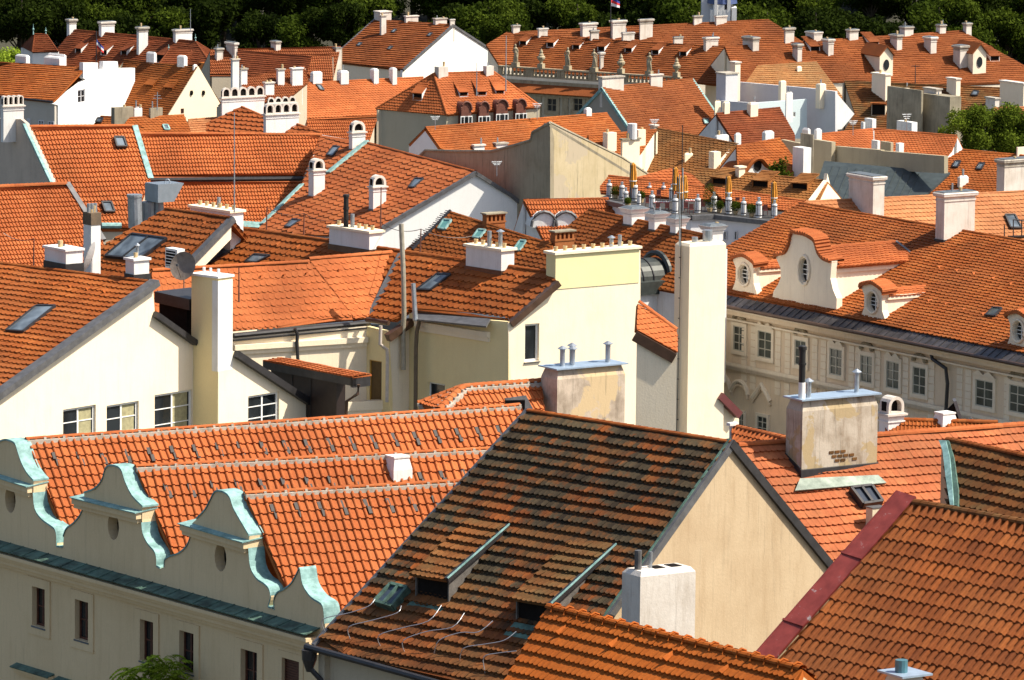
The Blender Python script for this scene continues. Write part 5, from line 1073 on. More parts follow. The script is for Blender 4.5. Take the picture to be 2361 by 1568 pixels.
# ================================================================== roofs just behind the centre
TPX = ('bob', 11, 10)
H17 = sroof('terracotta_house', 'brown-orange roof with green skylights and two brick chimneys behind the cream corner house', [(1040, 491), (1272, 565), (1266, 650), (1180, 620), (1069, 606), (925, 586)], -52, 37, TPX, T_rust, MW, dz=-.6, capk=.16, back=2.)
for q in ([k11(1690, 412), k11(1757, 418), k11(1700, 497), k11(1640, 490)], [k11(2000, 502), k11(2065, 508), k11(2010, 577), k11(1950, 570)], [k12(80, 600), k12(130, 605), k12(75, 690), k12(25, 680)]): skyl4(H17, q, fm=copper, glass=plain('green_pane', (.12, .3, .28), .2))
def battens():
    mb = MB(); n = H17.pl[1]; 
    for i in range(22):
        t = i/22; p = Q((1040-86*t, 490+86*t), H17.pl)+n*.15; mb.bar(p-az(-52)*.1, p+az(-52)*(.5+.3*random.random())*-1, .06, .06, M('lead_grey'))
    mb.bar(Q((1040, 488), H17.pl)+n*.2, Q((953, 578), H17.pl)+n*.2, .2, .2, M('dark_metal')); H17.part(mb, 'open_battens')
battens()
for (u, vb, vt, pL, pR) in ((1121.6, 534, 492, 10, 43), (1279.5, 567, 533, 11, 44)): chim(H17, u, vb, vt, pL, pR, 'brick', MBrick, aB=35, y=Q((u, vb), H17.pl)[1]+.5, capmat=MConc)
H16 = sroof('row_chimney_house', 'brown-orange roof with a row of big moulded white chimneys behind the yellow wall', [(1358, 484), (1645, 547), (1640, 690), (1470, 660), (1240, 610), (1240, 578)], -57, 38, ('bob1', 10, 9), T_rust, MW, dz=-.4, capk=.16, back=1.)
for (u, vb, vt, pL, pR) in ((1455.7, 524, 480, 20, 30), (1508.5, 535, 491, 14, 26), (1557, 543, 502, 13, 23), (1637, 562, 520, 17, 29)):
    c = chim(H16, u, vb, vt+6, pL, pR, 'plain', MW, aB=35); skirt(c, dmetal, .15); mb = MB(); B, db, dl, a, b, h = c['B'], c['db'], c['dl'], c['a'], c['b'], c['h']
    for z0, z1, o in ((-.02, .12, .2), (-.2, -.02, .12), (-.5, -.3, .0)): mb.frustum([B-db*o-dl*o+UP*(h+z0), B+db*(a+o)-dl*o+UP*(h+z0), B+db*(a+o)+dl*(b+o)+UP*(h+z0), B-db*o+dl*(b+o)+UP*(h+z0)], [B-db*(o+.08)-dl*(o+.08)+UP*(h+z1), B+db*(a+o+.08)-dl*(o+.08)+UP*(h+z1), B+db*(a+o+.08)+dl*(b+o+.08)+UP*(h+z1), B-db*(o+.08)+dl*(b+o+.08)+UP*(h+z1)], MW)
    mb.obj('flared_head', c['o']); mb = MB(); o = .26; q = [B-db*o-dl*o+UP*(h+.12), B+db*(a+o)-dl*o+UP*(h+.12), B+db*(a+o)+dl*(b+o)+UP*(h+.12), B-db*o+dl*(b+o)+UP*(h+.12)]; ct = sum(q)/4; mb.frustum(q, [ct+(p-ct)*.6+UP*.15 for p in q], M('slate')); mb.obj('slate_cap', c['o'])
# dark metal barrel dormer at the foot of that roof
def barrel():
    y = Q((1500, 640), H16.pl)[1]-3.; H = House('barrel_dormer_house', 'white building with a dark seamed metal barrel roof between the yellow wall and tower', P((1520, 660), y=y)); H.h = az(35); K_ = 12
    A = P((1476, 652), y=y); ax = az(35); up = UP; L = 8; mb = MB(); vs = []
    for i in range(L+1):
        for k in range(K_+1): t = math.pi*k/K_; c = A+ax*(i*.45-.6)+az(125)*2.2; vs.append(c+az(125)*-math.cos(t)*1.6+UP*(math.sin(t)*1.5-.1))
    mb.add(vs, [(i*(K_+1)+k, i*(K_+1)+k+1, (i+1)*(K_+1)+k+1, (i+1)*(K_+1)+k) for i in range(L) for k in range(K_)]+[tuple(range(L*(K_+1), (L+1)*(K_+1)))], plain('seamed_sheet', (.035, .042, .038), .5, .2, .3))
    H.part(mb, 'barrel_roof', smooth=False); mb = MB()
    for i in (1, 3, 5): mb.tube([A+ax*(i*.45-.6)+az(125)*(2.2-1.63*math.cos(math.pi*k/K_))+UP*(1.53*math.sin(math.pi*k/K_)-.1) for k in range(K_+1)], .05, dmetal, 5)
    c = A+ax*(L*.45-.6)
    for r_ in (1.72,): mb.tube([c+az(125)*(2.2-r_*math.cos(math.pi*k/K_))+UP*r_*math.sin(math.pi*k/K_) for k in range(K_+1)], .22, M('seamed_sheet'), 6)
    mb.box(A-ax*1-UP*.9-az(125)*.1, ax*4.1, az(125)*4.5, UP*.9, M('seamed_sheet')); H.part(mb, 'metal_trim'); H.wall.box(A-ax*1-UP*6+az(125)*.2, ax*3.9, az(125)*4, UP*5.2, MW); H.finish()
barrel()
z = ZR((1208, 466), -1.2)
H15 = sroof('pantile_courtyard_house', 'pantile roof with two small arched dormers behind the plain white gable', [(1206, 463), (1402, 459), (1420, 500), (1300, 545), (1255, 560)], 12, 38, ('pan', 7, 11), T_pan, MW, z=z, capk=.18)
for x, sgn in ((285, 1), (480, 1)):
    X = Q(k12(x, 470), H15.pl); mb = MB(); K_ = 8; d = H15.m; ax = H15.h; pts = [X-ax*1.0]+[X-ax*math.cos(t*math.pi/K_)*1.0+UP*math.sin(t*math.pi/K_)*1.15 for t in range(1, K_)]+[X+ax*1.0]; mb.slab(pts, 2.2, MW, down=-d); o = H15.part(mb, 'arched_dormer'); mb = MB(); mb.tube([p+UP*.08+d*.05 for p in pts], .13, lead, 6); mb.obj('metal_hood', o)
# ================================================================== H18 large orange house with plain white gable
z = ZR((845, 330)); R0, R1 = P((845, 330), z=z), P((1095, 396), z=z)
def f18():
    H = House('white_gabled_house', 'large bright orange roof with arched white chimneys and a plain white gable', (R0+R1)/2); h = hz(R1-R0); m = unit(np.cross(h, UP)); m = m if m[1] < 0 else -m
    gp = vplane(R1, R1+m); pl = plane3(R0, R1, Q((880, 524), gp)); pl = pitchplane(R0, R1, max(24, math.degrees(math.acos(pl[1][2])))); H.pl, H.h, H.m, H.Rp = pl, h, m, (R0, R1)
    print('18 pitch', math.degrees(math.acos(pl[1][2]))); TK['18'] = tkpx('bob1', 12, 11.5, pl, h, (900, 400), .14)
    X = H.slope([(845, 330), (1095, 396), (880, 526), (860, 548), (598, 533), (606, 519), (698, 429), (742, 312)], pl, '18', T_new, h, R0); ridgecap(H.roof, R0, R1, T_new, r=.17)
    g2 = gp; wall_poly(H, [(1094, 398), (1105, 404), (1180, 452), (1211, 478), (1257, 548), (1257, 640), (880, 640), (880, 528)], (g2[0]+h*.05, g2[1]), _M['render_bright_white'] if 'render_bright_white' in _M else stucco('render_bright_white', (.86, .86, .84), (.78, .77, .74), .3, drips=.1), .3)
    Bk = Q((1257, 548), g2); H.roof.slab([R1, R0, R0+(Bk-R1), Bk], .2, T_new); H.wall.slab([X[0], X[7], X[7]-UP*8, X[0]-UP*8], .3, MW, down=V3(0, 1, 0)); H.wall.slab([X[2]-UP*.2, X[3]-UP*.2, X[4]-UP*.2, X[4]-UP*8, X[2]-UP*8], .3, MW, down=V3(0, 1, 0))
    g3 = (g2[0]+h*.15, g2[1])
    for a, b in (((1096, 397), (878, 526)), ((1096, 397), (1180, 450)), ((1180, 450), (1211, 476)), ((1211, 476), (1258, 548))): H.flash.bar(Q(a, g3)+UP*.1, Q(b, g3)+UP*.1, .35, .3, lead)
    n = pl[1]; H.flash.bar(Q((847, 329), pl)+n*.25, Q((757, 402), pl)+n*.25, .55, .25, copper, up=n); H.flash.bar(Q((697, 428), pl)+n*.2, Q((604, 520), pl)+n*.2, .5, .2, copper, up=n); H.finish()
    for (u, vb, vt, pL, pR) in ((812, 347, 280, 8, 30), (722.7, 456, 367, 12, 26), (860, 486, 405, 10, 30)): c = chim(H, u, vb, vt, pL, pR, 'arch', MW, aB=35, n=1, capmat=MWs); skirt(c, lead, .12)
    skyl4(H, [k11(1430, 45), k11(1505, 47), k11(1420, 125), k11(1375, 120)]); skyl4(H, [k11(330, 410), k11(400, 418), k11(310, 480), k11(265, 474)]); skyl4(H, [k01(700, 1322), k01(752, 1330), k01(690, 1412), k01(640, 1400)])
f18()
# ================================================================== left group of pantile roofs
zM = ZR((320, 309), .2)
HM2 = sroof('long_pantile_house', 'long even pantile roof with a dark gutter line over a lower tiled skirt', [(320, 309), (742, 312), (698, 408), (345, 411)], 14, 40, ('pan', 7.2, 8.8), T_pan, MW, z=zM, capk=.24, capm=T_pan)
mb = MB(); a, b = Q((345, 412), HM2.pl), Q((698, 409), HM2.pl); mb.tube([a+HM2.m*.15-UP*.1, b+HM2.m*.15-UP*.1], .2, dmetal); HM2.part(mb, 'gutter')
X = Q((345, 411), HM2.pl)
HM3 = sroof('lower_pantile_house', 'lower pantile roof under the dark gutter, beside the sheet metal duct', [(343, 421), (699, 417), (610, 522), (560, 575), (343, 575)], 14, 38, ('pan', 7.2, 9), T_pan, MC, z=X[2]-.3, cap=False, back=0)
mb = MB(); n = HM3.pl[1]; mb.bar(Q((612, 523), HM3.pl)+n*.2, Q((540, 518), HM3.pl)+n*.2, .7, .3, copper, up=n); HM3.part(mb, 'copper_gutter')
HM1 = sroof('corner_pantile_house', 'bright pantile roof with a grey party wall edged in pale green at upper left', [(68, 293), (308, 291), (326, 335), (347, 418), (300, 530), (232, 530), (192, 488), (130, 425)], 22, 41, ('pan', 7.8, 11), T_pan, MG, dz=1.0, capk=.24, finish=False)
def f1():
    H = HM1; n = H.pl[1]; a, b = Q((66, 290), H.pl), Q((131, 428), H.pl); wp = vplane(a, b); q = (wp[0]-H.h*.25, wp[1]); wall_poly(H, [(-40, 272), (48, 275), (60, 285), (128, 430), (150, 480), (-40, 480)], q, stucco('render_party_grey', (.58, .48, .39), (.34, .29, .24), .5, sc=.25), .3)
    H.flash.bar(a-H.h*.25+UP*.2, b-H.h*.25+UP*.2, .6, .2, copper); H.flash.bar(Q((310, 292), H.pl)+n*.2, Q((347, 414), H.pl)+n*.2, .5, .2, copper, up=n); H.finish()
    skyl4(H, [k00(1018, 1250), k00(1100, 1250), k00(1130, 1335), k00(1040, 1335)], up=.42); skyl4(H, [k10(905, 265), k10(990, 265), k10(1020, 350), k10(935, 350)], up=.42)
    c = chim(H, 8, 276, 222, 6, 47, 'arch', MW, y=a[1]+1, aB=30, n=4, capmat=MWs); mb = MB(); A = Q(k10(905, 440), H.pl)+n*.3; B = Q(k10(1080, 440), H.pl)+n*.3; mb.box(A-UP*1.6, B-A, V3(0, 2, 0), UP*1.5, copper); mb.tube([A-V3(0, .3, .3), B-V3(0, .3, .3)], .25, copper); H.part(mb, 'copper_gutter')
f1()
HM0 = sroof('edge_pantile_house', 'pantile roof at the left edge in front of the grey party wall', [(-60, 434), (153, 425), (192, 488), (238, 560), (245, 660), (-60, 660)], 26, 40, ('pan', 7.8, 10.5), T_pan, MW, dz=.6, capk=.26, capm=T_pan)
mb = MB(); n = HM0.pl[1]; mb.bar(Q((154, 424), HM0.pl)+n*.2, Q((238, 556), HM0.pl)+n*.2, .4, .3, lead, up=n); HM0.part(mb, 'verge_strip')
mb = MB(); yy = HM0.Rp[0][1]+6
# ================================================================== arched-chimney houses behind
HAR = sroof('arched_chimney_house', 'orange gable end with the long arcaded white chimney', [(557, 247), (612, 271), (640, 330), (420, 330), (432, 306)], -40, 38, ('bob1', 12, 10), T_new, MW, dz=.3, capk=.16)
chim(HAR, 512, 277, 203, 3, 98, 'arch', MW, y=HAR.Rp[0][1]+.4, aB=33, n=5, capmat=MWs, label='long arcaded chimney with a row of round arches')
HAS = sroof('second_arched_house', 'small orange roof bearing the broad two-tier arcaded chimney', [(685, 287), (742, 308), (760, 340), (640, 340), (650, 312)], -40, 38, ('bob1', 12, 10), T_new, MW, dz=.3, capk=.16)
c = chim(HAS, 613, 312, 240, 6, 76, 'arch', MW, y=HAS.Rp[0][1]+.3, aB=33, n=4, capmat=MWs); 
chim(HAS, 617, 260, 225, 2, 66, 'arch', MW, y=HAS.Rp[0][1]+1.9, aB=33, n=4, capmat=MWs, extra=3)
# ================================================================== white stepped-gable house (far left)
def f3():
    H = house('stepped_white_house', 'house with a blinding white stepped fire wall and one small window', (-60, 141), (196, 157), (-60, 214), (123, 234), 38, '-', T_mid, stucco('render_grey_shade', (.52, .48, .42), (.4, .36, .3), .3), dz=0, px=('far', 12, 4.6), foot=(1, (123, 234)), ends='xx', poly=[(33, 146), (196, 157), (123, 234), (-60, 216), (-60, 160), (-10, 158)], gut=dmetal, down=6)
    R1 = H.Rp[1]; m = H.m; gp = vplane(R1, R1+m); gp = (gp[0]+H.h*.1, gp[1]); H.gp = gp
    wall_poly(H, [(123, 240), (198, 184), (192, 180), (192, 145), (226, 145), (226, 159), (237, 160), (238, 142), (271, 142), (273, 158), (311, 157), (311, 330), (134, 330), (134, 243)], gp, stucco('render_bright_white', (.86, .86, .84), (.8, .8, .78), .2), .5, [dict(p0=k00(697, 810), p1=k00(765, 918), mull=(1, 1), fm=MLav, dep=.15, fr=.12)])
    for x0, y0, x1, y1 in ((245, 1062, 275, 1130), (345, 1075, 397, 1135), (432, 1085, 487, 1140)): vwin(H, H.wp, k00(x0, y0), k00(x1, y1), fm=MLav, dep=-.02, mull=(1, 1), fr=.12)
    H.finish(); a = H.Rp[0]
    chim(H, 60, 148, 128, 25, 9, 'cham', MW, aB=45); chim(H, 152-15, 153, 133, 36, 15, 'cham', MW, aB=45); chim(H, 148, 150, 126, 38, 5, 'cham', MW, aB=45, y=Q((140, 152), H.pl)[1]+2.5)
f3()
def f4():
    H = house('eyebrow_dormer_house', 'brown tiled house with a pale yellow gable and two eyebrow dormers', (286, 139), (454, 157), (200, 250), (389, 263), 44, '-', T_rust, MY, dz=.0, px=('far', 10, 5), foot=(1, (389, 263)), ends='gx', poly=[(286, 139), (454, 157), (389, 263), (330, 300), (300, 300), (270, 200)], capk=.14, down=5)
    R1 = H.Rp[1]; gp = vplane(R1, R1+H.m); gp = (gp[0]+H.h*.06, gp[1]); wall_poly(H, [(457, 153), (512, 247), (512, 330), (389, 330), (389, 264)], gp, stucco('render_pale_yellow_gable', (.86, .74, .54), (.8, .68, .46), .2), .3, [dict(p0=k00(1618, 975), p1=k00(1648, 1018), mull=(0, 1), fm=brwood, dep=.1, fr=.1)])
    for x in (1713, 1820): X = Q(k00(x, 832), gp)+gp[1]*.02; mb = MB(); mb.lathe(X, [(.16, -.25), (.22, 0), (.16, .25)], M('opening_shade'), 8); H.part(mb, 'vent_hole')
    H.finish(); B = H.Rp
    for u, vb, vt, pL, pR in ((355, 149, 121, 18, 6), (424, 158, 129, 16, 8), (447, 164, 149, 3, 8)): chim(H, u, vb, vt, pL, pR, 'cham', MW, aB=45)
    for x, y in ((1335, 790), (1510, 815)): shed(H, k00(x, y), 1.3, .42, 1.5, T_rust, wm=T_rust, name='eyebrow_dormer')
f4()
z = ZR((296, 273), -.5)
HF5 = sroof('low_tiled_house', 'low orange roof with two weathered grey chimneys below the yellow gable', [(296, 273), (424, 266), (438, 297), (440, 330), (280, 330), (286, 290)], 20, 35, ('bob1', 9, 5.5), T_mid, MG, z=z)
HF5b = sroof('side_tiled_house', 'small darker orange roof with a tilted skylight at the foot of the white fire wall', [(232, 269), (298, 273), (290, 300), (200, 300), (214, 290)], -25, 35, ('bob1', 9, 5.5), T_mid, MG, dz=-.8)
skyl4(HF5b, [k00(880, 1068), k00(925, 1070), k00(905, 1108), k00(860, 1102)]); skyl4(HF5, [k00(1455, 1130), k00(1500, 1130), k00(1518, 1172), k00(1475, 1172)], fm=copper)
cz(HF5, [(264, 284, 249, 8, 44)], 'plain', MConc); cz(HF5, [(310, 276, 247, 2, 18)], 'cham', MW, y=Q((300, 276), HF5.pl)[1]+1); cz(HF5, [(347, 276, 250, 4, 28)], 'plain', MConc)
HF5c = sroof('pink_tiled_house', 'sliver of pale pink tiles right of the yellow gable', [(434, 277), (500, 272), (520, 300), (434, 330)], 20, 33, ('far', 9, 5), T_pink, MG, dz=-1)
# ================================================================== far left palace and the roofs behind
H1 = house('turreted_palace', 'dark red palace roof with tall chimneys in front of the trees at far left', (167, 69), (451, 96), (95, 160), (487, 149), 42, '-', T_red, MOrange, dz=0, px=('far', 12, 4.6), ends='gh', capk=.14, cat='palace', down=7, b1=(533, 147))
cz(H1, [(160, 83, 45, 6, 16), (234, 87, 51, 6, 30), (320, 129, 63, 5, 21), (405, 101, 69, 6, 38)])
for x, y in ((700, 480), (930, 495), (1110, 500)): shed(H1, k00(x, y), 1.1, .7, 2.6, T_red)
shed(H1, k00(1440, 560), 1.6, 1.0, 2.6, T_red)
def turret(c0, c1, top, label, y=None, finz=()):
    """little square pavilion with a tiled tent roof"""
def fin(p0, p1, y, H): mb = MB(); a, b = P(p0, y=y), P(p1, y=y); mb.tube([b, b+(a-b)*.3, b+(a-b)*.5, b+(a-b)*.6, a], [.12, .06, .16, .06, .02], copper, 6); H.part(mb, 'finial')
y1 = H1.Rp[0][1]
HTu = house('garden_pavilion', 'small pavilion with a mansard tile roof and green finials at far left', (80, 79), (107, 79.5), (74, 121), (134, 119), 60, '-', T_red, MW, z=P((80, 79), y=y1-12)[2], px=('far', 8, 4.6), ends='hh', b0=(50, 108), b1=(120, 108), down=4, cat='pavilion')
fin(k00(298, 215), k00(298, 310), HTu.Rp[0][1], HTu); fin(k00(410, 245), k00(410, 305), HTu.Rp[1][1], HTu); HTu.finish()
fin(k00(1750, 305), k00(1752, 375), H1.Rp[1][1], H1); H1.finish(); block(H1, 487, H1.E[1][1]-1.0, 46, 46, 148, 216, MOrange)
HSm = house('small_pavilion', 'little hipped tile pavilion with a finial before the dark red palace roof', (390, 115), (440, 116), (365, 150), (450, 150), 40, '-', T_red, MOrange, z=P((390, 115), y=y1-16)[2], px=('far', 8, 4.6), ends='hh', b0=(370, 140), down=2, cat='pavilion'); fin(k00(1510, 400), k00(1512, 455), HSm.Rp[0][1], HSm); HSm.finish()
Ha = sroof('long_far_house', 'long faded pantile roof against the trees, left of the tall white gable', [(484, 117), (785, 109), (770, 175), (484, 175)], 16, 30, ('farp' if 0 else 'pan', 5, 7), T_far, MG, dz=-.3); cz(Ha, [(500, 143, 112, 5, 14), (541, 140, 99, 20, 6), (636, 121, 96, 12, 11), (775, 123, 111, 10, 12)], mat=MWs)
Hb = sroof('dark_ridge_house', 'dark red roof with a falling ridge in front of the long far roof', [(548, 117), (718, 132), (710, 190), (545, 175)], -32, 38, ('far', 10, 4.6), T_red, MG, dz=.4); 
Hc = sroof('hipped_far_house', 'short pantile hip beside the white gabled house', [(719, 130), (765, 129), (768, 190), (706, 176)], 10, 40, ('pan', 5, 6), T_far, MG, dz=.9)
Hd = sroof('roof_with_clutter_house', 'faded roof with three white chimneys below the dark red ridge', [(562, 180), (701, 155), (712, 190), (650, 240), (545, 240)], 36, 34, ('pan', 5, 6), T_far, MG, dz=.3); cz(Hd, [(612, 222, 190, 5, 20), (641, 200, 159, 4, 15), (674, 200, 157, 5, 24)], 'slab'); cz(Hd, [(536, 204, 136, 4, 15), (556, 198, 158, 4, 14)], 'slab')
# ================================================================== tall white-gabled house, top centre
Hw = house('tall_white_gable_house', 'big rust roofed house with a tall blank white gable against the trees', (863, 46), (1044, 58), (757, 141), (928, 161), 38, '-', T_pal, MC, px=('far', 12, 4.6), foot=(1, (928, 161)), ends='gg', endm=stucco('render_gable_white', (.82, .81, .78), (.7, .68, .62), .25), b1=(1179, 145), down=7, capk=.14, edge=lead)
Hw.finish(); cz(Hw, [(876, 52, 27, 14, 26), (936, 54, 37, 4, 28), (1004, 60, 43, 6, 26)], 'slab', MWs, y=Hw.Rp[0][1]-1 if 0 else None); cz(Hw, [(879, 84, 36, 4, 11)], 'slab', MWs); cz(Hw, [(1038, 62, 45, 2, 10)], 'bar', MWs, y=Hw.Rp[1][1]-.2)
for x, y in ((925, 405), (1200, 437), (1235, 285), (1555, 318)): X = k01(x, y); skyl4(Hw, [(X[0]+1, X[1]-4), (X[0]+7, X[1]-3), (X[0], X[1]+4), (X[0]-6, X[1]+3)])
# ================================================================== long roof with four white chimneys
Hl = house('four_chimney_house', 'long bright orange roof with four rounded white chimneys in a row', (703, 192), (975, 179), (706, 276), (1010, 262), 40, '-', T_new, MG, px=('bob1', 7, 5), ends='hg', b0=(640, 245), capk=.16, down=4, dz=-1.5); Hl.finish()
for (u, vb, vt, pL, pR) in ((722, 197, 166, 7, 21), (786, 197, 164, 10, 18), (862, 197, 159, 10, 11), (905, 198, 157, 9, 10)): c = chim(Hl, u, vb, vt, pL, pR, 'cham', MW, aB=35); skirt(c, lead, .1)
skyl4(Hl, [k01(535, 765), k01(575, 770), k01(605, 815), k01(570, 812)])
Hl2 = sroof('under_roof_house', 'narrow strip of orange pantiles under the four-chimney roof', [(706, 280), (868, 276), (850, 330), (712, 330)], 15, 35, ('pan', 5, 7), T_pan, MG, dz=-.6)
# ================================================================== hipped house
Hh = house('hipped_house', 'hipped orange roofed house with red arched attic windows', (1000, 170), (1138, 166), (1031, 265), (1246, 246), 40, '-', T_new, stucco('render_drab_cream', (.52, .46, .34), (.4, .35, .25), .3), px=('bob1', 7, 5.4), ends='hh', b0=(866, 251), capk=.17, down=6, dz=1.0); Hh.finish()
cz(Hh, [(1011, 184, 155, 10, 22), (1121, 179, 153, 8, 17)], 'plain', MWs)
for x, y in ((1860, 865), (2025, 860), (2185, 848)): shed(Hh, k01(x, y), 1.0, .5, 2.3, T_new, wm=MLav)
def hipd():
    hp = Hh.hp if hasattr(Hh, 'hp') else Hh.pl; R, E, B = Hh.Rp[0], Hh.E[0], Hh.B[0]; shed(Hh, k01(1445, 900), 1.2, .8, 2.2, T_new, pl=plane3(R, E, B), h=hz(E-B))
hipd()
def attic():
    rm = plain('red_attic', (.15, .048, .028), .7, 0, .3, 3); d = Hh.wp[1]; zt = Hh.E[0][2]
    for i, (x, y, w) in enumerate(((1865, 985, 115), (2025, 985, 110), (2185, 965, 130), (2355, 960, 110))):
        X = P(k01(x, y), y=Hh.E[0][1]+ (Hh.E[1][1]-Hh.E[0][1])*(k01(x, 0)[0]-1031)/215.); s = X[1]/F; hw = w*.257*s*.43; hh = hz(Hh.E[1]-Hh.E[0]); X = X+d*.5; mb = MB(); K_ = 10
        pts = [X-hh*hw-UP*2.1]+[X-hh*hw*math.cos(math.pi*k/K_)+UP*(math.sin(math.pi*k/K_)*.8) for k in range(K_+1)]+[X+hh*hw-UP*2.1]; mb.slab(pts, 2.2, rm, down=-d); o = Hh.part(mb, 'attic_dormer')
        for s_ in (-.5, .5): g = MB(); c = X+hh*hw*s_*.9-UP*1.9+d*.03; g.box(c-hh*.42, hh*.84, UP*1.3, d*.05, wpaint); g.box(c-hh*.33+UP*.1+d*.04, hh*.28, UP*1.1, d*.03, glass); g.box(c+hh*.05+UP*.1+d*.04, hh*.28, UP*1.1, d*.03, glass); g.obj('window', o)
        t = MB(); t.tube([X-hh*hw*1.08*math.cos(math.pi*k/K_)+UP*(math.sin(math.pi*k/K_)*.85+.05)+d*.05 for k in range(K_+1)], .12, rm, 6); t.obj('arched_hood', o)
attic()
# ================================================================== far palace with balustrade
Hp = sroof('far_palace', 'immense rust roofed palace below the trees with a statue-lined balustrade', [(1166, 76), (1772, 46), (1852, 99), (1640, 150), (1150, 150), (1120, 104)], 16, 32, ('far', 14, 4.6), T_pal, MPalL, dz=-1, cat='palace', finish=False)
pb = Hp.pl; cz(Hp, [(1183, 80, 59, 4, 15), (1343, 90, 54, 6, 32), (1412, 93, 48, 5, 30), (1475, 95, 45, 2, 29), (1600, 60, 37, 3, 18), (1651, 61, 37, 4, 24)], mat=MWs)
sroof('', '', [(1185, 81), (1672, 109), (1705, 200), (1640, 195), (1560, 185), (1180, 165)], -30, 34, ('far', 14, 4.6), T_pal, MPalL, dz=.6, H=Hp, finish=False, skirt_=False, back=0); pf = Hp.pl; hf = Hp.h
cz(Hp, [(1242, 90, 66, 3, 20), (1362, 96, 71, 3, 18), (1436, 97, 76, 4, 26), (1554, 104, 86, 3, 20), (1627, 120, 87, 6, 28), (1384, 162, 121, 3, 7)], mat=MWs)
PF = []
for x, y in ((95, 412), (340, 425), (570, 448), (795, 462), (1040, 475), (1280, 492), (1530, 508)): PF.append(shed(Hp, k02(x, y), 1.0, .65, 2.5, T_pal))
Hp.R = None
sroof('', '', [(1670, 109), (2218, 72), (2362, 153), (2420, 190), (2141, 197), (1946, 190), (1705, 195)], 24, 33, ('far', 14, 4.6), T_pal, MPalL, dz=.2, H=Hp, finish=False); ps = Hp.pl
cz(Hp, [(1810, 103, 65, 3, 20), (1838, 145, 102, 12, 10), (1876, 99, 75, 20, 19), (1909, 131, 91, 13, 12), (1958, 96, 69, 8, 20), (2067, 118, 81, 16, 12), (2085, 86, 63, 12, 20), (2145, 127, 86, 16, 13), (2166, 81, 58, 9, 14), (2212, 160, 106, 16, 18), (2227, 80, 54, 8, 12), (1735, 121, 87, 24, 14)], mat=MWs)
for x, y in ((420, 465), (950, 425), (2030, 550)): shed(Hp, k03(x, y), 1.3, .7, 3.0, T_pal)
def gdorm(x, y):
    X = Q(k03(x, y), ps); ax = az(-62); sd = az(28); mb = MB(); w, h_ = .95, 2.6; pts = [X-sd*w, X-sd*w+UP*h_, X+UP*(h_+1.1), X+sd*w+UP*h_, X+sd*w]; mb.slab(pts, 4.2, MPalL, down=-ax); o = Hp.part(mb, 'gabled_dormer'); r = MB()
    for s in (-1, 1): r.slab([X+UP*(h_+1.3)+ax*.25, X+UP*(h_+1.3)-ax*4.6, X+sd*s*(w+.3)+UP*(h_+.0)-ax*4.6, X+sd*s*(w+.3)+UP*(h_)+ax*.25], .15, T_pal)
    r.obj('dormer_roof', o); g = MB(); g.slab([X+ax*.03+sd*.38*math.cos(t*math.pi/8)+UP*(1.5+.65*math.sin(t*math.pi/8)) for t in range(16)], .06, glass, down=ax); g.obj('window', o)
gdorm(1055, 690); gdorm(1890, 665)
Hp.R = None; Hp.finish()
ORIG['x'] = 0
# balustrade front building
def balu():
    z = P((1180, 153), y=Q((1180, 190), pf)[1]-10)[2]; A = P((1150, 151), z=z); B = P((1570, 178), z=z); B[2] = A[2]; h = hz(B-A); n = unit(np.cross(h, UP)); n = n if n[1] < 0 else -n; L = np.linalg.norm((B-A)[:2])
    H = House('balustrade_wing', 'drab stone palace wing topped by the balustrade with statues and urns', A, 'palace'); H.h = h; s = 15.*1; st = MStone
    mb = MB(); mb.box(A-UP*.18-n*.3, h*L, n*.6, UP*.18, st); mb.box(A-UP*1.2-n*.3, h*L, n*.6, UP*.2, st); nb = int(L/.55)
    for i in range(nb):
        if i % 8 in (0, 7): mb.box(A+h*(i*.55)-UP*1.1-n*.22, h*.5, n*.44, UP*1.0, st)
        else: mb.lathe(A+h*(i*.55+.27)-UP*1.1, [(.12, 0), (.2, .35), (.08, .7), (.14, 1.0)], st, 5)
    H.part(mb, 'balustrade'); mb = MB(); mb.box(A-UP*1.55-n*.4, h*L, n*.7, UP*.35, MPalL); mb.box(A-UP*1.95-n*.4, h*L, n*.9, UP*.4, st); H.part(mb, 'attic_band')
    q = A-UP*1.95+n*.5; mb = MB(); mb.slab([q, q+h*L, q+h*L+n*1.6-UP*.9, q+n*1.6-UP*.9], .15, T_pal); H.part(mb, 'tiled_ledge'); q = q+n*1.3-UP*1.3; mb = MB(); mb.box(q, h*L, -n*.8, UP*.4, st); H.part(mb, 'cornice')
    H.wall.box(q-n*.3-UP*9, h*L, -n*3, UP*9, stucco('render_stone_cream', (.55, .50, .38), (.4, .36, .26), .5)); wp = (q-n*.3, n)
    for x in (160, 365, 600): vwin(H, wp, k02(x-45, 880 if x != 600 else 870), k02(x+35, 1000), fm=MStone, dep=-.02, mull=(1, 1), sur=MStone, surw=.4, proud=.2)
    for x in (240, 480): X = Q(k02(x, 830), wp); mb = MB(); mb.box(X-h*.4-UP*7, h*.8, n*.15, UP*7, MStone); H.part(mb, 'pilaster')
    H.finish(); return A, h, n, H
BA, Bh, Bn, HBal = balu()
def railpt(u): return goto(BA, Bh, u)
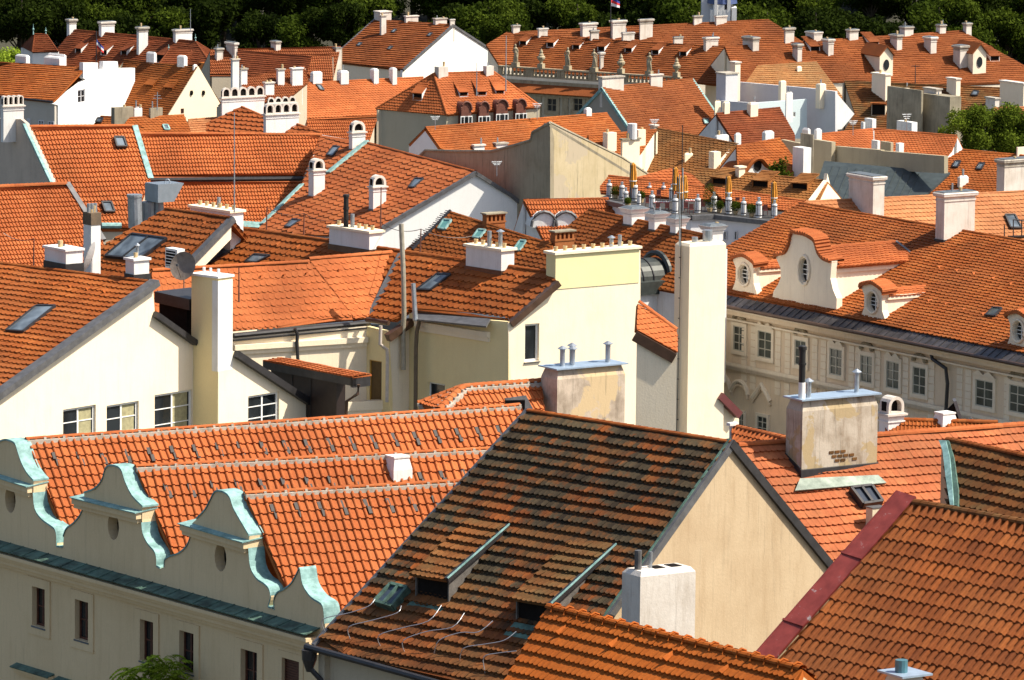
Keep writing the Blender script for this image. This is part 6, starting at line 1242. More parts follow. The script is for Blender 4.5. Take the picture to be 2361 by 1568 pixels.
def statue(u, hgt, label, lean=1, arm=0):
    c = railpt(u)+UP*0; o = empty('statue', c, label, 'statue', 'statues on the balustrade'); mb = MB(); mb.cbox(c, Bh, .8, .7, .5, MStone); mb.obj('plinth', o); c = c+UP*.5; k = hgt/2.3; l = lean
    mb = MB(); X = lambda x, z, d=0: c+Bh*x*k+UP*z*k+Bn*d*k
    mb.tube([X(-.02, 0), X(.02*l, .35), X(.08*l, .8), X(.1*l, 1.15), X(.0, 1.45), X(-.04*l, 1.72), X(-.03*l, 1.86), X(-.03*l, 1.92)], [.30*k, .27*k, .27*k, .25*k, .20*k, .25*k, .14*k, .07*k], MStone, 9)
    mb.tube([X(-.03*l, 1.88), X(-.03*l, 1.97, .02), X(-.03*l, 2.1, .03), X(-.03*l, 2.2, .02), X(-.03*l, 2.25)], [.06*k, .10*k, .125*k, .10*k, .02*k], MStone, 8)
    if arm == 0: mb.tube([X(-.24, 1.72), X(-.40, 1.42), X(-.16, 1.25, .2)], [.09*k, .07*k, .05*k], MStone, 6); mb.tube([X(.2, 1.72), X(.34, 1.4), X(.30, 1.05, .1)], [.09*k, .07*k, .05*k], MStone, 6)
    elif arm == 1: mb.tube([X(-.24, 1.72), X(-.44, 1.5), X(-.38, 1.15)], [.09*k, .07*k, .05*k], MStone, 6); mb.tube([X(.2, 1.72), X(.30, 1.45, .15), X(.0, 1.4, .28)], [.09*k, .07*k, .05*k], MStone, 6)
    else: mb.tube([X(-.24, 1.72), X(-.4, 1.45), X(-.2, 1.5, .25)], [.09*k, .07*k, .05*k], MStone, 6); mb.tube([X(.2, 1.72), X(.42, 1.5), X(.36, 1.15)], [.09*k, .07*k, .05*k], MStone, 6); mb.tube([X(.4, 1.3), X(.45, .05)], .03*k, MStone, 5)
    mb.tube([X(.16, 1.2, .12), X(.24, .7, .1), X(.3, .1, .02)], [.1*k, .14*k, .10*k], MStone, 6); mb.obj('figure', o)
statue(1188, 2.3, 'grey stone statue at the left end of the balustrade', 1, 0); statue(1308, 2.3, 'grey stone statue with bent arm, second from the left on the balustrade', -1, 1); statue(1369, 2.3, 'grey stone statue standing before the thin cream stack', 1, 2); statue(1496, 2.3, 'grey stone statue nearest the right end of the balustrade', -1, 0)
for u, lb in ((1247, 'stone urn between the first and second statues'), (1431, 'stone urn between the third and fourth statues'), (1559, 'stone urn at the right end of the balustrade')):
    c = railpt(u); o = empty('stone_urn', c, lb, 'urn', 'urns on the balustrade'); mb = MB(); mb.cbox(c, Bh, .7, .7, .55, MStone); mb.obj('plinth', o); mb = MB(); mb.lathe(c+UP*.5, [(.28, 0), (.18, .12), (.2, .3), (.46, .62), (.5, .85), (.28, 1.08), (.34, 1.15), (.18, 1.3), (.22, 1.5), (.05, 1.85)], MStone, 10); mb.obj('vase', o)
def flag(name, p0, p1, y, fl, label, order):
    a, b = P(p0, y=y), P(p1, y=y); o = empty('flagpole', b, label, 'flagpole'); mb = MB(); mb.tube([b-UP*1, a], .07, dmetal, 6); mb.obj('pole', o); F0 = P(fl[0], y=y); Hh_ = fl[1]; W = fl[2]; s = y/F; mb = MB()
    for k, m in enumerate(order):
        vs = []; 
        for i in range(7):
            for j in (0, 1): t = i/6; vs.append(F0+V3(W*s*t, math.sin(t*7)*.15, 0)-UP*(s*(Hh_*(k+j)/3*(1-.35*t)+fl[3]*t)))
        mb.add(vs, [(2*i, 2*i+1, 2*i+3, 2*i+2) for i in range(6)], m)
    mb.obj('flag', o)
fr, fw, fb = plain('flag_red', (.6, .03, .03), .8), plain('flag_white', (.75, .75, .78), .8), plain('flag_blue', (.03, .05, .3), .8)
flag('', (1407.7, -14), (1407.7, 94), Q((1408, 94), pf)[1]+.2, ((1408.5, -8), 22, 20, 12), 'flagpole with a red, white and blue flag on the far palace', (fb, fr, fw)[:3]); flag('', (222, 72), (222, 146), y1-18, ((222, 90), 20, 17, 20), 'flagpole with a drooping tricolour before the dark red palace roof', (fb, fw, fr))
# ================================================================== houses right of centre
Hx = house('copper_edged_house', 'rust roofed house edged in green copper with a grey gable and two stained white chimneys', (1388, 203), (1596, 183), (1453, 300), (1690, 318), 44, '-', T_pal, stucco('render_gable_grey', (.38, .34, .28), (.3, .27, .22), .4), px=('far', 12, 5), ends='gg', foot=(0, (1453, 300)), b0=(1325, 270), dz=0, edge=copper, capk=.14, down=7); Hx.finish()
cz(Hx, [(1388, 204, 178, 9, 50)], 'slab', MWs, aB=38); cz(Hx, [(1500, 200, 172, 3, 27)], 'slab', MWs, aB=38); X = k02(1730, 1095); skyl4(Hx, [(X[0]-8, X[1]-5), (X[0]+4, X[1]-6), (X[0]+8, X[1]+6), (X[0]-4, X[1]+6)], glass=copper)
Hy = house('long_brown_house', 'long orange-brown roof behind the ochre party wall with a lavender grey gable', (980, 295), (1398, 262), (1017, 347), (1432, 306), 42, '-', T_mid, MLav, px=('far', 10, 5), ends='gg', foot=(0, (1017, 347)), b0=(942, 334), dz=0, capk=.16, down=6, poly=[(980, 295), (1398, 262), (1432, 306), (1330, 330), (1180, 352), (1017, 347)]); Hy.finish()
cz(Hy, [(1352, 270, 249, 7, 12)], 'cham', MW); cz(Hy, [(1093, 350, 334, 4, 24), (1144, 343, 330, 8, 26)], 'slab', MW)
def f8():
    z = ZR((1268, 283), 3.2); C0 = P((1268, 283), z=z); H = House('ochre_party_wall', 'bare ochre stained party wall with lost render, rising to a point', C0, 'wall'); n1 = az(-142); n2 = az(-55)
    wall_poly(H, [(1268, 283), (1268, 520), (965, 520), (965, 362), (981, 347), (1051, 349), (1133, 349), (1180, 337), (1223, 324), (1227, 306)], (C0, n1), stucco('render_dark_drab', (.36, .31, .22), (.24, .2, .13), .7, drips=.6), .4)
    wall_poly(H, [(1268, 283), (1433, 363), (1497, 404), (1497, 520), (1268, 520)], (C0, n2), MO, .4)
    T = az(35); H.wall.box(C0+T*12-UP*12, T*.0+az(128)*1.0, T*-.0+az(35)*.3, UP*4, MG); H.roof.slab([C0-UP*.1, C0+az(35)*9-UP*5, C0+az(35)*9-UP*5+az(128)*.8, C0-UP*.1+az(128)*.8], .2, MConc); H.finish()
    mb = MB(); a = C0; pts = [Q(p, (C0, n2)) for p in ((1268, 283), (1433, 363), (1497, 404))]; mb.tube([p-n2*.1 for p in pts], .14, MConc, 6); pts = [Q(p, (C0, n1)) for p in ((1268, 283), (1227, 306), (1223, 324), (1180, 337), (1133, 349), (1051, 349), (981, 347), (965, 362))]; mb.tube(pts, .13, MConc, 6); H.part(mb, 'coping'); return H, C0
H8, C8 = f8()
y8 = Q((1440, 370), (C8, az(-55)))[1]
Hz = sroof('bleached_roof_house', 'sun bleached brown roof with several plain cream chimneys right of the ochre wall', [(1515, 297), (1700, 333), (1662, 380), (1655, 402), (1480, 400), (1474, 340)], -48, 36, ('bob1', 9, 5.5), T_tan, MC, dz=-.3)
wall_p = MB(); gp = vplane(Q((1697, 333), Hz.pl), Q((1660, 380), Hz.pl)); wall_p.slab([Q(p, gp) for p in ((1697, 333), (1697, 400), (1650, 400), (1657, 378))], .3, MC, down=-gp[1]); Hz.part(wall_p, 'gable_wall')
cz(Hz, [(1579, 376, 352, 3, 18)], 'cham', MC); cz(Hz, [(1645, 396, 351, 12, 16)], 'plain', MC); cz(Hz, [(1507, 305, 288, 9, 9)], 'slab', MG, y=Hz.Rp[0][1])
Hz2 = sroof('orange_gap_house', 'orange roof glimpsed between cream chimneys behind the ochre wall', [(1355, 314), (1512, 300), (1480, 350), (1450, 385), (1360, 345)], 30, 34, ('bob1', 9, 5.5), T_mid, MC, dz=-.6)
cz(Hz2, [(1400, 353, 307, 11, 21), (1471, 340, 300, 10, 17)], 'plain', MC); c = chim(Hz2, 1434, 388, 320, 4, 40, 'slab', MC, aB=35, capmat=MConc, y=y8+.6, extra=4); flue(c, .6, .5, 1.2, .4, MLav)
Hz3 = sroof('low_bleached_house', 'low sun bleached roof with little dark dormers behind the roof terrace', [(1600, 388), (1907, 418), (1882, 470), (1540, 440)], -30, 32, ('bob1', 9, 5.5), T_tan, MC, dz=-1.6); cz(Hz3, [(1703, 413, 384, 9, 14)], 'slab', MC)
for x, y in ((1410, 305), (1885, 335), (2350, 365)): shed(Hz3, kT(x, y), 1.5, .7, 2.4, T_tan, wm=T_tan)
gp = vplane(Q((1907, 418), Hz3.pl), Q((1880, 462), Hz3.pl)); wp_ = MB(); wp_.slab([Q(p, gp) for p in ((1907, 400), (1922, 462), (1870, 462), (1905, 416))], .3, MC, down=-gp[1]); Hz3.part(wp_, 'gable_wall')
Hs = sroof('swan_gable_house', 'orange roof with a curved white swan-neck gable and round hole', [(1697, 338), (1797, 320), (1828, 362), (1828, 410), (1700, 410)], 25, 35, ('bob1', 9, 6), T_mid, MW, dz=-.8)
def swan():
    y = Q((1740, 403), Hs.pl)[1]-1.0; X = P(kT(1700, 185), y=y); s = y/F; ax = V3(1, 0, 0); mb = MB(); f = lambda x, yy: X+az(35)*((x-1700)*.195*s*1.22)+UP*((185-yy)*.195*s)
    o = smooth([(1690, 160), (1730, 110), (1765, 60), (1800, 20), (1850, -5), (1910, 5), (1950, 50), (1990, 90), (2050, 110)]); mb.slab([f(1690, 215)]+[f(*p) for p in o]+[f(2050, 215)], .5, MW, down=az(125)); Hs.part(mb, 'swan_gable')
    mb = MB(); P3 = [f(p[0], p[1]-6)-V3(0, .3, 0) for p in o]; mb.tube(P3, .22, T_mid, 6); 
    for a, b in zip(P3[:-1], P3[1:]): mb.slab([a, b, b+az(125)*4-UP*.6, a+az(125)*4-UP*.6], .15, T_mid)
    Hs.part(mb, 'curved_roof'); mb = MB(); c = f(1858, 75); mb.slab([c+az(-55)*.04+az(35)*math.cos(t)*.42+UP*math.sin(t)*.5 for t in np.linspace(0, 2*math.pi, 13)[:-1]], .05, M('opening_shade'), down=az(-55)); Hs.part(mb, 'round_hole')
swan()
cz(Hs, [(1851, 400, 342, 25, 18)], 'plain', MW, y=Q((1828, 400), Hs.pl)[1]-1); cz(Hs, [(1873, 350, 311, 29, 2)], 'plain', MConc, y=Q((1828, 380), Hs.pl)[1]+3)
Hr = sroof('brick_red_house', 'brick red roof descending beside the copper edged house', [(1650, 263), (1797, 249), (1832, 311), (1832, 335), (1700, 340)], 30, 36, ('far', 10, 5), T_red, MW, dz=-.6); cz(Hr, [(1730, 272, 237, 9, 17), (1670, 265, 234, 3, 12)], 'cham', MC); cz(Hr, [(1764, 330, 303, 8, 20)], 'cham', MW, y=Hr.Rp[0][1]-6); cz(Hr, [(1652, 330, 312, 6, 28), (1696, 328, 307, 4, 12)], 'cham', MW, y=Hr.Rp[0][1]-8)
# block cluster
def clus():
    zc = ZR((1670, 189), .5); C0 = P((1925, 211), z=zc); H = House('lavender_grey_house', 'blocky lavender grey house with a white triangular gable wall', C0); n1, n2 = az(-142), az(-55)
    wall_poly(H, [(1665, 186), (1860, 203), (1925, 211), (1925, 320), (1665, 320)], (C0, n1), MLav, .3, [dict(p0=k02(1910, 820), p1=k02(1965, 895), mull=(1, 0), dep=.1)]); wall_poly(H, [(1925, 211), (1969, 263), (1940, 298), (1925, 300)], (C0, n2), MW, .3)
    H.finish(); return H, C0
Hc_, Cc = clus()
cz(Hc_, [(1672, 235, 169, 22, 28)], 'slab', MLav, y=Cc[1]+2); cz(Hc_, [(1694, 190, 143, 12, 12)], 'slab', MC, y=Cc[1]+9)
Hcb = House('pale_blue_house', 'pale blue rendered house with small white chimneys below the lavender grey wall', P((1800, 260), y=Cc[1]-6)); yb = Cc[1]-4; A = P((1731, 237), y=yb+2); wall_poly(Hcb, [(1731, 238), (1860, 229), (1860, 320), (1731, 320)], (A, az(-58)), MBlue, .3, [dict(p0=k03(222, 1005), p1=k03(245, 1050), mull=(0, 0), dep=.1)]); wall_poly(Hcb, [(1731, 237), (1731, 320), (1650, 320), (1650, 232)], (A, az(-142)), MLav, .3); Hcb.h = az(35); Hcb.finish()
cz(Hcb, [(1812, 238, 212, 2, 15)], 'cham', MW, y=yb-.5); cz(Hcb, [(1648, 262, 232, 2, 13), (1668, 264, 235, 4, 8)], 'cham', MC, y=yb+.5)
Hpk = sroof('salmon_hip_house', 'pale salmon hipped roof behind the lavender grey wall', [(1745, 153), (1882, 144), (1972, 264), (1925, 214), (1715, 196)], 22, 34, ('far', 9, 4.6), tilemat('tile_dull_salmon', [(.30, .10, .055), (.36, .13, .07), (.42, .16, .09)], patch=(.2, .09, .06), patch_amt=.6), MG, dz=.2); cz(Hpk, [(1838, 168, 153, 3, 10)], 'cham', MC); cz(Hpk, [(1800, 200, 187, 6, 12), (1890, 207, 194, 10, 14)], 'cham', MC, y=Cc[1]+1)
Hbr = sroof('dark_brown_roof_house', 'dark brown roof with a broad pale chimney right of the white triangular wall', [(1946, 188), (2310, 204), (2310, 260), (2060, 320), (1935, 320), (1970, 263)], -14, 30, ('far', 9, 4.8), T_old2, MG, dz=.2)
cz(Hbr, [(2040, 236, 171, 32, 12), (2203, 228, 181, 22, 10)], 'slab', MPalL); cz(Hbr, [(2358, 248, 192, 55, 12)], 'slab', MPalL, y=Hbr.Rp[1][1]-6); cz(Hbr, [(2085, 212, 204, 12, 14)], 'plain', MC)
block(Hbr, 2122, Hbr.Rp[1][1]-10, 80, 4, 209, 300, MConc, name='concrete_block'); block(Hbr, 2188, Hbr.Rp[1][1]-12, 65, 26, 224, 300, MConc, name='concrete_block'); cz(Hbr, [(2158, 222, 205, 30, 12)], 'slab', MWs, y=Hbr.Rp[1][1]-9); cz(Hbr, [(2293, 252, 226, 22, 10)], 'slab', MWs, y=Hbr.Rp[1][1]-14)
cz(Hbr, [(2010, 300, 275, 18, 9), (1990, 298, 282, 6, 4), (2101, 306, 283, 35, 13)], 'plain', MW, y=Hbr.Rp[1][1]-16)
shed(Hbr, k03(985, 1040), 1.5, 1.3, 2.2, T_mid, wm=MG)
skyl4(Hbr, [k03(1840, 825), k03(1885, 830), k03(1870, 865), k03(1820, 862)]); 
Hpr = sroof('pale_edge_house', 'pale salmon roof behind the tree at the right edge', [(2290, 250), (2420, 246), (2420, 350), (2280, 340)], 15, 33, ('far', 9, 5), T_pink, MG, dz=.2)
Ho1 = sroof('small_orange_house', 'small glowing orange roof beside the lavender grey house', [(1889, 310), (2011, 298), (2014, 350), (1905, 350)], 22, 33, ('bob1', 8, 4.5), T_new, MW, dz=-.6); cz(Ho1, [(1862, 325, 296, 14, 6), (1882, 322, 297, 6, 12)], 'cham', MW, y=Ho1.Rp[0][1]-2)
Ho2 = sroof('wide_orange_house', 'wide orange roof in front of the tree and concrete blocks', [(2013, 298), (2206, 314), (2194, 345), (2176, 365), (2014, 370)], -20, 33, ('bob1', 8, 4.5), T_new, MW, dz=-.4)
Ht1 = House('parapet_house', 'flat roofed house with drab parapets and a dark seamed metal roof', P((1990, 400), z=ZR((1990, 380), -2))); Ht1.h = az(35)
yp = Ho2.Rp[0][1]-14; Ap = P((1919, 365), y=yp); Hm = Ht1
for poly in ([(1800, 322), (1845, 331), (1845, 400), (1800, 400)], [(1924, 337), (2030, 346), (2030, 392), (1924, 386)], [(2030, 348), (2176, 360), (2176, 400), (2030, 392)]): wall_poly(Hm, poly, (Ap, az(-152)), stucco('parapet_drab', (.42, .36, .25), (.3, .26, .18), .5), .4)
Hm.finish(); block(Hm, 1916, yp-1, 43, 9, 328, 372, M_('parapet_drab') if 0 else _M['parapet_drab'], name='parapet_block'); block(Hm, 2052, yp-6, 24, 6, 329, 388, _M['parapet_drab'], name='stack'); cz(Hm, [(2022, 352, 325, 14, 6), (2072, 354, 331, 8, 11)], 'plain', MW, y=yp+3)
slm = plain('seamed_roof', (.045, .058, .058), .5, .2, .3, 1.5); pl, h = plz((1912, 380), P((1912, 380), y=yp-9)[2], -14, 16); mb = MB(); mb.slab([Q(p, pl) for p in ((1900, 371), (2190, 398), (2110, 472), (1915, 472), (1880, 430))], .2, slm, down=-pl[1])
for i in range(12): a, b = Q((1920+i*18, 384+i*1.6), pl), Q((1880+i*18+10, 462), pl); mb.bar(a+UP*.08, b+UP*.08, .08, .1, slm)
Hm.part(mb, 'metal_roof')
Hro = sroof('right_orange_house', 'orange roof with two skylights behind the weathered chimney at right', [(2218, 346), (2420, 365), (2420, 470), (2020, 470), (2038, 452)], -22, 32, ('bob1', 9, 5.2), T_mid, MW, dz=-1.2)
for x, y in ((1685, 1482), (1900, 1502)): X = k03(x, y); skyl4(Hro, [(X[0]-2, X[1]-7), (X[0]+10, X[1]-7), (X[0]+2, X[1]+7), (X[0]-9, X[1]+6)])
cz(Hro, [(2314, 445, 369, 18, 66)], 'bar', MWs, y=HK.Rp[1][1]+6); cz(Hro, [(2212, 437, 406, 6, 20)], 'cham', MW); cz(Hro, [(2345, 362, 340, 3, 30)], 'plain', MPalL, y=Hro.Rp[1][1]+1)
# ================================================================== roof terrace
zT = ZR((1647, 496), -1.6)
def terr():
    H = House('terrace_building', 'white courtyard building with a roof terrace full of tables and folded parasols', P(kT(1350, 650), z=zT)); g = lambda x, y: P(kT(x, y), z=zT); c = MB()
    deckp = [g(-20, 455), g(380, 545), g(700, 640), g(1070, 662), g(1350, 650), g(2020, 722), g(2500, 760), g(2500, 600), g(1800, 500), g(900, 420), g(100, 400)]
    c.slab(deckp, .4, plain('deck_grey', (.035, .033, .03), .8, 0, .3), down=-UP); H.part(c, 'terrace_deck')
    for a, b in ((g(380, 545), g(700, 640)), (g(700, 642), g(1070, 664)), (g(1070, 664), g(1350, 652)), (g(1350, 652), g(2020, 724)), (g(2020, 724), g(2500, 762)), (g(-20, 457), g(380, 547))):
        H.wall.slab([a-UP*.3, b-UP*.3, b-UP*9, a-UP*9], .3, stucco('render_courtyard', (.72, .71, .72), (.6, .58, .56), .3), down=V3(0, 1, 0)); H.flash.bar(a+UP*.05, b+UP*.05, .5, .35, lead)
    H.finish('parapet_trim'); wp = vplane(g(1350, 652), g(2020, 724)); wp = (wp[0]+wp[1]*.02, wp[1])
    for x, y in ((1480, 880), (1605, 880)): vwin(H, wp, kT(x-18, y-45), kT(x+18, y+70), dep=-.02, mull=(0, 0), fm=MLav)
    for poly, lb, a in (([kT(100, 190), kT(1215, 322), kT(1440, 420), kT(1300, 480), kT(0, 380), kT(0, 310)], 'roof', -26), ([kT(1290, 325), kT(2420, 490), kT(2420, 640), kT(1450, 470)], 'roof', -28)):
        z = P(poly[0], y=P(kT(700, 430) if a == -26 else kT(1800, 560), z=zT)[1]+2.5)[2]; sroof('', '', poly, a, 30, ('bob1', 7, 5), T_new, MW, z=z, H=H, finish=False, skirt_=False); H.R = H.part(H.roof, 'roof'); H.roof = MB()
    pl, h = plz(kT(440, 215), P(kT(440, 215), y=P(kT(700, 430), z=zT)[1]+6)[2], 12, 25); H.slope([kT(420, 215), kT(840, 100), kT(1070, 170), kT(1240, 312), kT(900, 270)], pl, ('bob1', .4, .42, .07, 0), T_new, h); H.part(H.roof, 'raised_roof')
    return H
HTr = terr()
gp_ = lambda x, y: P(kT(x, y), z=zT+.02)
pw = plain('post_white', (.72, .72, .72), .6, 0, .1)
def heater():
    X = gp_(1150, 620); o = empty('terrace_post', X, '', 'post', 'white banded posts round the roof terrace'); mb = MB(); mb.lathe(X, [(.42, 0), (.42, 2.1), (.36, 2.2)], pw, 10); mb.obj('column', o); mb = MB()
    for z in (.25, 1.75): mb.lathe(X+UP*z, [(.47, 0), (.47, .12)], dmetal, 10)
    for s in (-1, 1): mb.box(X+V3(s*.22-.03, -.46, .2), V3(.06, 0, 0), V3(0, .05, 0), UP*1.7, dmetal)
    mb.obj('iron_bands', o); mb = MB(); mb.lathe(X+UP*2.2, [(.2, 0), (.2, .5), (.26, .55), (.05, .65)], M('zinc'), 8); mb.obj('lamp_cap', o); return o
PO = heater(); lab = ['first white banded post at the left end of the roof terrace', 'white banded post in the shade right of the leftmost terrace post', 'white banded post beside the leftmost folded parasol', 'white banded post low at the terrace front left of the small shrub', 'short white banded post above the first moulded chimney', 'squat white banded post at the back of the terrace', 'white banded post just right of the second moulded chimney', 'white banded post behind the chairs at the back of the terrace', 'white banded post behind the middle parasols', 'white banded post directly left of the thin parasol', 'white banded post left of the big terrace bush', 'white banded post directly right of the big terrace bush', 'white banded post beneath the parasol right of the bush', 'white banded post between the two round potted shrubs', 'white banded post right of the second potted shrub', 'rightmost white banded post beneath the last parasol']
def cp(o, X, s=1.0, label=None):
    r = o.copy(); C.objects.link(r); r.location = X; s *= .5 if o is PO else .6; r.scale = (s, s, s); ORIG[r.name] = X
    if label: r['label'] = label
    for ch in list(o.children): c = ch.copy(); C.objects.link(c); c.parent = r
    return r
sp = [(105, 445), (255, 460), (405, 480), (300, 530), (455, 530), (580, 430), (610, 590), (745, 440), (840, 480), (885, 625), (1150, 620), (1340, 605), (1515, 630), (1690, 650), (1870, 680), (2055, 680)]
for i, (x, y) in enumerate(sp):
    X = gp_(x, y)
    if i == 10: PO['label'] = lab[i]; PO.scale = (.5,)*3
    else: cp(PO, X, (1, .95, 1.1, .95, .75, .75, 1.05, .8, .9, 1, 1, 1.05, 1.1, .95, 1.1, .95)[i], lab[i])
def parasol():
    X = gp_(1510, 600); o = empty('parasol', X, 'folded orange parasol right of the big terrace bush', 'parasol', 'folded orange parasols on the roof terrace'); mb = MB(); mb.tube([X, X+UP*4.3], .07, dmetal, 6); mb.tube([X+V3(-.28, 0, 0), X+V3(-.28, 0, 4.3), X+V3(0, 0, 4.4)], .13, M('lead_grey'), 6); mb.obj('pole', o)
    m = plain('parasol_cloth', (.62, .27, .03), .8, 0, .2, 3); mb = MB(); vs = []; K_ = 16; Z = [(1.5, .30), (2.2, .36), (3.2, .34), (4.0, .24), (4.3, .22), (4.5, .04)]
    for z, r in Z:
        for k in range(K_): t = 2*math.pi*k/K_; q = r*(1+.22*(-1)**k); vs.append(X+V3(math.cos(t)*q, math.sin(t)*q, z))
    mb.add(vs, [(i*K_+k, i*K_+(k+1) % K_, (i+1)*K_+(k+1) % K_, (i+1)*K_+k) for i in range(len(Z)-1) for k in range(K_)], m); mb.obj('folded_canopy', o)
    mb = MB(); mb.lathe(X+UP*2.3, [(.44, 0), (.44, .1)], wpaint, 12); mb.obj('tie_strap', o); return o
UM = parasol(); UM.scale = (.6, .6, .6)
for x, y, s, lb in ((385, 480, 1.1, 'leftmost folded orange parasol on the roof terrace'), (885, 500, 1.02, 'tallest folded orange parasol in the middle of the roof terrace'), (935, 600, 1.0, 'thin folded orange parasol in front of the two middle ones'), (993, 590, 1.0, 'folded orange parasol just right of the thin one'), (2048, 660, .98, 'rightmost folded orange parasol near the palace roof')): cp(UM, gp_(x, y), s, lb)
GL = None
def leafmat(name, a, b_):
    if name in _M: return _M[name]
    m, nt, b = newmat(name); at = N(nt, 'ShaderNodeAttribute'); at.attribute_name = 'rnd'; r = ramp(nt, at.outputs['Fac'], [(0, a), (1, b_)]); lnk(nt, r.outputs[0], b.inputs['Base Color']); b.inputs['Roughness'].default_value = .9; b.inputs['Specular IOR Level'].default_value = .05
    tr = N(nt, 'ShaderNodeBsdfTranslucent'); lnk(nt, r.outputs[0], tr.inputs[0]); mx = N(nt, 'ShaderNodeMixShader'); mx.inputs[0].default_value = .3; lnk(nt, b.outputs[0], mx.inputs[1]); lnk(nt, tr.outputs[0], mx.inputs[2]); lnk(nt, mx.outputs[0], nt.nodes['Material Output'].inputs[0]); _M[name] = m; return m
LG = leafmat('leaf_green', (.018, .034, .003), (.075, .105, .01)); LB = leafmat('leaf_bright', (.14, .22, .015), (.36, .46, .05)); LD = leafmat('leaf_dark', (.004, .009, .001), (.024, .038, .004))
def leaves(mb, ctrs, n, size, mat, seed=0, drop=.0, rg=None):
    """n leaf faces scattered through ellipsoids (centre, rx, ry, rz)"""
    rg = np.random.default_rng(seed); w = np.array([c[1]*c[2]*c[3] for c in ctrs])**(2/3.); w /= w.sum(); idx = rg.choice(len(ctrs), n, p=w); d = rg.normal(size=(n, 3)); d /= np.linalg.norm(d, axis=1)[:, None]; r = rg.random(n)**.33; r = np.where(rg.random(n) < .75, .72+.28*r, r)
    Cc_ = np.array([c[0] for c in ctrs]); R = np.array([c[1:] for c in ctrs]); p = Cc_[idx]+d*R[idx]*r[:, None]+rg.normal(0, size*1.1, (n, 3))
    a = rg.normal(size=(n, 3)); a += np.array([0, 0, -.0]); a /= np.linalg.norm(a, axis=1)[:, None]; b = np.cross(a, d+rg.normal(0, .6, (n, 3))); b /= np.linalg.norm(b, axis=1)[:, None]; s = size*(.6+.8*rg.random(n))[:, None]
    v = np.stack([p-a*s, p+b*s*.55, p+a*s, p-b*s*.55], 1).reshape(-1, 3); f = np.arange(n*4).reshape(n, 4); cl = rg.random(len(ctrs)); mb.add(v, f, mat, np.clip(.55*cl[idx]+.45*rg.random(n), 0, 1))
def shrub(x, y, r, label, h=1.0, cat='potted shrub', group='potted shrubs on the roof terrace'):
    X = gp_(x, y); o = empty('potted_shrub', X, label, cat, group); mb = MB(); mb.lathe(X, [(.3, 0), (.42, .5), (.46, .55)], M('pot'), 10); mb.obj('pot', o); mb = MB(); leaves(mb, [(X+UP*(.55+r*h), r, r, r*h)], 900, .09, LG, int(x)); mb.obj('foliage', o); o.scale = (.5,)*3; return o
shrub(1595, 645, .75, 'round potted shrub right of the parasol by the bush'); shrub(1785, 675, .72, 'round potted shrub between two white posts, nearer the palace roof'); shrub(180, 455, .7, 'potted shrub beside the leftmost white post'); shrub(485, 500, .55, 'potted shrub just right of the leftmost parasol'); shrub(1405, 620, .6, 'dark potted shrub between the bush and the next post'); shrub(1290, 610, 1.0, 'big loose bush in the middle right of the terrace', 1.9); shrub(325, 560, .45, 'low potted shrub behind the first moulded chimney')
def table(x, y, lb):
    X = gp_(x, y); o = empty('dining_table', X, lb, 'table', 'set tables on the roof terrace'); mb = MB(); mb.box(X+V3(-1.2, -.5, 1.0), V3(2.4, 0, 0), V3(0, 1, 0), UP*.08, plain('table_red', (.3, .03, .03), .7)); mb.obj('tabletop', o); mb = MB()
    for sx in (-1, 1): mb.tube([X+V3(sx*1, 0, 0), X+V3(sx*1, 0, 1)], .05, dmetal, 5)
    mb.obj('legs', o); mb = MB()
    for i in range(7): mb.lathe(X+V3(-1+i*.33, -.2+.3*(i % 2), 1.08), [(.14, 0), (.15, .1), (.05, .16)], wpaint, 8)
    mb.obj('tableware', o); o.scale = (.55,)*3
table(720, 590, 'red table set with white ware behind the second moulded chimney'); table(1075, 570, 'red table set with white ware left of the post by the bush')
def chair(x, y, lb):
    X = gp_(x, y); o = empty('terrace_chair', X, lb, 'chair', 'dark red chairs on the roof terrace'); m = plain('chair_dark_red', (.12, .03, .025), .6); mb = MB(); mb.box(X+V3(-.3, -.3, .6), V3(.6, 0, 0), V3(0, .6, 0), UP*.08, m); mb.obj('seat', o); mb = MB(); mb.box(X+V3(-.3, .26, .65), V3(.6, 0, 0), V3(0, .06, 0), UP*.75, m); mb.obj('backrest', o); 
    for sx in (-1, 1):
        for sy in (-1, 1): mb = MB(); mb.tube([X+V3(sx*.26, sy*.26, 0), X+V3(sx*.26, sy*.26, .6)], .035, m, 5); mb.obj('leg', o)
    o.scale = (.55,)*3
for x, y, lb in ((560, 560, 'dark red chair at the left end of the terrace tables'), (680, 620, 'dark red chair in front of the left terrace table'), (790, 620, 'dark red chair right of the left terrace table'), (690, 470, 'dark red chair at the back of the terrace'), (1010, 620, 'dark red chair in front of the right terrace table'), (1075, 640, 'dark red chair nearest the parapet of the terrace'), (1215, 600, 'dark red chair left of the big terrace bush'), (1620, 560, 'dark red chair behind the round potted shrub'), (1950, 650, 'dark red chair left of the rightmost parasol')): chair(x, y, lb)
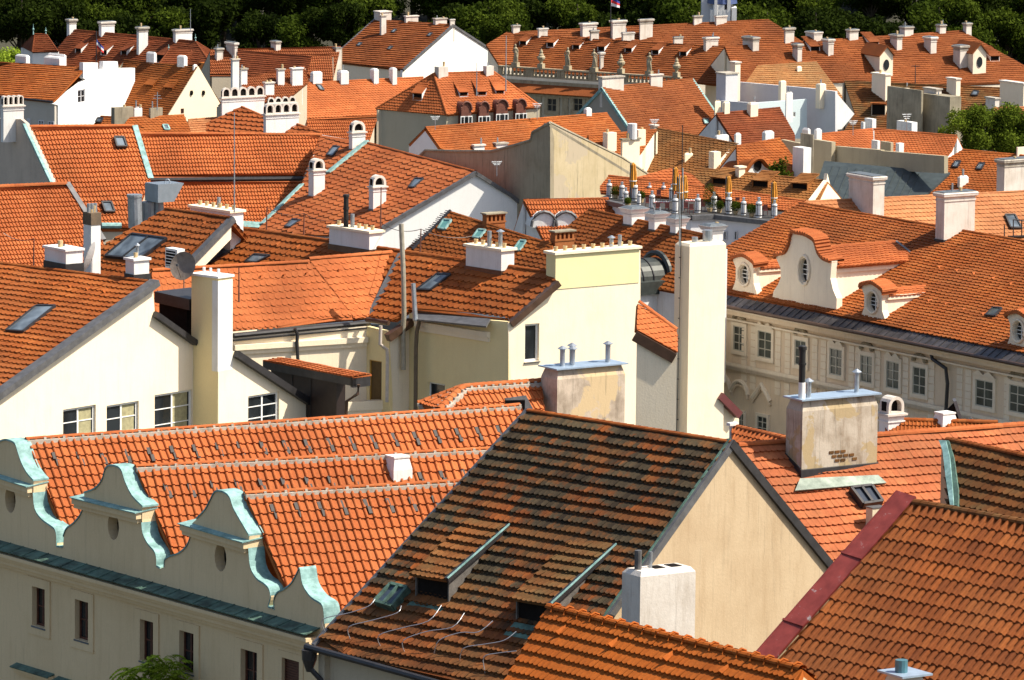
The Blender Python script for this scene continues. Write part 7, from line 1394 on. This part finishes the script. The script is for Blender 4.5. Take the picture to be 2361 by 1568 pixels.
# ================================================================== trees
def treeproto(seed, R, H, mat, n, leaf):
    rg = random.Random(seed); t = MB(); t.tube([V3(0, 0, 0), V3(.2, 0, H*.3), V3(-.1, .1, H*.6), V3(0, 0, H*.85)], [.5, .38, .25, .08], bark, 7); ct = []
    for i in range(16):
        a = rg.uniform(0, 6.28); rr = R*math.sqrt(rg.random())*.8; z = H*.62+rg.uniform(-.2, .34)*H*(1-rr/R*.5); r = R*rg.uniform(.24, .42); c = V3(math.cos(a)*rr, math.sin(a)*rr, z); ct.append((c, r, r, r*.75)); t.tube([V3(0, 0, H*.35), c*V3(.5, .5, 1)*V3(1, 1, .8), c], [.16, .1, .04], bark, 5)
    f = MB(); leaves(f, ct, n, leaf, mat, seed); return t, f
bark = plain('bark', (.06, .045, .03), .9, 0, .3)
class TreeKind:
    def __init__(s, *a): s.t, s.f = treeproto(*a); s.o = None
def put(k, X, s, rot, label, group, name='tree'):
    if k.o is None:
        k.o = empty(name, V3(0, 0, 0), label, 'tree', group); k.t.obj('trunk', k.o); k.f.obj('crown', k.o); r = k.o
    else:
        r = k.o.copy(); C.objects.link(r)
        for ch in list(k.o.children): c = ch.copy(); C.objects.link(c); c.parent = r
    r['label'] = label; r.location = X; r.scale = (s, s, s); r.rotation_euler = (0, 0, rot); return r
KD = [TreeKind(21+i, 5.2, 15, LD if i < 3 else LG, 9000, .30) for i in range(5)]
rg = random.Random(5); U = [(u, 0) for u in range(-340, 2760, 92)]
names = ['dark', 'deep green', 'dense', 'loose', 'mid green']
def whatbelow(u):
    for a, b, t in ((-999, 60, 'above the small pavilion at the left edge'), (60, 150, 'above the garden pavilion'), (150, 260, 'behind the leftmost palace chimneys'), (260, 420, 'behind the middle of the dark red palace roof'), (420, 560, 'right of the dark red palace roof'), (560, 760, 'behind the long faded far roof'), (760, 860, 'left of the tall white gable house'), (860, 1010, 'behind the ridge of the tall white gable house'), (1010, 1180, 'right of the tall white gable peak'), (1180, 1390, 'left of the red flag'), (1390, 1540, 'right of the red flag'), (1540, 1720, 'near the white church'), (1720, 1860, 'right of the white church'), (1860, 2060, 'behind the right palace chimneys'), (2060, 2230, 'behind the last palace chimneys'), (2230, 3000, 'in the upper right corner')):
        if a <= u < b: return t
cnt = 0
for row, (y, dv) in enumerate(((868, 0), (885, 0), (905, 0), (930, 0))):
    for j, (u, _) in enumerate(U):
        uu = u+rg.uniform(-30, 30)+row*40; yy = y+rg.uniform(-6, 6); k = KD[(j*3+row*2) % 5] if rg.random() < .7 else KD[rg.randrange(5)]; X = P((uu, 60), y=yy); zt = (0, 3.5, 7, 11)[row]+rg.uniform(-2.5, 2.0)-6.5
        s = rg.uniform(.85, 1.15); kk = KD.index(k); put(k, V3(X[0], yy, zt-13.5*s+4), s, rg.uniform(0, 6.28), '%s tree %s, %s' % (names[kk], whatbelow(uu), ('front row', 'second row', 'third row', 'topmost row')[row]) if -60 < uu < 2420 else 'tree of the wooded slope beyond the %s edge' % ('left' if uu < 0 else 'right'), 'trees of the wooded slope'); cnt += 1
KB = TreeKind(61, 4.6, 12, LG, 9000, .27); KB2 = TreeKind(62, 4.2, 11, LB, 7000, .25)
for u, v, y, s, k, lb in ((1150, 55, 852, .8, 0, 'olive green bushy tree between the white gable and the far palace'), (25, 175, 770, .62, 1, 'yellow green tree at the left edge below the wood'), (20, 135, 800, .7, 1, 'bright tree top poking over the left edge roofs')):
    X = P((u, v), y=y); put((KB, KB2)[k], V3(X[0], y, X[2]-9*s), s, u, lb, 'single lit trees')
yt = Hpr.Rp[0][1]-16
KB3 = TreeKind(71, 3.4, 9, leafmat('leaf_olive', (.03, .055, .005), (.15, .20, .02)), 12000, .15)
for u, v, s, lb in ((2235, 300, .62, 'feathery yellow green tree before the right edge roofs, its left half'), (2310, 300, .66, 'feathery yellow green tree before the right edge roofs, its right half'), (2370, 320, .5, 'small yellow green tree at the right edge')): X = P((u, v), y=yt+(u-2235)*.02); put(KB3, V3(X[0], X[1], X[2]-5.6*s*1.35), s*1.35, u, lb, 'single lit trees')
def lowplant(p, y, r, label, n, size, mat, hh=1.5): X = P(p, y=y); o = empty('shrub', X, label, 'shrub'); mb = MB(); ct = [(X+V3(random.uniform(-r, r)*.7, random.uniform(-r, r)*.5, random.uniform(-r, r)*hh*.5), r*.5, r*.5, r*.45) for _ in range(9)]; leaves(mb, ct, n, size, mat, int(p[0])); mb.obj('foliage', o); mb = MB(); [mb.tube([X-UP*3, X-UP*.5+V3(random.uniform(-.3, .3), 0, 0), c[0]], [.08, .06, .02], bark, 5) for c in ct[:5]]; mb.obj('stems', o); return o
lowplant((1797, 388), Q((1797, 400), Hs.pl)[1]-2, .8, 'thin dark shrub right of the swan-neck gable', 500, .14, LG)
def sumac():
    y = Q((355, 1540), HA.fp)[1]-3; X = P((355, 1538), y=y); o = empty('young_tree', X, 'bright green feathery tree top at the bottom edge before the drab facade', 'tree'); mb = MB(); st = MB(); rgn = random.Random(3)
    for i in range(150):
        q = X+V3(rgn.uniform(-1.3, 1.3), rgn.uniform(-.7, .7), rgn.uniform(-1.2, .65)); q[2] -= abs(q[0]-X[0]-.3)*.35; a = rgn.uniform(0, 6.28); d = V3(math.cos(a), math.sin(a), .25); L_ = rgn.uniform(.5, .85); pts = [q+d*L_*t-UP*.55*t*t for t in np.linspace(0, 1, 8)]; st.tube(pts[::3], .012, LB, 4)
        for j, p in enumerate(pts):
            for s in (-1, 1): e = np.cross(d, UP)*s; e = e+d*.4; w = .055; mb.add([p, p+e*.13+d*w-UP*.05, p+e*.26-UP*.14, p+e*.13-d*w-UP*.05], [(0, 1, 2, 3)], LB, rgn.random())
    mb.obj('crown', o); st.tube([X-UP*8, X-UP*1], [.15, .08], bark, 6); st.obj('branches', o)
sumac()
# white church at the top
def church():
    y = 846; X = lambda x, yy: P(k02(x, yy), y=y); o = House('church', 'white stepped church front with a blue dome among the trees', X(1850, 60), 'church'); mb = o.wall
    for x0, x1, yt, d in ((1775, 1925, 90, 0), (1800, 1900, 45, .1), (1810, 1835, -20, .2), (1925, 1955, -20, .1), (1965, 2010, 70, .2)): a, b = X(x0, 150), X(x1, 150); mb.box(a-V3(0, d, 0)-UP*14, b-a, V3(0, 3, 0), UP*(X(x0, yt)[2]-a[2]+14), MW)
    r = MB(); r.lathe(X(1885, 40)+V3(0, 2, 0), [(2.2, 0), (2.0, 1.2), (1.2, 2.4), (.3, 3.2)], plain('dome_blue', (.05, .08, .2), .5), 12); o.part(r, 'dome'); o.wall.box(X(1700, 120)+V3(0, 2, 0)-UP*14, V3(4.5, 0, 0), V3(0, 3, 0), UP*22, MLav); o.finish()
church()
# ================================================================== poles, aerials, hanging wire
def mast(p0, p1, y, r, label, mat=None, name='antenna_mast', cat='antenna', arms=()): a, b = P(p0, y=y), P(p1, y=y); mb = MB(); mb.tube([b, a], [r*1.3, r*.8], mat or M('zinc'), 6); [mb.tube([b+(a-b)*t-V3(w/2, 0, 0), b+(a-b)*t+V3(w/2, 0, 0)], r*.6, mat or M('zinc'), 5) for t, w in arms]; return tag(mb.obj(name, None), label, cat)
mast((540, 260), (540, 490), HJ5.Rp[1][1], .045, 'very tall thin mast rising from the long pot-topped chimney')
rust = plain('rusty_iron', (.14, .05, .03), .8, 0, .3)
for p0, p1, y, lb in ((k11(97, 290), k11(93, 490), RJ0[1]+2, 'rusty lightning spike left of the roof valley flashing'), (k11(430, 345), k11(427, 545), RJ0[1]-2, 'rusty lightning spike midway along the central orange ridge'), (k11(1120, 110), k11(1115, 480), RJ0[1]-9, 'tall rusty lightning spike by the arched chimney and white gable'), (k11(1477, 485), k11(1470, 690), RJ1[1]+6, 'rusty lightning spike right of the tall grey pipes'), (k10(305, 570), k10(300, 840), HM0.Rp[0][1]-22, 'black lightning spike left of the big white chimney'), (k10(2140, 830), k10(2140, 1140), HE.cy['B'][1]+3, 'black lightning rod right of the tall yellow chimney')): mast(p0, p1, y, .05, lb, rust, 'lightning_rod', 'lightning rod')
mast(k12(1500, 0), k12(1500, 640), YT+.5, .05, 'long thin mast rising in front of the terrace from the yellow tower'); mast(k12(1528, -60), k12(1528, 330), P(kT(1000, 600), z=zT)[1], .08, 'grey mast standing on the terrace beside the folded parasols')
mast(k01(1978, 560), k01(1975, 860), Hh.Rp[0][1]-6, .05, 'thin mast on the hipped orange roof'); mast(k01(2240, 320), k01(2237, 820), Hh.Rp[0][1]-4, .06, 'taller thin mast right of the hipped roof chimneys'); mast(k00(1410, 825), k00(1408, 990), HF5.Rp[0][1]-1, .05, 'thin aerial above the grey chimney', arms=((.8, .6), (.65, .8))); mast(k03(1318, 585), k03(1316, 750), Hbr.Rp[0][1]-2, .05, 'small dark aerial on the rust palace eaves', dmetal, arms=((.95, .9),)); mast(k00(1706, 80), k00(1706, 290), H1.Rp[1][1], .04, 'fine mast over the right chimney of the dark red palace')
# bird-deterrent wires over the mossy roof
def wires():
    n = HB.pl[1]; wm = plain('pale_wire', (.5, .5, .52), .4, .6, .1)
    for i, pts in enumerate(([(560, 1055), (600, 1020), (830, 965), (1005, 905), (1065, 840)], [(795, 1135), (830, 1090), (1040, 1030), (1260, 965), (1300, 900)], [(1065, 1200), (1100, 1165), (1320, 1095), (1545, 1035), (1660, 895)], [(1280, 1250), (1320, 1210), (1530, 1130), (1760, 1090), (1865, 965)], [(1540, 1265), (1640, 1210), (1830, 1140), (1990, 1135), (2120, 1035)], [(1770, 1325), (1860, 1280), (2040, 1245), (2220, 1210), (2330, 1130)], [(2000, 1430), (2040, 1360), (2160, 1325), (2330, 1305)])):
        P3 = [Q(k31(*p), (HB.pl[0]+n*.55, n)) for p in pts]; P3[0] = P3[0]-n*.5; mb = MB(); mb.tube([tuple(q) for q in smooth([tuple(p) for p in P3], 4)], .019, wm, 5); tag(mb.obj('bird_wire', None), ('bent pale wire over the mossy roof, %s from the lower left corner' % ('first', 'second', 'third', 'fourth', 'fifth', 'sixth', 'seventh')[i]), 'wire', 'pale wires strung over the mossy roof')
wires()
def bdorm():
    for i, (p, w, hh, L_) in enumerate(((k31(1575, 865), 1.9, 1.05, np.dot(Q(k31(2255, 190), HB.pl)-Q(k31(1690, 900), HB.pl), np.cross(HB.h, HB.pl[1]))), (k32(195, 1090), 2.0, 1.05, np.dot(Q(k32(940, 365), HB.pl)-Q(k32(320, 1120), HB.pl), np.cross(HB.h, HB.pl[1]))))):
        L_ = abs(L_); print('dormer', L_); TK['Bd'] = TK['B']; o = shed(HB, p, w, hh, L_, T_old2, tk='B', wm=plain('slate_cheek', (.12, .11, .10), .6, 0, .3), name='shed_dormer'); q = MB(); c = Q(p, HB.pl); h = HB.h; n = HB.pl[1]; m = HB.m; dn = np.cross(h, n); dn = dn if dn[2] < 0 else -dn
        a = c+h*(w/2+.12)+UP*(hh+.1)+m*.3; b = c-dn*L_+h*(w/2+.12)+n*.1; q.bar(b, a, .2, .2, dmetal); q.bar(b+UP*.03+h*.08, a+UP*.03+h*.08, .05, .06, copper); q.obj('edge_flashing', o); q = MB(); q.slab([c-h*w/2+n*.1, c+h*w/2+n*.1, c+h*(w/2-.1)+dn*.7+n*.1, c-h*(w/2+.1)+dn*.7+n*.1], .05, copperd, down=-n); q.obj('apron', o)
    skyl4(HB, [k31(1240, 750), k31(1385, 785), k31(1250, 950), k31(1095, 905)], fm=copperd, glass=plain('hatch_dark_glass', (.05, .07, .1), .15), up=.4, mid=True)
bdorm()
# ================================================================== ground
def ground():
    mb = MB(); ys = [120, 221, 400, 600, 860, 900, 950, 1000, 1100, 1300, 1600, 2200]; xs = np.linspace(-900, 900, 25); vs = []
    for y in ys:
        for x in xs: vs.append(V3(x, y, ground_z(y)-2+(math.sin(x*.02)*4 if y > 880 else 0)))
    n = len(xs); mb.add(vs, [(j*n+i, j*n+i+1, (j+1)*n+i+1, (j+1)*n+i) for j in range(len(ys)-1) for i in range(n-1)], plain('ground_earth', (.05, .05, .035), .95, 0, .5, .05)); o = mb.obj('ground', None); o['kind'] = 'structure'
ground()

# ------------------------------------------------------------------ aerials and slack cables
def aerial(p0, p1, y, label):
    a, b = P(p0, y=y), P(p1, y=y); L = a[2]-b[2]; mb = MB(); mb.tube([b-UP*.3, a], .035, M('zinc'), 5)
    for t, w in ((.95, .9), (.82, .7), (.7, .5)): c = b+(a-b)*t; mb.tube([c-az(20)*w/2, c+az(20)*w/2], .02, M('zinc'), 4); [mb.tube([c+az(20)*q*w-UP*.12, c+az(20)*q*w+UP*.12], .014, M('zinc'), 4) for q in (-.45, -.2, .2, .45)]
    return tag(mb.obj('tv_aerial', None), label, 'aerial')
aerial((1003, 268), (1003, 292), Hy.Rp[0][1]-1, 'small aerial at the left end of the long brown roof'); aerial((1238, 238), (1238, 268), Hy.Rp[0][1]+8, 'small aerial left of the white boxes above the long brown roof'); aerial((1508, 275), (1508, 300), Hz.Rp[0][1]-1, 'aerial at the peak of the sun bleached roof'); aerial((1966, 278), (1966, 305), Ho1.Rp[0][1]-2, 'aerial over the small glowing orange roof'); aerial((2090, 262), (2090, 300), Ho2.Rp[0][1]+3, 'aerial in front of the left concrete block'); aerial((1145, 372), (1145, 398), 480, 'aerial rising over the peak of the plain white gable'); aerial((662, 540), (662, 570), RJ0[1]-3, 'aerial on the central orange ridge behind the valley')
def cable(pts, z, label):
    A, B = P(pts[0], y=z[0]), P(pts[1], y=z[1]); mb = MB(); mb.tube([A+(B-A)*t-UP*1.2*(t*(1-t)) for t in np.linspace(0, 1, 9)], .022, M('dark_metal'), 4); tag(mb.obj('slack_cable', None), label, 'cable')
cable([k11(97, 290), k11(430, 345)], (RJ0[1]+2, RJ0[1]-2), 'slack lightning cable left of the white six-pot chimney'); cable([k11(430, 345), k11(760, 395)], (RJ0[1]-2, RJ0[1]-4), 'slack lightning cable running to the black flue chimney'); cable([k11(1130, 440), k11(1477, 485)], (RJ0[1]-9, RJ1[1]+6), 'slack cable across the plain white gable'); cable([k10(30, 520), k10(305, 570)], (HM0.Rp[0][1]-22, HM0.Rp[0][1]-22), 'thin cable from the left edge to the black lightning spike'); cable([k11(1477, 485), k11(1930, 550)], (RJ1[1]+6, RJ1[1]+8), 'thin cable over the roof with the green skylights')
# ------------------------------------------------------------------ sky, sun, camera
sc = bpy.context.scene
W = bpy.data.worlds.new('World'); sc.world = W; W.use_nodes = True; nt = W.node_tree; bg = nt.nodes['Background']
SUN_AZ, SUN_EL = -8.0, 52.0
sky = nt.nodes.new('ShaderNodeTexSky'); sky.sky_type = 'NISHITA'; sky.sun_disc = False; sky.sun_elevation = math.radians(SUN_EL); sky.sun_rotation = math.radians(90-SUN_AZ)
sky.altitude = 200; sky.air_density = 1; sky.dust_density = 3; sky.ozone_density = .3
nt.links.new(sky.outputs[0], bg.inputs[0]); bg.inputs[1].default_value = .10
L = bpy.data.lights.new('sun', 'SUN'); L.energy = 4.9; L.angle = math.radians(.5); L.color = (1, .915, .77)
lo = bpy.data.objects.new('sun', L); C.objects.link(lo); e, a = math.radians(SUN_EL), math.radians(SUN_AZ)
sv = Vector((math.cos(e)*math.cos(a), math.cos(e)*math.sin(a), math.sin(e))); lo.rotation_euler = sv.to_track_quat('Z', 'Y').to_euler(); lo.location = (60, 100, 120)
cam = bpy.data.cameras.new('camera'); co = bpy.data.objects.new('camera', cam); C.objects.link(co)
from mathutils import Matrix
fw = Vector((0, math.cos(PITCH), -math.sin(PITCH))); up = Vector((0, math.sin(PITCH), math.cos(PITCH))); rt = Vector((1, 0, 0)); c_, s_ = math.cos(ROLL), math.sin(ROLL)
xr = rt*c_+up*s_; yr = -rt*s_+up*c_
co.matrix_world = Matrix.Translation((0, 0, ZC)) @ Matrix((xr, yr, -fw)).transposed().to_4x4()
cam.sensor_width = 36; cam.lens = F*36/2360; cam.clip_start = 1; cam.clip_end = 4000; sc.camera = co
sc.view_settings.view_transform = 'Standard'; sc.view_settings.look = 'None'; sc.view_settings.exposure = .74; sc.view_settings.gamma = 1
sc.render.film_transparent = False
sc.cycles.max_bounces = 5
